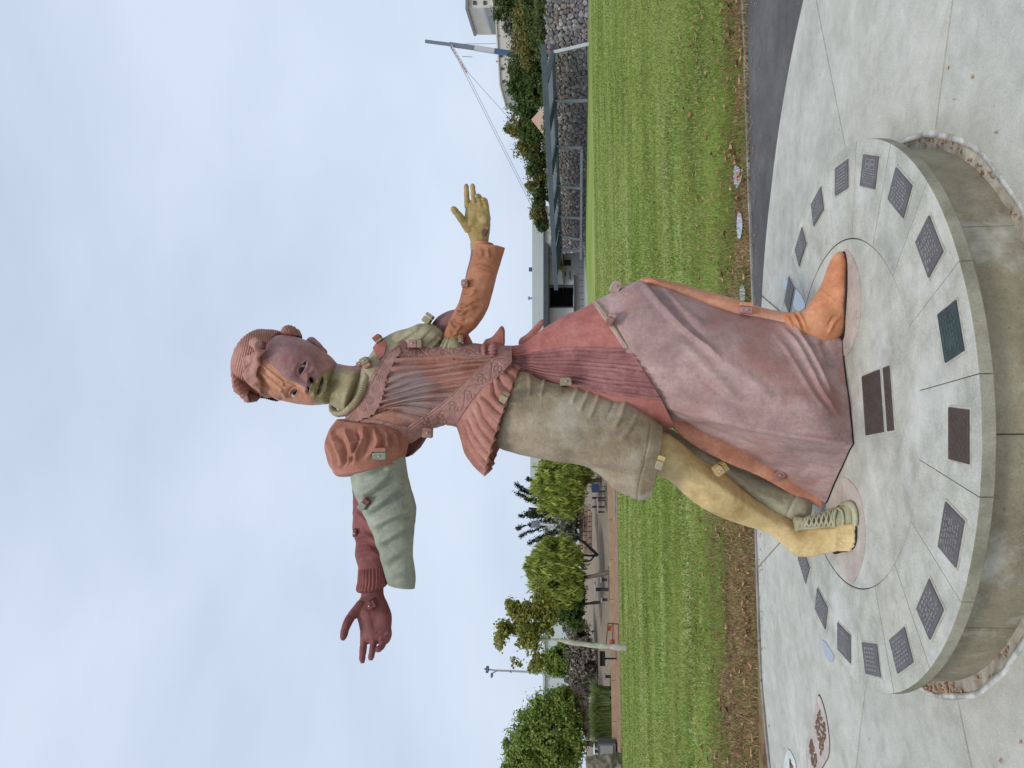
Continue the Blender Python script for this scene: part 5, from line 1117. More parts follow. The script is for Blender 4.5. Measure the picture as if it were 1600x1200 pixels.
clamp(555, 832, 3.80, 0, (t_dred, t_dred), 8, 14, 0.05, two=False)
clamp(788, 621, 3.66, 60, (t_yoke, t_tan), 22, 13, 0.05, bolt=False)
clamp(884, 596, 3.72, 5, (t_tan, t_tan), 22, 14, 0.06, two=False)
clamp(962, 448, 3.86, -25, (t_coat, t_coat), 18, 18, 0.06, two=False)
clamp(954, 499, 3.69, 60, (t_band, t_coat), 22, 12, 0.05, bolt=False)
clamp(1165, 482, 3.78, 85, (t_coat, t_lining), 20, 20, 0.06)
clamp(1030, 723, 3.72, 70, (t_yoke, t_leg), 26, 13, 0.05, bolt=False)
clamp(1126, 733, 3.80, 35, (t_leg, t_hand), 24, 16, 0.05)
clamp(1216, 742, 3.99, 35, (t_band, t_band), 20, 15, 0.06, two=False)
clamp(726, 443, 3.78, 90, (t_band, t_purp), 16, 12, 0.05, two=False)
clamp(580, 944, 3.735, 25, (t_dred, t_hred), 16, 13, 0.05)
clamp(758, 361, 3.79, 60, (t_purp, t_band), 15, 8, 0.05, bolt=False)
clamp(411, 613, 3.80, 30, (t_band, t_hair), 14, 10, 0.05)
clamp(720, 529, 3.84, 0, (t_opuff, t_pink), 9, 14, 0.05, bolt=False)
# ================================================================== grass, verge litter, puddles
def leafmat(name, cols, rough=0.6, transl=0.0, nscale=1.2, mapscale=None, lo=0.62, hi=1.25):
    m, t, b = new_mat(name); gi = node(t, 'ShaderNodeNewGeometry')
    st = [(i / (len(cols) - 1), srgb(c)) for i, c in enumerate(cols)]
    r = ramp(t, gi.outputs['Random Per Island'], st)
    n1 = noise(t, nscale, 4, 0.6, mapscale=mapscale); r1 = ramp(t, n1.outputs['Fac'], [(0.32, (lo, lo, lo, 1)), (0.68, (hi, hi, hi, 1))])
    c = mixc(t, 0.85, r.outputs[0], r1.outputs[0], 'MULTIPLY')
    t.links.new(c, b.inputs['Base Color']); b.inputs['Roughness'].default_value = rough; b.inputs['Specular IOR Level'].default_value = 0.25
    if transl:
        o = [n for n in t.nodes if n.type == 'OUTPUT_MATERIAL'][0]; tr = node(t, 'ShaderNodeBsdfTranslucent'); ms = node(t, 'ShaderNodeMixShader'); ms.inputs[0].default_value = transl
        t.links.new(c, tr.inputs[0]); t.links.new(b.outputs[0], ms.inputs[1]); t.links.new(tr.outputs[0], ms.inputs[2]); t.links.new(ms.outputs[0], o.inputs[0])
    return m
m_blade = leafmat('grass_blades', [(114, 128, 54), (132, 148, 70), (146, 160, 86), (122, 142, 56), (162, 166, 104)], 0.7, 0.3, nscale=0.8, mapscale=(0.5, 0.8, 1), lo=0.62, hi=1.28)
m_dry = leafmat('dry_grass_blades', [(118, 92, 70), (158, 130, 100), (184, 162, 128), (122, 112, 66), (138, 100, 78), (104, 118, 56)], 0.9, nscale=2.0)
m_leaf = leafmat('dead_leaves', [(150, 104, 74), (182, 134, 100), (120, 78, 56), (196, 156, 120), (136, 78, 56)], 0.8)

def bands(m):
    t = m.node_tree; b = [n for n in t.nodes if n.type == 'BSDF_PRINCIPLED'][0]; tr = [n for n in t.nodes if n.type == 'BSDF_TRANSLUCENT']; src = b.inputs['Base Color'].links[0].from_socket
    n1 = noise(t, 0.55, 4, 0.55, mapscale=(0.16, 0.62, 1), off=(3, 1.7, 0)); r1 = ramp(t, n1.outputs['Fac'], [(0.36, (0.74, 0.84, 0.60, 1)), (0.5, (0.96, 0.97, 0.95, 1)), (0.63, (1.20, 1.08, 1.40, 1))])
    c = mixc(t, 1.0, src, r1.outputs[0], 'MULTIPLY'); t.links.new(c, b.inputs['Base Color'])
    for q in tr: t.links.new(c, q.inputs[0])
bands(m_blade)
def blades(name, N, ymin, ymax, hmin, hmax, mat, dens, w=0.007):
    Y = ymin * (ymax / ymin) ** (RNG.random(N) ** 1.15); q = RNG.uniform(-0.85, 0.72, N); X = q * Y
    keep = RNG.random(N) < dens(X, Y); X, Y = X[keep], Y[keep]; n = len(X); Z = ground_z(X, Y) - 0.014
    h = RNG.uniform(hmin, hmax, n); a = RNG.random(n) * 2 * np.pi; ww = w * (0.6 + 0.8 * RNG.random(n)) * np.clip(Y / 11.0, 0.8, 4.5)
    lean = RNG.normal(0, 0.5, (n, 2)) * h[:, None]; B = np.stack([X, Y, Z], 1); s = np.stack([np.cos(a) * ww, np.sin(a) * ww, 0 * a], 1)
    keep2 = Y < np.array([far_edge(v) for v in X / Y]) - 0.3; B, s, lean, h = B[keep2], s[keep2], lean[keep2], h[keep2]; n = len(B)
    T = B + np.c_[lean, h]; V = np.stack([B - s, B + s, T], 1).reshape(-1, 3); F = np.arange(3 * n).reshape(-1, 3)
    o = mk(name, V, F, mat, None, False); tag(o, kind='stuff'); return o
def soil_lim(X): return np.interp(-X, [-0.2, 0.2, 1.2], [7.99, 8.08, 9.12])
def patchn(X, Y, f, sd): return fbm(np.stack([X * f, Y * f, 0 * X], 1), 3, sd)
gb = blades('grass', 420000, 6.95, 52, 0.025, 0.06, m_blade, lambda X, Y: np.clip((Y - soil_lim(X) + 1.5 * patchn(X, Y, 0.8, 3) + 0.9 * patchn(X, Y, 2.6, 8)) / 0.5, 0.06 + 0.75 * np.clip((patchn(X * 0.8, Y * 1.3, 1.7, 21) - 0.22) * 3, 0, 1), 1) * (0.55 + 0.45 * sstep(-0.5, 0.5, patchn(X * 0.5, Y * 1.6, 0.7, 5))))
tag(gb, 'short mown green grass of the lawn behind the plaza', 'grass')
db = blades('dry_grass', 92000, 6.90, 10.2, 0.015, 0.05, m_dry, lambda X, Y: np.clip((soil_lim(X) + 0.7 - Y - 1.5 * patchn(X, Y, 0.8, 3) - 0.9 * patchn(X, Y, 2.6, 8)) / 0.5, 0.03, 1), 0.006)
tag(db, 'brown dry grass and litter on the verge along the paving', 'dry grass')
def leaves(name, n, region, size, mat, lab, cat):
    V, F = [], []
    k = 0
    while k < n:
        X, Y, z = region()
        s = size * random.uniform(0.55, 1.25); a = random.uniform(0, 6.28); cu = random.uniform(0.15, 0.6) * s; m = 7; b0 = len(V)
        V.append((X, Y, z + 0.006))
        for i in range(m):
            t = i / m * 2 * math.pi; r = s * (0.5 + 0.28 * math.cos(3 * t + 0.4) + random.uniform(-0.08, 0.08)); V.append((X + r * math.cos(t + a), Y + r * math.sin(t + a), z + 0.004 + cu * (0.5 + 0.5 * math.cos(2 * t)) * random.uniform(0.4, 1)))
        F += [(b0, b0 + 1 + i, b0 + 1 + (i + 1) % m) for i in range(m)]; k += 1
    o = mk(name, np.array(V), np.array(F), mat, None, False); tag(o, lab, cat, kind='stuff'); return o
def reg_verge():
    Y = 7.0 + 4.0 * random.random() ** 1.6; X = random.uniform(-0.6, 0.58) * Y; return X, Y, gz(X, Y) + 0.02
leaves('fallen_leaves', 330, reg_verge, 0.072, m_leaf, 'curled brown dead leaves scattered over the verge and lawn edge', 'leaves')
def reg_plaza():
    while True:
        a = random.uniform(0, 6.28); r = random.uniform(1.33, 3.1); X, Y = PX + r * math.cos(a), PY + r * math.sin(a)
        if Y > 2.2: return X, Y, 0.001
leaves('leaf_bits', 46, reg_plaza, 0.016, m_leaf, 'small leaf crumbs scattered over the plaza concrete', 'leaves')
def reg_ring():
    a = math.radians(random.choice([random.uniform(150, 205), random.uniform(0, 360)])); r = random.uniform(1.225, 1.262); return PX + r * math.cos(a), PY + r * math.sin(a), -0.004
leaves('ring_litter', 260, reg_ring, 0.018, m_leaf, 'dead leaf litter caught in the gap round the pedestal', 'leaves')
def reg_asph():
    X = random.uniform(-3.0, 4.3); return X, 6.80 + 0.03 * X + 0.06 - abs(random.gauss(0, 0.16)) if X > 0.3 else 6.76 - abs(random.gauss(0, 0.12)), 0.0
leaves('edge_litter', 260, reg_asph, 0.02, m_leaf, 'small dry litter spilling from the verge over the paving edge', 'leaves')
def reg_asph2():
    X = random.uniform(0.6, 4.0); return X, random.uniform(5.1, 6.8), -0.008
leaves('asphalt_bits', 240, reg_asph2, 0.014, m_dry, 'pale crumbs and twigs lying on the asphalt path', 'leaves')
m_pud, t, b = new_mat('puddle_water'); b.inputs['Base Color'].default_value = (0.05, 0.055, 0.06, 1); b.inputs['Roughness'].default_value = 0.04; b.inputs['Specular IOR Level'].default_value = 0.9; b.inputs['Metallic'].default_value = 0.55; b.inputs['Base Color'].default_value = (0.42, 0.45, 0.48, 1)
def puddle(px, z, lab):
    P = spl(np.array([onz(x, y, z) for x, y in px]), 36, closed=True); c = P.mean(0); V = np.concatenate([[c], P]); n = len(P)
    o = mk('puddle', V, [(0, 1 + i, 1 + (i + 1) % n) for i in range(n)], m_pud, None, False); tag(o, lab, 'puddle', 'rain puddles on the paving')
puddle([(1147, 262), (1152, 259), (1157, 270), (1155, 288), (1150, 293), (1146, 282)], 0.012, 'small rain puddle on the verge, nearest the right edge of the lawn')
puddle([(1152, 337), (1157, 333), (1160, 350), (1157, 371), (1153, 372), (1151, 355)], 0.012, 'thin rain puddle on the verge beyond the boot, second from the right')
puddle([(1156, 449), (1162, 446), (1164, 460), (1162, 476), (1157, 478)], 0.012, 'rain puddle at the verge close beside the mauve coat')
puddle([(1284, 1000), (1288, 1002), (1297, 1014), (1303, 1026), (1299, 1034), (1293, 1031), (1287, 1018)], 0.004, 'small rain puddle beside the left rim of the pedestal')
puddle([(1222, 432), (1234, 442), (1252, 462), (1258, 478), (1246, 486), (1236, 470), (1226, 450)], PZ + 0.0015, 'shallow wet patch on the pedestal behind the orange boot')
m_stain = concrete('damp_concrete', (138, 138, 136), (120, 120, 120), (152, 152, 150), 6)
def stain(px, z):
    P = spl(np.array([onz(x, y, z) for x, y in px]), 36, closed=True); return P

# ================================================================== trees and shrubs
m_bark = plain('grey_bark', (92, 80, 68), 0.9, var=0.3, scale=6, bump=0.4)
m_wbark = plain('white_mottled_bark', (186, 180, 168), 0.85, var=0.28, scale=5)
m_dbark = plain('dark_bark', (48, 44, 40), 0.9, var=0.3, scale=6)
LM = dict(
 willow=leafmat('willow_leaves', [(122, 139, 59), (162, 175, 79), (196, 199, 104), (107, 123, 59), (142, 160, 72)], transl=0.45, lo=0.72),
 green=leafmat('green_leaves', [(106, 131, 59), (141, 163, 80), (163, 180, 94), (95, 119, 58)], transl=0.45, lo=0.72),
 deep=leafmat('deep_green_leaves', [(63, 87, 42), (85, 112, 52), (109, 134, 67), (52, 76, 39)], transl=0.45, lo=0.72),
 syc=leafmat('yellow_green_leaves', [(135, 142, 68), (159, 161, 84), (178, 172, 98), (117, 129, 59), (174, 154, 84)], transl=0.45, lo=0.72),
 grey=leafmat('grey_green_leaves', [(104, 108, 92), (124, 126, 112), (88, 94, 84), (138, 138, 124)]),
 brown=leafmat('brown_twigs', [(124, 116, 104), (142, 134, 120), (106, 100, 90), (154, 148, 136), (100, 104, 80)]),
 olive=leafmat('olive_shrub_leaves', [(112, 118, 58), (138, 138, 73), (158, 151, 87), (94, 102, 54), (143, 123, 77)], transl=0.45, lo=0.72),
 dark=leafmat('dark_shrub_leaves', [(69, 83, 48), (89, 108, 56), (112, 128, 69), (58, 71, 43)], transl=0.45, lo=0.72),
 pink=leafmat('feathery_pink_stems', [(168, 148, 138), (186, 168, 156), (150, 130, 122)]),
 reed=leafmat('reed_blades', [(104, 124, 66), (128, 146, 84), (148, 160, 104), (90, 110, 58)], transl=0.4, lo=0.75),
 needle=leafmat('dark_needles', [(30, 40, 30), (40, 52, 38), (52, 62, 46), (28, 34, 28)]))
def leafcloud(clumps, n, size, droop=0.0, hollow=0.35, seed=0, aspect=1.6):
    """clumps: (centre, radii) ellipsoids; leaf faces spread through them with ragged density"""
    rg = np.random.default_rng(seed); sat = []
    for c, r in clumps:
        if max(r) < 0.35: continue
        for _ in range(5):
            d0 = rg.normal(size=3); d0 /= np.linalg.norm(d0); sat.append((np.array(c) + d0 * np.array(r) * rg.uniform(0.85, 1.15), tuple(np.array(r) * rg.uniform(0.16, 0.34))))
    clumps = list(clumps) + sat; vol = np.array([r[0] * r[1] * r[2] for c, r in clumps]) ** 0.75; pr = vol / vol.sum(); idx = rg.choice(len(clumps), int(n * 1.5), p=pr)
    C = np.array([c for c, r in clumps])[idx]; R = np.array([r for c, r in clumps])[idx]
    d = rg.normal(size=(len(idx), 3)); d /= np.linalg.norm(d, axis=1, keepdims=True); rad = (hollow + (1 - hollow) * rg.random(len(idx)) ** 0.5)[:, None] * (1 + 0.22 * rg.normal(size=(len(idx), 1)))
    P = C + d * R * rad
    nz = fbm(P * 1.5, 3, seed + 5); keep = nz > -0.24; P = P[keep][:n]; d = d[keep][:n]; n = len(P)
    N = d + rg.normal(0, 0.7, (n, 3)); N[:, 2] += 0.3; N /= np.linalg.norm(N, axis=1, keepdims=True)
    U = np.cross(N, rg.normal(size=(n, 3))); U /= np.linalg.norm(U, axis=1, keepdims=True)
    if droop: U = U * (1 - droop) + np.array([0, 0, -1.0]) * droop; U /= np.linalg.norm(U, axis=1, keepdims=True)
    Vv = np.cross(N, U); s = (size * (0.6 + 0.8 * rg.random(n)))[:, None]
    A = P - U * s * aspect * 0.5; B = P + Vv * s * 0.5 + U * s * 0.05; Cc = P + U * s * aspect * 0.5; D = P - Vv * s * 0.5
    V = np.stack([A, B, Cc, D], 1).reshape(-1, 3); return V, np.arange(4 * n).reshape(-1, 4)
def pxclump(x, y, rx, ry, Y, depth=None):
    """ellipsoid at a photo pixel: rx is its half height, ry its half width in photo px"""
    s = Y / FPX; return W(x, y, Y), (ry * s, (depth or 0.8 * ry) * s, rx * s)
def plant(name, label, cat, clumps, n, size, mat, trunk=None, tmat=None, group=None, droop=0.0, hollow=0.35, seed=0, aspect=1.6, crown='crown'):
    lo = min(clumps, key=lambda c: c[0][2] - c[1][2]); base = np.mean([c[0] for c in clumps], 0)
    if trunk: base = np.array(trunk[0][0])
    else: base = np.array([base[0], base[1], min(c[0][2] - c[1][2] for c in clumps)])
    root = empty(name, tuple(base)); tag(root, label, cat, group)
    V, F = leafcloud(clumps, n, size, droop, hollow, seed, aspect); mk(crown, V, F, mat, root, False)
    if trunk:
        nm = 'trunk'
        V, F, o = [], [], 0
        for seg in [trunk] + list(getattr(trunk, 'limbs', [])): pass
        G = tube([p for p, r in trunk], [r for p, r in trunk], 24, 9, lambda G: 1.0 * fbm(G.p * 3, 2, seed)); V, F = ring_mesh(G); mk(nm, V, F, tmat or m_bark, root)
        top = np.array(trunk[-1][0]); k = 0
        for c, r in clumps[:7]:
            c = np.array(c); st = np.array(trunk[-2][0]) * 0.5 + top * 0.5; mid = (st + c) / 2 + np.array([0, 0, 0.12])
            G = tube([st, mid, c], [trunk[-1][1] * 0.7, trunk[-1][1] * 0.5, trunk[-1][1] * 0.2], 10, 6); V, F = ring_mesh(G); mk('limb', V, F, tmat or m_bark, root)
    return root
# three low trees, a sycamore and a big round tree on the left bank
Yw = 47.0
plant('willow_tree', 'yellow-green weeping tree right beside the khaki shorts, above the blue chair', 'tree', [pxclump(878, 762, 32, 40, Yw), pxclump(866, 735, 24, 22, Yw), pxclump(860, 780, 18, 22, Yw), pxclump(900, 740, 22, 26, Yw), pxclump(888, 722, 30, 26, Yw), pxclump(895, 778, 14, 20, Yw)], 24000, 0.115, LM['willow'], [(W(944, 750, Yw), 0.14), (W(922, 752, Yw), 0.11), (W(900, 756, Yw), 0.09)], droop=0.6, seed=1, aspect=3.6)
Yt = 46.0
plant('pepper_tree', 'round green weeping tree with a slim leaning trunk, left of the spiky dark tree', 'tree', [pxclump(870, 893, 34, 44, Yt), pxclump(846, 895, 20, 30, Yt), pxclump(852, 868, 20, 24, Yt), pxclump(884, 872, 22, 28, Yt), pxclump(880, 915, 24, 26, Yt), pxclump(894, 895, 16, 36, Yt)], 30000, 0.11, LM['willow'], [(W(964, 894, 42.0), 0.16), (W(940, 897, 43.5), 0.13), (W(912, 902, Yt), 0.10), (W(885, 900, Yt), 0.08)], droop=0.6, seed=2, aspect=3.6)
plant('bushy_tree', 'dark green bushy tree between the weeping tree and the white trunk', 'tree', [pxclump(884, 945, 26, 26, 48), pxclump(862, 948, 16, 22, 48), pxclump(898, 955, 16, 26, 48), pxclump(896, 925, 16, 24, 48)], 17000, 0.12, LM['deep'], [(W(944, 940, 48), 0.12), (W(920, 943, 48), 0.10), (W(900, 945, 48), 0.07)], droop=0.25, seed=3)
Ys = 31.0
sy = plant('sycamore_tree', 'sparse yellow-green tree with a white mottled trunk standing on the lawn', 'tree', [pxclump(788, 992, 15, 24, Ys), pxclump(806, 1018, 16, 24, Ys), pxclump(812, 972, 14, 24, Ys), pxclump(832, 956, 20, 18, Ys), pxclump(836, 1000, 14, 24, Ys), pxclump(838, 1036, 12, 16, Ys), pxclump(858, 960, 14, 18, Ys), pxclump(850, 985, 12, 20, Ys), pxclump(800, 950, 10, 16, Ys), pxclump(778, 1000, 7, 12, Ys), pxclump(845, 930, 14, 16, Ys), pxclump(822, 990, 16, 22, Ys)], 11000, 0.10, LM['syc'], [(W(983, 1013, Ys), 0.135), (W(950, 1010, Ys), 0.105), (W(905, 1006, Ys), 0.09), (W(870, 1000, Ys), 0.07), (W(830, 998, Ys), 0.05)], m_wbark, hollow=0.2, seed=4, aspect=1.2)
plant('small_tree', 'low bright green tree behind the white trunk, against the pale building', 'tree', [pxclump(868, 1035, 22, 20, 52), pxclump(880, 1020, 14, 18, 52), pxclump(878, 1046, 12, 12, 52)], 9000, 0.125, LM['green'], [(W(930, 1034, 52), 0.10), (W(905, 1034, 52), 0.08), (W(885, 1034, 52), 0.06)], seed=5)
Yb = 47.0
plant('round_tree', 'big round green tree at the far left of the lawn', 'tree', [pxclump(860, 1150, 44, 52, Yb), pxclump(822, 1165, 30, 42, Yb), pxclump(812, 1192, 26, 30, Yb), pxclump(850, 1108, 26, 28, Yb), pxclump(880, 1100, 22, 24, Yb), pxclump(870, 1190, 34, 40, Yb), pxclump(840, 1225, 42, 36, Yb), pxclump(892, 1150, 20, 44, Yb), pxclump(838, 1130, 22, 24, Yb), pxclump(866, 1086, 12, 10, Yb)], 42000, 0.12, LM['green'], [(W(948, 1165, Yb), 0.20), (W(920, 1162, Yb), 0.16), (W(895, 1160, Yb), 0.12)], droop=0.2, seed=6)
# spiky dark tree with upswept branches
ar = empty('araucaria_tree', tuple(W(915, 800, 62.0))); tag(ar, 'dark spiky conifer with bare upswept branches rising behind the grey bush', 'tree')
Ya = 62.0; tk = [W(915, 800, Ya), W(880, 800, Ya), W(850, 798, Ya), W(826, 794, Ya)]
V, F = ring_mesh(tube(tk, [0.34, 0.28, 0.2, 0.08], 20, 8)); mk('trunk', V, F, m_dbark, ar)
tips = [(806, 757), (804, 770), (812, 764), (822, 746), (838, 742), (826, 822), (808, 826), (812, 838), (826, 850), (836, 846), (822, 780), (828, 808), (846, 752), (852, 842), (864, 748), (866, 846), (880, 756), (884, 838), (834, 768), (840, 832), (818, 800), (812, 806), (848, 774), (846, 822), (858, 764), (860, 834), (832, 786), (872, 770), (874, 826), (868, 785), (862, 812)]
for k, (tx_, ty_) in enumerate(tips):
    side = 1 if ty_ > 799 else -1; bx = min(898, tx_ + 30 + 0.45 * abs(ty_ - 799)); dy = random.uniform(-28, 28); Yk = Ya + dy / FPX * Ya
    a = W(bx, 799, Ya); m1 = W(bx - 6, 799 + (ty_ - 799) * 0.5, (Ya + Yk) / 2); m2 = W(tx_ + 9, 799 + (ty_ - 799) * 0.88, Yk); e = W(tx_, ty_, Yk)
    G = tube([a, m1, m2, e], [0.08, 0.07, 0.06, 0.03], 18, 6, lambda G: 2.0 * fbm(G.p * 4, 2, 7)); V, F = ring_mesh(G); br_ = mk('branch', V, F, LM['needle'], ar, False)
    pts = spl(np.array([a, m1, m2, e]), 26); V, F = [], []
    cl = [(p, (0.22, 0.22, 0.22)) for p in pts[4:]]; V, F = leafcloud(cl, 260, 0.075, 0, 0.1, k, 4.0); mk('needles', V, F, LM['needle'], br_, False)
# shrubs on the left bank
plant('grey_bush', 'blue-grey bushy shrub below the spiky dark tree', 'shrub', [pxclump(886, 812, 17, 24, 50), pxclump(893, 832, 11, 14, 50), pxclump(890, 798, 12, 14, 50)], 7000, 0.12, LM['grey'], seed=11, hollow=0.2, crown='foliage', aspect=2.5)
plant('twiggy_hedge', 'long dry grey hedge between the white trunk and the reeds', 'hedge', [pxclump(904, 1000, 18, 26, 52), pxclump(908, 1030, 22, 26, 52), pxclump(912, 1056, 22, 24, 52), pxclump(900, 1044, 16, 24, 52), pxclump(898, 978, 14, 18, 53)], 18000, 0.10, LM['brown'], seed=12, hollow=0.1, crown='foliage', aspect=3.0)
plant('feathery_shrub', 'pale pinkish feathery shrub in front of the big round tree', 'shrub', [pxclump(896, 1090, 16, 14, 48), pxclump(908, 1104, 12, 20, 48), pxclump(885, 1080, 10, 8, 48), pxclump(916, 1130, 10, 22, 48)], 5000, 0.10, LM['pink'], seed=13, hollow=0.1, crown='foliage', aspect=3.2)
def reeds(label, px, Y, hpx, n, seed):
    c = W(px[0], px[1], Y); root = empty('reed_clump', tuple(c)); tag(root, label, 'grass clump'); rg = np.random.default_rng(seed); s = Y / FPX
    a = rg.random(n) * 6.28; r = rg.random(n) ** 0.6 * px[2] * s; B = c + np.stack([r * np.cos(a), r * np.sin(a) * 0.7, 0 * a], 1); B[:, 2] = c[2]
    h = hpx * s * rg.uniform(0.55, 1.05, n); le = np.stack([np.cos(a), np.sin(a)], 1) * (h * rg.uniform(0.1, 0.7, n))[:, None] + rg.normal(0, 0.1, (n, 2)); w = 0.035
    sd = np.stack([-np.sin(a), np.cos(a), 0 * a], 1) * w; M1 = B + np.c_[le * 0.35, h * 0.65]; T = B + np.c_[le, h * rg.uniform(0.8, 1.0, n)]
    V = np.stack([B - sd, B + sd, M1 + sd, M1 - sd, T], 1).reshape(-1, 3); k = np.arange(n)[:, None] * 5; F = np.concatenate([k + [0, 1, 2], k + [0, 2, 3], k + [3, 2, 4]]); mk('blades', V, F, LM['reed'], root, False)
reeds('tall green reed clump left of the pedestal table with two stools', (953, 1095, 20), 42.5, 34, 900, 1); reeds('widest green reed clump below the big round tree', (955, 1125, 24), 42.5, 38, 1200, 2); reeds('short green reed clump beside the grey utility cabinet', (957, 1148, 14), 42.5, 28, 500, 3)
plant('low_plant', 'small dark green plant at the foot of the leaning slim trunk', 'plant', [pxclump(958, 890, 6, 7, 41.5)], 260, 0.10, LM['deep'], seed=21, crown='foliage')
# bare leaning trunk left of the grey bush
lt = empty('leaning_tree', tuple(W(934, 868, 46))); tag(lt, 'bare leaning forked trunk below the round weeping tree', 'tree')
for pts, r in (([W(934, 868, 46), W(924, 858, 46), W(910, 846, 46.3), (W(896, 838, 46.6))], 0.11), ([W(932, 868, 46), W(918, 868, 46), W(904, 866, 46)], 0.08), ([W(930, 866, 46), W(922, 876, 46), W(908, 878, 46)], 0.06)):
    V, F = ring_mesh(tube(pts, [r, r * 0.85, r * 0.7, r * 0.5][:len(pts)], 16, 7)); mk('trunk' if r > 0.1 else 'limb', V, F, m_dbark, lt)

# shrubs on the slope above the stone wall (right)
SH = [(800, 8, 28, 30, 'dark', 84), (822, 28, 20, 26, 'olive', 76), (806, 44, 16, 20, 'grey', 82), (836, 12, 16, 30, 'dark', 74), (824, 62, 28, 24, 'olive', 80), (838, 48, 12, 20, 'dark', 74), (822, 96, 28, 22, 'dark', 82), (832, 84, 18, 18, 'olive', 78), (820, 128, 28, 22, 'deep', 84), (836, 116, 14, 18, 'dark', 78), (822, 160, 28, 22, 'deep', 84), (836, 150, 14, 16, 'dark', 80), (818, 192, 26, 20, 'olive', 86), (832, 206, 20, 18, 'deep', 84), (828, 232, 24, 18, 'olive', 88), (838, 252, 18, 18, 'dark', 86), (838, 278, 16, 18, 'olive', 90), (842, 304, 14, 18, 'dark', 90), (840, 330, 12, 16, 'olive', 92), (846, 348, 10, 12, 'dark', 92)]
words = ['dark evergreen shrub at the top right corner under the tower', 'olive shrub nearest the upright crane', 'grey-leaved shrub against the white upper building', 'low dark shrub just above the stone wall at the right edge', 'tall olive shrub under the crane boom', 'low dark shrub at the near end of the canopy', 'dark shrub just left of the crane foot', 'olive shrub left of the canopy end, in front of the dark one', 'deep green shrub below the last upper window', 'low dark shrub between two deep green ones, right of the tan roof', 'broad deep green shrub to the right of the tan roof', 'low dark shrub touching the tan roof', 'tall olive shrub directly behind the tan roof', 'deep green shrub left of the tan roof', 'olive shrub with the drooping lamp beside it', 'dark shrub halfway down the slope line', 'olive shrub where the cables pass behind', 'dark shrub near the lower end of the slope', 'second last olive shrub at the lower end of the slope', 'smallest dark shrub at the far end of the canopy, by the grey annex']
for k, ((x, y, rx, ry, c, Y), w_) in enumerate(zip(SH, words)):
    cl = [pxclump(x, y, rx, ry, Y, ry * 0.8)] + [pxclump(x + random.uniform(-0.6, 0.5) * rx, y + random.uniform(-0.8, 0.8) * ry, rx * 0.5, ry * 0.5, Y + random.uniform(-1, 1)) for _ in range(4)]
    plant('shrub', w_, 'shrub', cl, int(2200 + 7 * rx * ry), 0.165, LM[c], group='shrubs on the slope above the stone wall', seed=40 + k, hollow=0.3, crown='foliage', aspect=1.7)
# thin sapling above the tan roof
sp = plant('sapling', 'thin sapling sticking out above the shrubs, left of the tan roof', 'tree', [pxclump(795, 202, 7, 9, 90), pxclump(800, 210, 6, 6, 90)], 220, 0.25, LM['deep'], [(W(826, 205, 90), 0.08), (W(808, 206, 90), 0.06), (W(797, 203, 90), 0.03)], seed=77)

# ================================================================== far things on the right: slope, wall, canopy, tower, crane
wa, wb = 0.00845, 0.01766
def wall_pt(q, off=0.0):
    """ground point on the line of the stone wall in direction q, off metres towards the viewer"""
    Y = (1 - 0.01958 * off) / (wa + wb * q); return np.array([q * Y, Y])
def line_q(X): pass
wdir = wall_pt(0.17) - wall_pt(0.6); wlen = np.linalg.norm(wdir); wdir /= wlen; wout = np.array([-0.902, -0.431])
hq = np.linspace(0.10, 0.85, 40); Hs = np.linspace(0, 1, 12); V = []
for q in hq:
    p = wall_pt(q, -1.7)
    for s in Hs: d = -wout * s * 45; V.append((p[0] + d[0], p[1] + d[1], 4.0 + 4.4 * s ** 0.8 + 0.2 * math.sin(q * 30 + s * 9)))
m_slope = plain('slope_earth', (88, 76, 58), 0.95, var=0.35, scale=0.8, bump=0.4)
tag(mk('slope', np.array(V), grid_faces(40, 12, wrap=False), m_slope), kind='structure')
cv = []
for k in range(70):
    q_ = 0.16 + 0.5 * k / 69; p_ = wall_pt(q_, -2.2 - random.random()); cv.append(((p_[0], p_[1], 4.25 + random.uniform(-0.1, 0.25)), (0.9, 0.8, random.uniform(0.45, 0.8))))
V, F = leafcloud(cv, 26000, 0.15, 0.2, 0.3, 99); o = mk('ground_cover', V, F, LM['dark'], None, False); tag(o, 'dark creeping ground cover spilling over the top of the stone wall', 'ground cover', kind='stuff')
m_mortar = plain('dark_wall_mortar', (76, 72, 72), 0.95, var=0.25, scale=2)
m_stone = leafmat('wall_stones', [(122, 117, 118), (150, 144, 146), (172, 168, 168), (134, 125, 129), (158, 145, 139), (114, 112, 118), (192, 186, 184), (142, 128, 134), (166, 146, 136)], 0.9, nscale=2.0)
sw = empty('stone_wall', (*wall_pt(0.4), 0.8)); tag(sw, 'rough grey fieldstone retaining wall behind the lawn at the right', 'wall')
w0 = wall_pt(0.62, -1.5); zb = lambda p: gz(p[0], p[1]) - 0.1
b = MB(); e0, e1 = wall_pt(0.66, -1.55), wall_pt(0.175, -1.55)
P = [np.array([*e0, 0.3]), np.array([*e1, 0.9]), np.array([*e1, 3.95]), np.array([*e0, 4.15])]; b.prism(P, (*(-wout * 0.6), 0)); b.build('mortar', m_mortar, sw)
wl = np.linalg.norm(e1 - e0); V, F = [], []; up = np.array([0, 0, 1.0]); dr = np.array([*((e1 - e0) / wl), 0.0]); on = np.array([*wout, 0.0])
cand = []
for k in range(42000):
    sz = 0.085 + 0.17 * random.random() ** 2.0; cand.append((random.uniform(0, wl), random.uniform(0, 3.3), sz * random.uniform(0.9, 1.35), sz))
cand.sort(key=lambda c: -c[3]); cellsz = 0.36; cells = {}
def near(a, z):
    for da in (-1, 0, 1):
        for dz in (-1, 0, 1):
            for q in cells.get((int(a / cellsz) + da, int(z / cellsz) + dz), ()): yield q
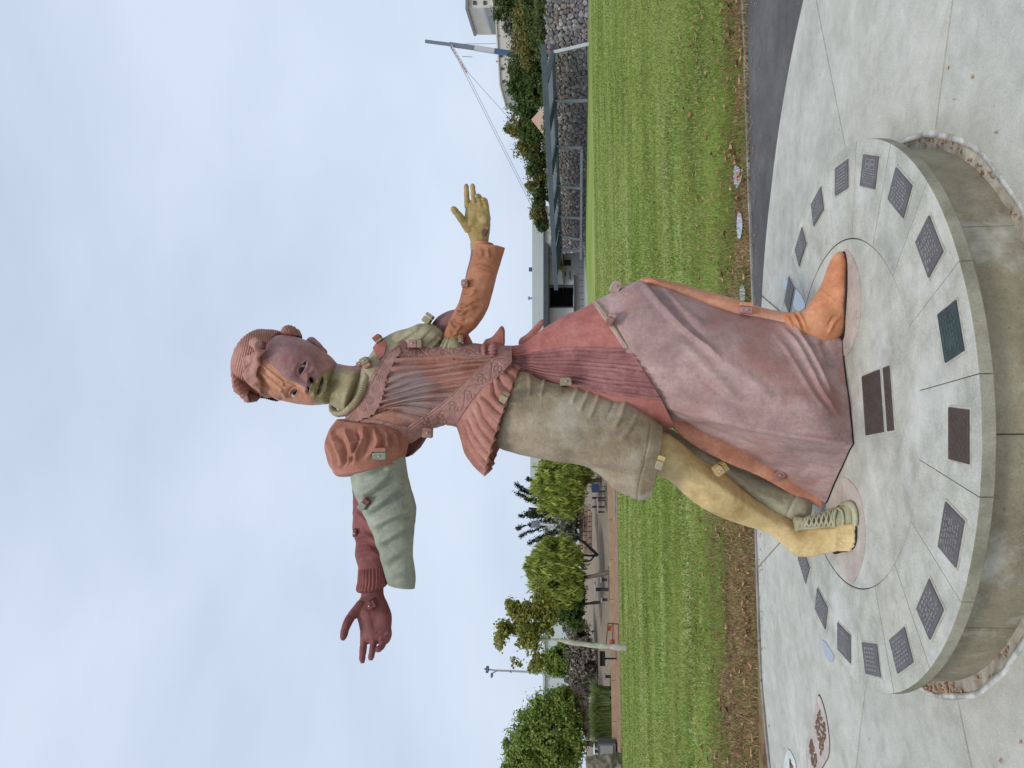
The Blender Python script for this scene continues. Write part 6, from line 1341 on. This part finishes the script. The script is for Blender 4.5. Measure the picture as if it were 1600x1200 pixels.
for (sa, za, rw_, rh_) in cand:
    if any(((sa - q[0]) / (rw_ + q[2])) ** 2 + ((za - q[1]) / (rh_ + q[3])) ** 2 < 0.66 for q in near(sa, za)): continue
    cells.setdefault((int(sa / cellsz), int(za / cellsz)), []).append((sa, za, rw_, rh_))
    cc = np.array([*(e0 + (e1 - e0) / wl * sa), 0.0]); cc[2] = gz(cc[0], cc[1]) + za
    if cc[2] > 4.05: continue
    m = random.choice((6, 7, 8)); b0 = len(V); tl = random.uniform(-0.4, 0.4); V.append(cc + on * random.uniform(0.11, 0.15)); ph = random.random(); rad = [random.uniform(0.78, 1.22) for _ in range(m)]
    for ring, (sc, o_) in enumerate(((0.80, 0.11), (1.06, 0.0))):
        for i in range(m):
            t = (i + ph) / m * 2 * math.pi; pa, pz = math.cos(t) * rw_ * sc * rad[i], math.sin(t) * rh_ * sc * rad[i]
            V.append(cc + dr * (pa * math.cos(tl) - pz * math.sin(tl)) + up * (pa * math.sin(tl) + pz * math.cos(tl)) + on * (o_ * random.uniform(0.8, 1.2)))
    for i in range(m):
        j = (i + 1) % m; F += [(b0, b0 + 1 + i, b0 + 1 + j), (b0 + 1 + i, b0 + 1 + m + i, b0 + 1 + m + j), (b0 + 1 + i, b0 + 1 + m + j, b0 + 1 + j)]
o = mk('stones', np.array(V), np.array(F), m_stone, sw, False); o['kind'] = 'stuff'
m_steel = plain('blue_grey_steel', (92, 102, 112), 0.5, 0.2, 0.15, 2)
m_steel2 = leafmat('translucent_roof_panel', [(176, 182, 186), (184, 188, 190)], 0.5, 0.8, lo=0.9, hi=1.05)
m_galv = plain('pale_painted_post', (168, 173, 177), 0.6, 0.1, 0.2, 2)
cn = empty('steel_canopy', (*wall_pt(0.45, 1.5), 0.9)); tag(cn, 'blue-grey steel lean-to canopy standing against the stone wall', 'canopy')
def at3(x, y, off): # photo pixel on the vertical plane parallel to the wall
    q = (600 - y) / FPX; Y = wall_pt(q, off)[1]; return W(x, y, Y)
fb = [at3(849, 71, 3.2), at3(869, 452, 3.2)]
MB().bar(fb[0], fb[1], 0.25, 0.45).build('fascia_beam', m_steel, cn)
wbm = [at3(864, 71, -0.9), at3(877, 392, -0.9)]
MB().bar(wbm[0], wbm[1], 0.2, 0.3).build('wall_beam', m_steel, cn)
ys_ = [75, 152, 223, 285, 333, 362, 385]; tops = [at3(np.interp(y, [71, 392], [866, 877]), y, -0.7) for y in ys_]
fd = (fb[1] - fb[0]) / np.linalg.norm(fb[1] - fb[0]); frn = []
for tp in tops:
    s_ = (tp + np.array([*wout, 0]) * 3.9 - fb[0]) @ fd; f_ = fb[0] + fd * s_; frn.append(f_); MB().bar(tp, f_ - np.array([0, 0, 0.1]), 0.18, 0.35).build('rafter', m_steel, cn)
for k in range(len(ys_) - 1):
    b = MB(); a0, a1, c0, c1 = tops[k], tops[k+1], frn[k], frn[k+1]; lift = np.array([0, 0, 0.24]); mg = 0.04
    P = [a0 + (a1 - a0) * mg + lift, a0 + (a1 - a0) * (1 - mg) + lift, c0 + (c1 - c0) * (1 - mg) + lift * 0.8, c0 + (c1 - c0) * mg + lift * 0.8]; b.prism(P, (0, 0, 0.06)); b.build('roof_panel', m_steel2, cn)
bots = [at3(x, y, 0.6) for x, y in ((917, 69), (919, 157), (911, 231), (910, 294), (909, 341), (908, 374), (911, 392))]
for k, (tp, bt) in enumerate(zip(tops, bots)):
    bt = np.array([bt[0], bt[1], gz(bt[0], bt[1]) - 0.1]) if k < 2 else bt
    MB().bar(tp + np.array([*wout, 0]) * 0.5, bt, 0.26, 0.26).build('post', m_galv, cn)
MB().bar(at3(908.5, 232, 0.7), at3(907.5, 405, 0.7), 0.16, 0.24).build('lower_rail', m_galv, cn)
b = MB(); e = at3(912, 232, 0.65); 
for y in (235, 294, 345, 376, 400): p = at3(912, y, 0.7); b.bar(p, np.array([p[0], p[1], gz(p[0], p[1]) - 0.1]), 0.12)
b.build('rail_feet', m_steel, cn)
# tan hipped roof of a hut behind the canopy
m_tan = plain('tan_canvas', (176, 150, 128), 0.85, var=0.1, scale=1)
hut = empty('canvas_tent', tuple(W(856, 192, 79))); tag(hut, 'tan peaked canvas tent poking up behind the canopy among the shrubs', 'tent')
ap = W(830, 187, 79); ba = [W(852, 162, 77.5), W(856, 220, 77.5), W(852, 214, 81), W(848, 168, 81)]; ap2 = W(839, 200, 78)
V = np.array(ba + [ap, W(836, 178, 79.2)]); mk('roof', V, [(0, 4, 1), (1, 4, 2), (2, 4, 3), (3, 4, 0)], m_tan, hut, False)
b = MB()
for p in ba: b.bar(p, p - np.array([0, 0, 1.6]), 0.08)
b.build('pole', m_steel, hut)
# pale tower and long block beyond the slope
m_pale = plain('cream_render', (206, 202, 190), 0.85, var=0.06, scale=0.3)
m_win = plain('dark_window_glass', (58, 62, 66), 0.2, var=0.1, spec=0.6)
m_trim = plain('grey_trim', (134, 136, 136), 0.7, var=0.1)
hb = empty('hillside_building', tuple(W(810, 60, 150))); tag(hb, 'cream building with a stepped tower on the hill at the top right', 'building')
def slab3(px, Y, depth, name, mat, parent):
    P = [W(x, y, Y) for x, y in px]; b = MB(); b.prism(P, (0, depth, 0)); return fixn(b.build(name, mat, parent))
slab3([(770, -60), (815, -60), (815, 131), (782, 131)], 150, 14, 'wall', m_pale, hb); slab3([(731, -60), (770.5, -60), (770.5, 12), (731, 12)], 152, 12, 'tower', m_pale, hb); slab3([(727, -60), (731.2, -60), (731.2, 14), (727, 14)], 151.4, 12, 'roof_trim', m_trim, hb)
slab3([(756, 12), (770.4, 12), (770.4, 25), (761, 25)], 151.5, 8, 'terrace', m_trim, hb); slab3([(768, -60), (770, -60), (782, 132), (780, 132)], 149.7, 14.6, 'parapet', m_pale, hb)
for (x, y) in ((782, 87), (784, 107), (786, 127)):
    f_ = slab3([(x - 1.5, y - 2), (x + 3, y - 2), (x + 3, y + 2), (x - 1.5, y + 2)], 149.8, 0.3, 'window', m_win, hb)
for (x, y) in ((741, 4), (757, 4)): slab3([(x - 2, y - 3), (x + 3, y - 3), (x + 3, y + 3), (x - 2, y + 3)], 151.8, 0.3, 'window', m_win, hb)
b = MB()
for (x, y) in ((779, 96), (780, 56), (778, 36)): b.bar(W(x + 1, y, 150), W(x - 4, y, 150), 0.25)
b.build('roof_vent', m_trim, hb)
# mobile crane
m_cgrey = plain('crane_grey', (122, 130, 138), 0.5, 0.2, 0.1); m_cwhite = plain('crane_white', (198, 200, 202), 0.5, 0, 0.08); m_cblue = plain('crane_blue', (74, 98, 134), 0.5, 0, 0.1); m_cred = plain('crane_red', (176, 66, 60), 0.5, 0, 0.1); m_cable = plain('cable_grey', (150, 158, 168), 0.5, 0, 0.05)
Yc = 128.0; ck = empty('crane', tuple(W(830, 90, Yc))); tag(ck, 'telescopic crane boom with a folded red and white jib above the shrubs', 'crane')
MB().bar(W(664.5, 64.5, Yc), W(703, 69.5, Yc), 0.45).build('boom_tip', m_cgrey, ck); MB().bar(W(702, 69.4, Yc), W(743, 75.2, Yc), 0.62).build('boom_section', m_cgrey, ck); MB().bar(W(742, 75, Yc), W(773, 80, Yc), 0.75).build('boom_section', m_cwhite, ck); MB().bar(W(771, 79.5, Yc), W(806, 84.6, Yc), 0.72).build('boom_base', m_cblue, ck)
b = MB(); b2 = MB(); n = 9
for k in range(n):
    t0, t1 = k / n, (k + 1) / n; A = lambda t, o: W(704 + 26 * t + o, 71 + 43 * t - o * 0.7, Yc - 0.5)
    (b if k % 2 else b2).bar(A(t0, -1.3), A(t1, 1.3), 0.10); (b2 if k % 2 else b).bar(A(t0, 1.3), A(t1, -1.3), 0.10); b2.bar(A(t0, 1.5), A(t1, 1.5), 0.14); b2.bar(A(t0, -1.5), A(t1, -1.5), 0.14)
b.build('jib_lattice', m_cred, ck); b2.build('jib_frame', m_cwhite, ck)
for p, q_ in (((704, 71), (842, 345)), ((722, 100), (838, 330)), ((730, 112), (800, 190)), ((701, 69), (775, 68))):
    MB().cyl(W(*p, Yc), W(*q_, Yc), 0.045, n=5).build('cable', m_cable, ck)
MB().cyl(W(722, 88, Yc), W(738, 89, Yc), 0.05, n=5).build('hook_line', m_cgrey, ck)

# ================================================================== white industrial building behind, annex, long pale building on the left
m_wht = plain('white_painted_wall', (202, 204, 198), 0.85, var=0.07, scale=0.25)
m_par = plain('pale_parapet', (190, 196, 192), 0.85, var=0.06, scale=0.3)
m_awn = plain('dark_awning', (70, 78, 82), 0.7, var=0.15, scale=1)
m_door = plain('black_doorway', (16, 17, 18), 0.9, var=0.2)
m_gr = plain('grey_annex', (128, 126, 124), 0.9, var=0.3, scale=1.2)
wbld = empty('white_building', tuple(W(914, 480, 96))); tag(wbld, 'white industrial building with a dark awning and black doorway behind the lawn', 'building')
slab3([(846, 322), (918, 322), (918, 446), (846, 446)], 96, 12, 'wall', m_wht, wbld); slab3([(846, 480), (918, 480), (918, 770), (846, 770)], 96, 12, 'wall', m_wht, wbld); slab3([(846, 446), (858, 446), (858, 480), (846, 480)], 96, 12, 'wall', m_wht, wbld); slab3([(896, 446), (918, 446), (918, 480), (896, 480)], 96, 12, 'wall', m_wht, wbld)
slab3([(831.5, 318), (849, 318), (849, 560), (831.5, 560)], 95.6, 12.8, 'parapet', m_par, wbld); slab3([(828.5, 560.4), (848, 560.4), (848, 772), (828.5, 772)], 95.6, 12.8, 'parapet', m_par, wbld)
slab3([(849.3, 380), (857, 380), (857, 640), (849.3, 640)], 94.2, 2.2, 'awning', m_awn, wbld); slab3([(858.1, 446.2), (895.8, 446.2), (895.8, 479.8), (858.1, 479.8)], 98.5, 0.2, 'doorway', m_door, wbld)
slab3([(875, 406), (892, 406), (892, 415), (875, 415)], 95.85, 0.3, 'window', m_win, wbld); slab3([(896.5, 430), (899, 430), (899, 492), (896.5, 492)], 95.2, 0.8, 'door_sill', m_awn, wbld)
for y in (446, 480): slab3([(858, y - 0.8), (896, y - 0.8), (896, y + 0.8), (858, y + 0.8)], 95.8, 0.25, 'door_frame', m_awn, wbld)
for (x, y0, y1) in ((883, 425, 431), (890, 424, 436), (886, 395, 397), (870, 418, 419)): slab3([(x, y0), (x + 1.2, y0), (x + 1.2, y1), (x, y1)], 95.8, 0.2, 'wall_pipe', m_awn, wbld)
b = MB(); b.cyl(W(832, 466, 97), W(825, 466, 97), 0.12); b.cyl(W(826.5, 463.5, 97), W(826.5, 468.5, 97), 0.14); b.build('roof_vent', m_trim, wbld)
b = MB(); b.box(W(829.5, 421, 97), (0.5, 0.4, 0.5)); b.build('roof_box', m_awn, wbld)
an = empty('grey_annex', tuple(W(914, 350, 92))); tag(an, 'grey lower annex at the right end of the white building', 'building'); slab3([(833, 344), (914, 344), (914, 378), (833, 378)], 100, 6, 'wall', m_gr, an); slab3([(831.6, 343), (833.2, 343), (833.2, 379), (831.6, 379)], 99.7, 6.4, 'coping', m_par, an)
hr = empty('handrail', tuple(W(913, 450, 92))); tag(hr, 'thin dark handrail along the ramp in front of the white building', 'railing')
b = MB(); b.bar(W(903.5, 405, 92), W(905, 520, 92), 0.09); b.build('top_rail', m_steel, hr)
for k in range(12): y = 408 + k * 10; MB().bar(W(903.6, y, 92), W(912.5, y, 92), 0.08).build('post', m_steel, hr)
lb = empty('pale_building', tuple(W(915, 1000, 118))); tag(lb, 'long pale building with a faint blue wall far behind the white trunk', 'building')
m_pb = plain('pale_blue_wall', (196, 206, 204), 0.85, var=0.09, scale=0.15)
slab3([(851, 760), (935, 760), (935, 1097), (851, 1097)], 118, 12, 'wall', m_pb, lb); slab3([(848, 758), (851.3, 758), (851.3, 1099), (848, 1099)], 117.6, 12.8, 'parapet', m_par, lb)

# ================================================================== furniture on the left bank
m_tabtop = concrete('table_concrete', (150, 148, 144), (130, 128, 124), (166, 164, 160), 3)
m_tableg = plain('dark_table_leg', (58, 56, 58), 0.8, var=0.2)
def table(label, cx, cy, ytop, w, Y, seats, name='picnic_table'):
    root = empty(name, tuple(W(cx, cy, Y))); tag(root, label, 'table', 'concrete tables on the bank'); s = Y / FPX; base = W(cx, cy, Y); tp = W(ytop, cy, Y)
    b = MB(); b.box(tp, (w * s, w * s * 0.8, 0.09)); bevel(b.build('tabletop', m_tabtop, root), 0.02)
    b = MB(); b.box((base + tp) / 2 - np.array([0, 0, 0.05]), (0.16, 0.16, tp[2] - base[2])); b.build('pedestal_leg', m_tableg, root)
    for (sx, sy) in seats:
        t = W(sx, sy, Y); q = np.array([t[0], t[1], base[2]]); b = MB(); b.box(t, (8 * s, 0.34, 0.08)); so_ = bevel(b.build('seat', m_tabtop, root), 0.02); b = MB(); b.bar(t - np.array([0, 0, 0.04]), q, 0.13); b.build('seat_leg', m_tableg, so_)
table('pedestal table with two square stools below the weeping tree', 949, 921, 930, 21, 43.2, [(939, 906), (940, 937)])
table('pedestal table with two stools beside the reeds', 956, 1075, 936, 25, 42.8, [(945, 1057), (946, 1090)])
pt = empty('picnic_table', tuple(W(944, 782, 44.5))); tag(pt, 'long picnic table with a bench beside the blue chair', 'table', 'concrete tables on the bank')
Yp = 44.5; b = MB(); b.box(W(924, 780, Yp), (36 * Yp / FPX, 0.8, 0.08)); b.build('tabletop', m_tabtop, pt); b = MB(); b.box(W(933.5, 790, Yp - 0.7), (24 * Yp / FPX, 0.3, 0.07)); b.build('bench', m_tabtop, pt)
for y in (768, 778, 792): MB().bar(W(925, y, Yp), W(945, y, Yp), 0.10).build('leg', m_tableg, pt)
for y in (782, 800): MB().bar(W(934, y, Yp - 0.7), W(945, y, Yp - 0.7), 0.09).build('bench_leg', m_tableg, pt)
m_blue = plain('navy_fabric', (44, 58, 88), 0.8, var=0.2)
ch = empty('folding_chair', tuple(W(946, 766, 43.8))); tag(ch, 'navy blue folding chair at the end of the long picnic table', 'chair')
Yh = 43.8; b = MB(); b.box(W(936, 766, Yh), (0.5, 0.45, 0.05)); b.build('seat', m_blue, ch); b = MB(); b.box(W(930, 762, Yh + 0.2), (0.5, 0.06, 0.42)); b.build('backrest', m_blue, ch)
for y, dY in ((760, 0.2), (772, 0.2), (760, -0.2), (772, -0.2)): MB().bar(W(936, y, Yh + dY), W(946, y, Yh + dY), 0.035).build('leg', m_tableg, ch)
m_black = plain('black_grill_iron', (30, 29, 29), 0.6, 0.3, 0.2)
gr_ = empty('barbecue_grill', tuple(W(962, 1029, 40))); tag(gr_, 'black park barbecue grill on a post left of the white trunk', 'grill')
Yg = 40.0; s = Yg / FPX; c = W(941, 1029, Yg); b = MB()
for dx in (-1, 1): b.box(c + np.array([dx * 9 * s, 0, 0]), (0.03, 0.42, 8 * s))
b.box(c + np.array([0, 0.2, 0]), (18 * s, 0.03, 8 * s)); b.box(c - np.array([0, 0, 4 * s]), (18 * s, 0.42, 0.03)); b.box(c + np.array([0, -0.2, -1.5 * s]), (18 * s, 0.03, 5 * s)); b.build('firebox', m_black, gr_); b = MB(); b.box(c + np.array([0, 0, 3 * s]), (17 * s, 0.4, 0.02)); b.build('grate', m_black, gr_); MB().bar(c - np.array([0, 0, 4 * s]), W(963, 1029, Yg), 0.07).build('post', m_black, gr_)
m_orange = plain('orange_panel', (190, 86, 62), 0.6, var=0.15); m_rust = plain('rusty_frame', (96, 62, 52), 0.8, var=0.25)
bc = empty('barrier', tuple(W(966, 990, 38.6))); tag(bc, 'low rusty metal barrier with orange panels on the lawn edge', 'barrier')
Yr = 38.6; b = MB(); q1, q2, q3, q4 = W(950, 974, Yr), W(966, 975, Yr), W(967, 1008, Yr), W(947, 1007, Yr)
for a_, c_ in ((q1, q2), (q2, q3), (q3, q4), (q4, q1), (W(958, 974, Yr), W(957, 1008, Yr))): b.bar(a_, c_, 0.05)
b.build('frame', m_rust, bc); slab3([(952, 1000), (960, 1000), (961, 1007), (953, 1007)], Yr + 0.05, 0.05, 'panel', m_orange, bc); slab3([(951, 978), (957, 977), (955, 986), (950, 986)], Yr + 0.05, 0.05, 'panel', m_orange, bc)
m_cab = plain('grey_cabinet', (96, 98, 98), 0.6, 0.1, 0.15)
cb_ = empty('utility_cabinet', tuple(W(962, 1173, 40.5))); tag(cb_, 'grey utility cabinet with a pale domed cap at the far left', 'cabinet')
slab3([(935, 1162), (962, 1162), (962, 1186), (935, 1186)], 40.5, 0.7, 'box', m_cab, cb_); slab3([(938, 1165), (958, 1165), (958, 1183), (938, 1183)], 40.46, 0.06, 'door', m_trim, cb_)
V, F = ring_mesh(tube([W(927, 1174, 40.8), W(928, 1174, 40.8), (W(929.5, 1174, 40.8))], [0.05, 0.32, 0.44], 6, 16)); mk('cap', V, F, m_cwhite, cb_)
MB().bar(W(929, 1174, 40.8), W(936, 1174, 40.8), 0.12).build('stem', m_cab, cb_)
m_mulch2 = plain('mottled_rock', (126, 118, 106), 0.95, var=0.45, scale=5, bump=0.6)
bo = empty('boulder', tuple(W(972, 1196, 37))); tag(bo, 'rough grey boulder at the left edge beside the utility cabinet', 'boulder')
V, F = ring_mesh(loft([((916, 1190), (916, 1186), 37, 1), ((925, 1206), (922, 1184), 37, 1), ((945, 1212), (945, 1182), 37, 1), ((965, 1214), (966, 1181), 37, 1), ((973, 1212), (973, 1182), 37, 1)], 30, 30, lambda G: 6 * fbm(G.p * 4, 4, 3))); mk('rock', V, F, m_mulch2, bo)
# blocks of the little retaining wall on the bank
m_block = leafmat('sandstone_blocks', [(176, 148, 128), (192, 166, 146), (160, 132, 114), (184, 160, 144), (150, 128, 112)], 0.9)
rw = empty('block_wall', tuple(W(925, 822, 50))); tag(rw, 'low pinkish stone block wall on the bank under the grey bush', 'wall')
for row, (x, y0, y1) in enumerate(((922, 788, 862), (915, 790, 858), (908, 794, 856))):
    y = y0
    while y < y1:
        wdt = random.uniform(6, 11); p = W(x, y + wdt / 2, 50); s = 50 / FPX; b = MB(); b.box(p + np.array([0, random.uniform(-.08, .08), 0]), ((wdt - 0.8) * s, 0.4, 6.2 * s)); bevel(b.build('block', m_block, rw), 0.03, 1); y += wdt
rw2 = empty('block_wall', tuple(W(918, 990, 54))); tag(rw2, 'short stack of pinkish blocks behind the white trunk', 'wall')
for row, x in enumerate((914, 908)):
    for k in range(3): p = W(x, 980 + k * 8 + row * 3, 54); s = 54 / FPX; b = MB(); b.box(p, (7.2 * s, 0.4, 5.4 * s)); bevel(b.build('block', m_block, rw2), 0.03, 1)
# timber kerb along the gravel, pale pad
for k, (ya, yb_) in enumerate(((752, 812), (812, 874), (874, 936), (936, 998), (998, 1062), (1062, 1126), (1126, 1210))):
    a_ = W(951, ya, 41.1); c_ = W(952 + (0.5 if k > 3 else 0), yb_ - 0.6, 41.1); a_[2] = gz(a_[0], 41.1) + 0.10; c_[2] = gz(c_[0], 41.1) + 0.10
    kb = MB().bar(a_, c_, 0.2, 0.24).build('timber_kerb', m_curb); tag(kb, 'pale timber kerb length at the foot of the bank, ' + ['right beside the khaki shorts', 'below the spiky dark tree', 'under the weeping tree and stools', 'between the stools and the barrier', 'behind the barbecue grill', 'below the reeds', 'at the utility cabinet'][k], 'kerb', 'timber kerbs along the bank')
pd = W(955, 783, 39.9); b = MB(); b.box((pd[0], 39.9, gz(pd[0], 39.9) + 0.03), (2.2, 0.6, 0.08)); tag(b.build('paving_pad', m_tabtop), 'pale concrete pad on the gravel below the long picnic table', 'pad')
# lamps
lp = empty('street_lamp', tuple(W(895, 1054, 72))); tag(lp, 'tall slim street lamp with two heads rising left of the sparse tree', 'street lamp')
V, F = ring_mesh(tube([W(905, 1055, 72), W(860, 1052, 72), W(800, 1048.5, 72), W(775, 1047.5, 72), W(763, 1046, 72)], [0.13, 0.12, 0.10, 0.09, 0.06], 30, 8)); mk('pole', V, F, m_galv, lp)
b = MB(); b.box(W(761.5, 1046, 72), (0.45, 0.7, 0.25)); b.build('lamp_head', m_steel, lp); V, F = ring_mesh(tube([W(778, 1048, 72), W(771, 1051, 72), W(769, 1054, 72)], [0.05, 0.05, 0.05], 10, 6)); mk('arm', V, F, m_steel, lp); b = MB(); b.box(W(768.5, 1055, 72), (0.3, 0.5, 0.18)); b.build('lamp_head', m_steel, lp)
b = MB(); b.cyl(W(760, 1045.5, 72), W(756, 1045, 72), 0.12, 0.03, 6); b.build('photocell', m_steel, lp)
fl = empty('floodlight', tuple(W(905, 820, 56))); tag(fl, 'white floodlight mast with a box head beside the spiky dark tree', 'floodlight')
MB().cyl(W(905, 821, 56), W(842, 819.5, 56), 0.075, n=8).build('mast', m_cwhite, fl); b = MB(); b.box(W(836, 819, 56), (0.45, 0.4, 0.55)); b.build('lamp_box', m_steel2, fl); MB().bar(W(856, 816, 56), W(857, 826, 56), 0.06).build('cross_arm', m_cwhite, fl)
dl_ = empty('drooping_lamp', tuple(W(830, 236, 88))); tag(dl_, 'small drooping lamp on a bent pole above the shrubs on the slope', 'lamp'); V, F = ring_mesh(tube([W(828, 240, 88), W(812, 232, 88), W(804, 233, 88), W(802, 243, 88)], [0.05] * 4, 16, 6)); mk('pole', V, F, m_steel, dl_); b = MB(); b.box(W(803, 245, 88), (0.35, 0.2, 0.1)); b.build('lamp_head', m_steel, dl_)
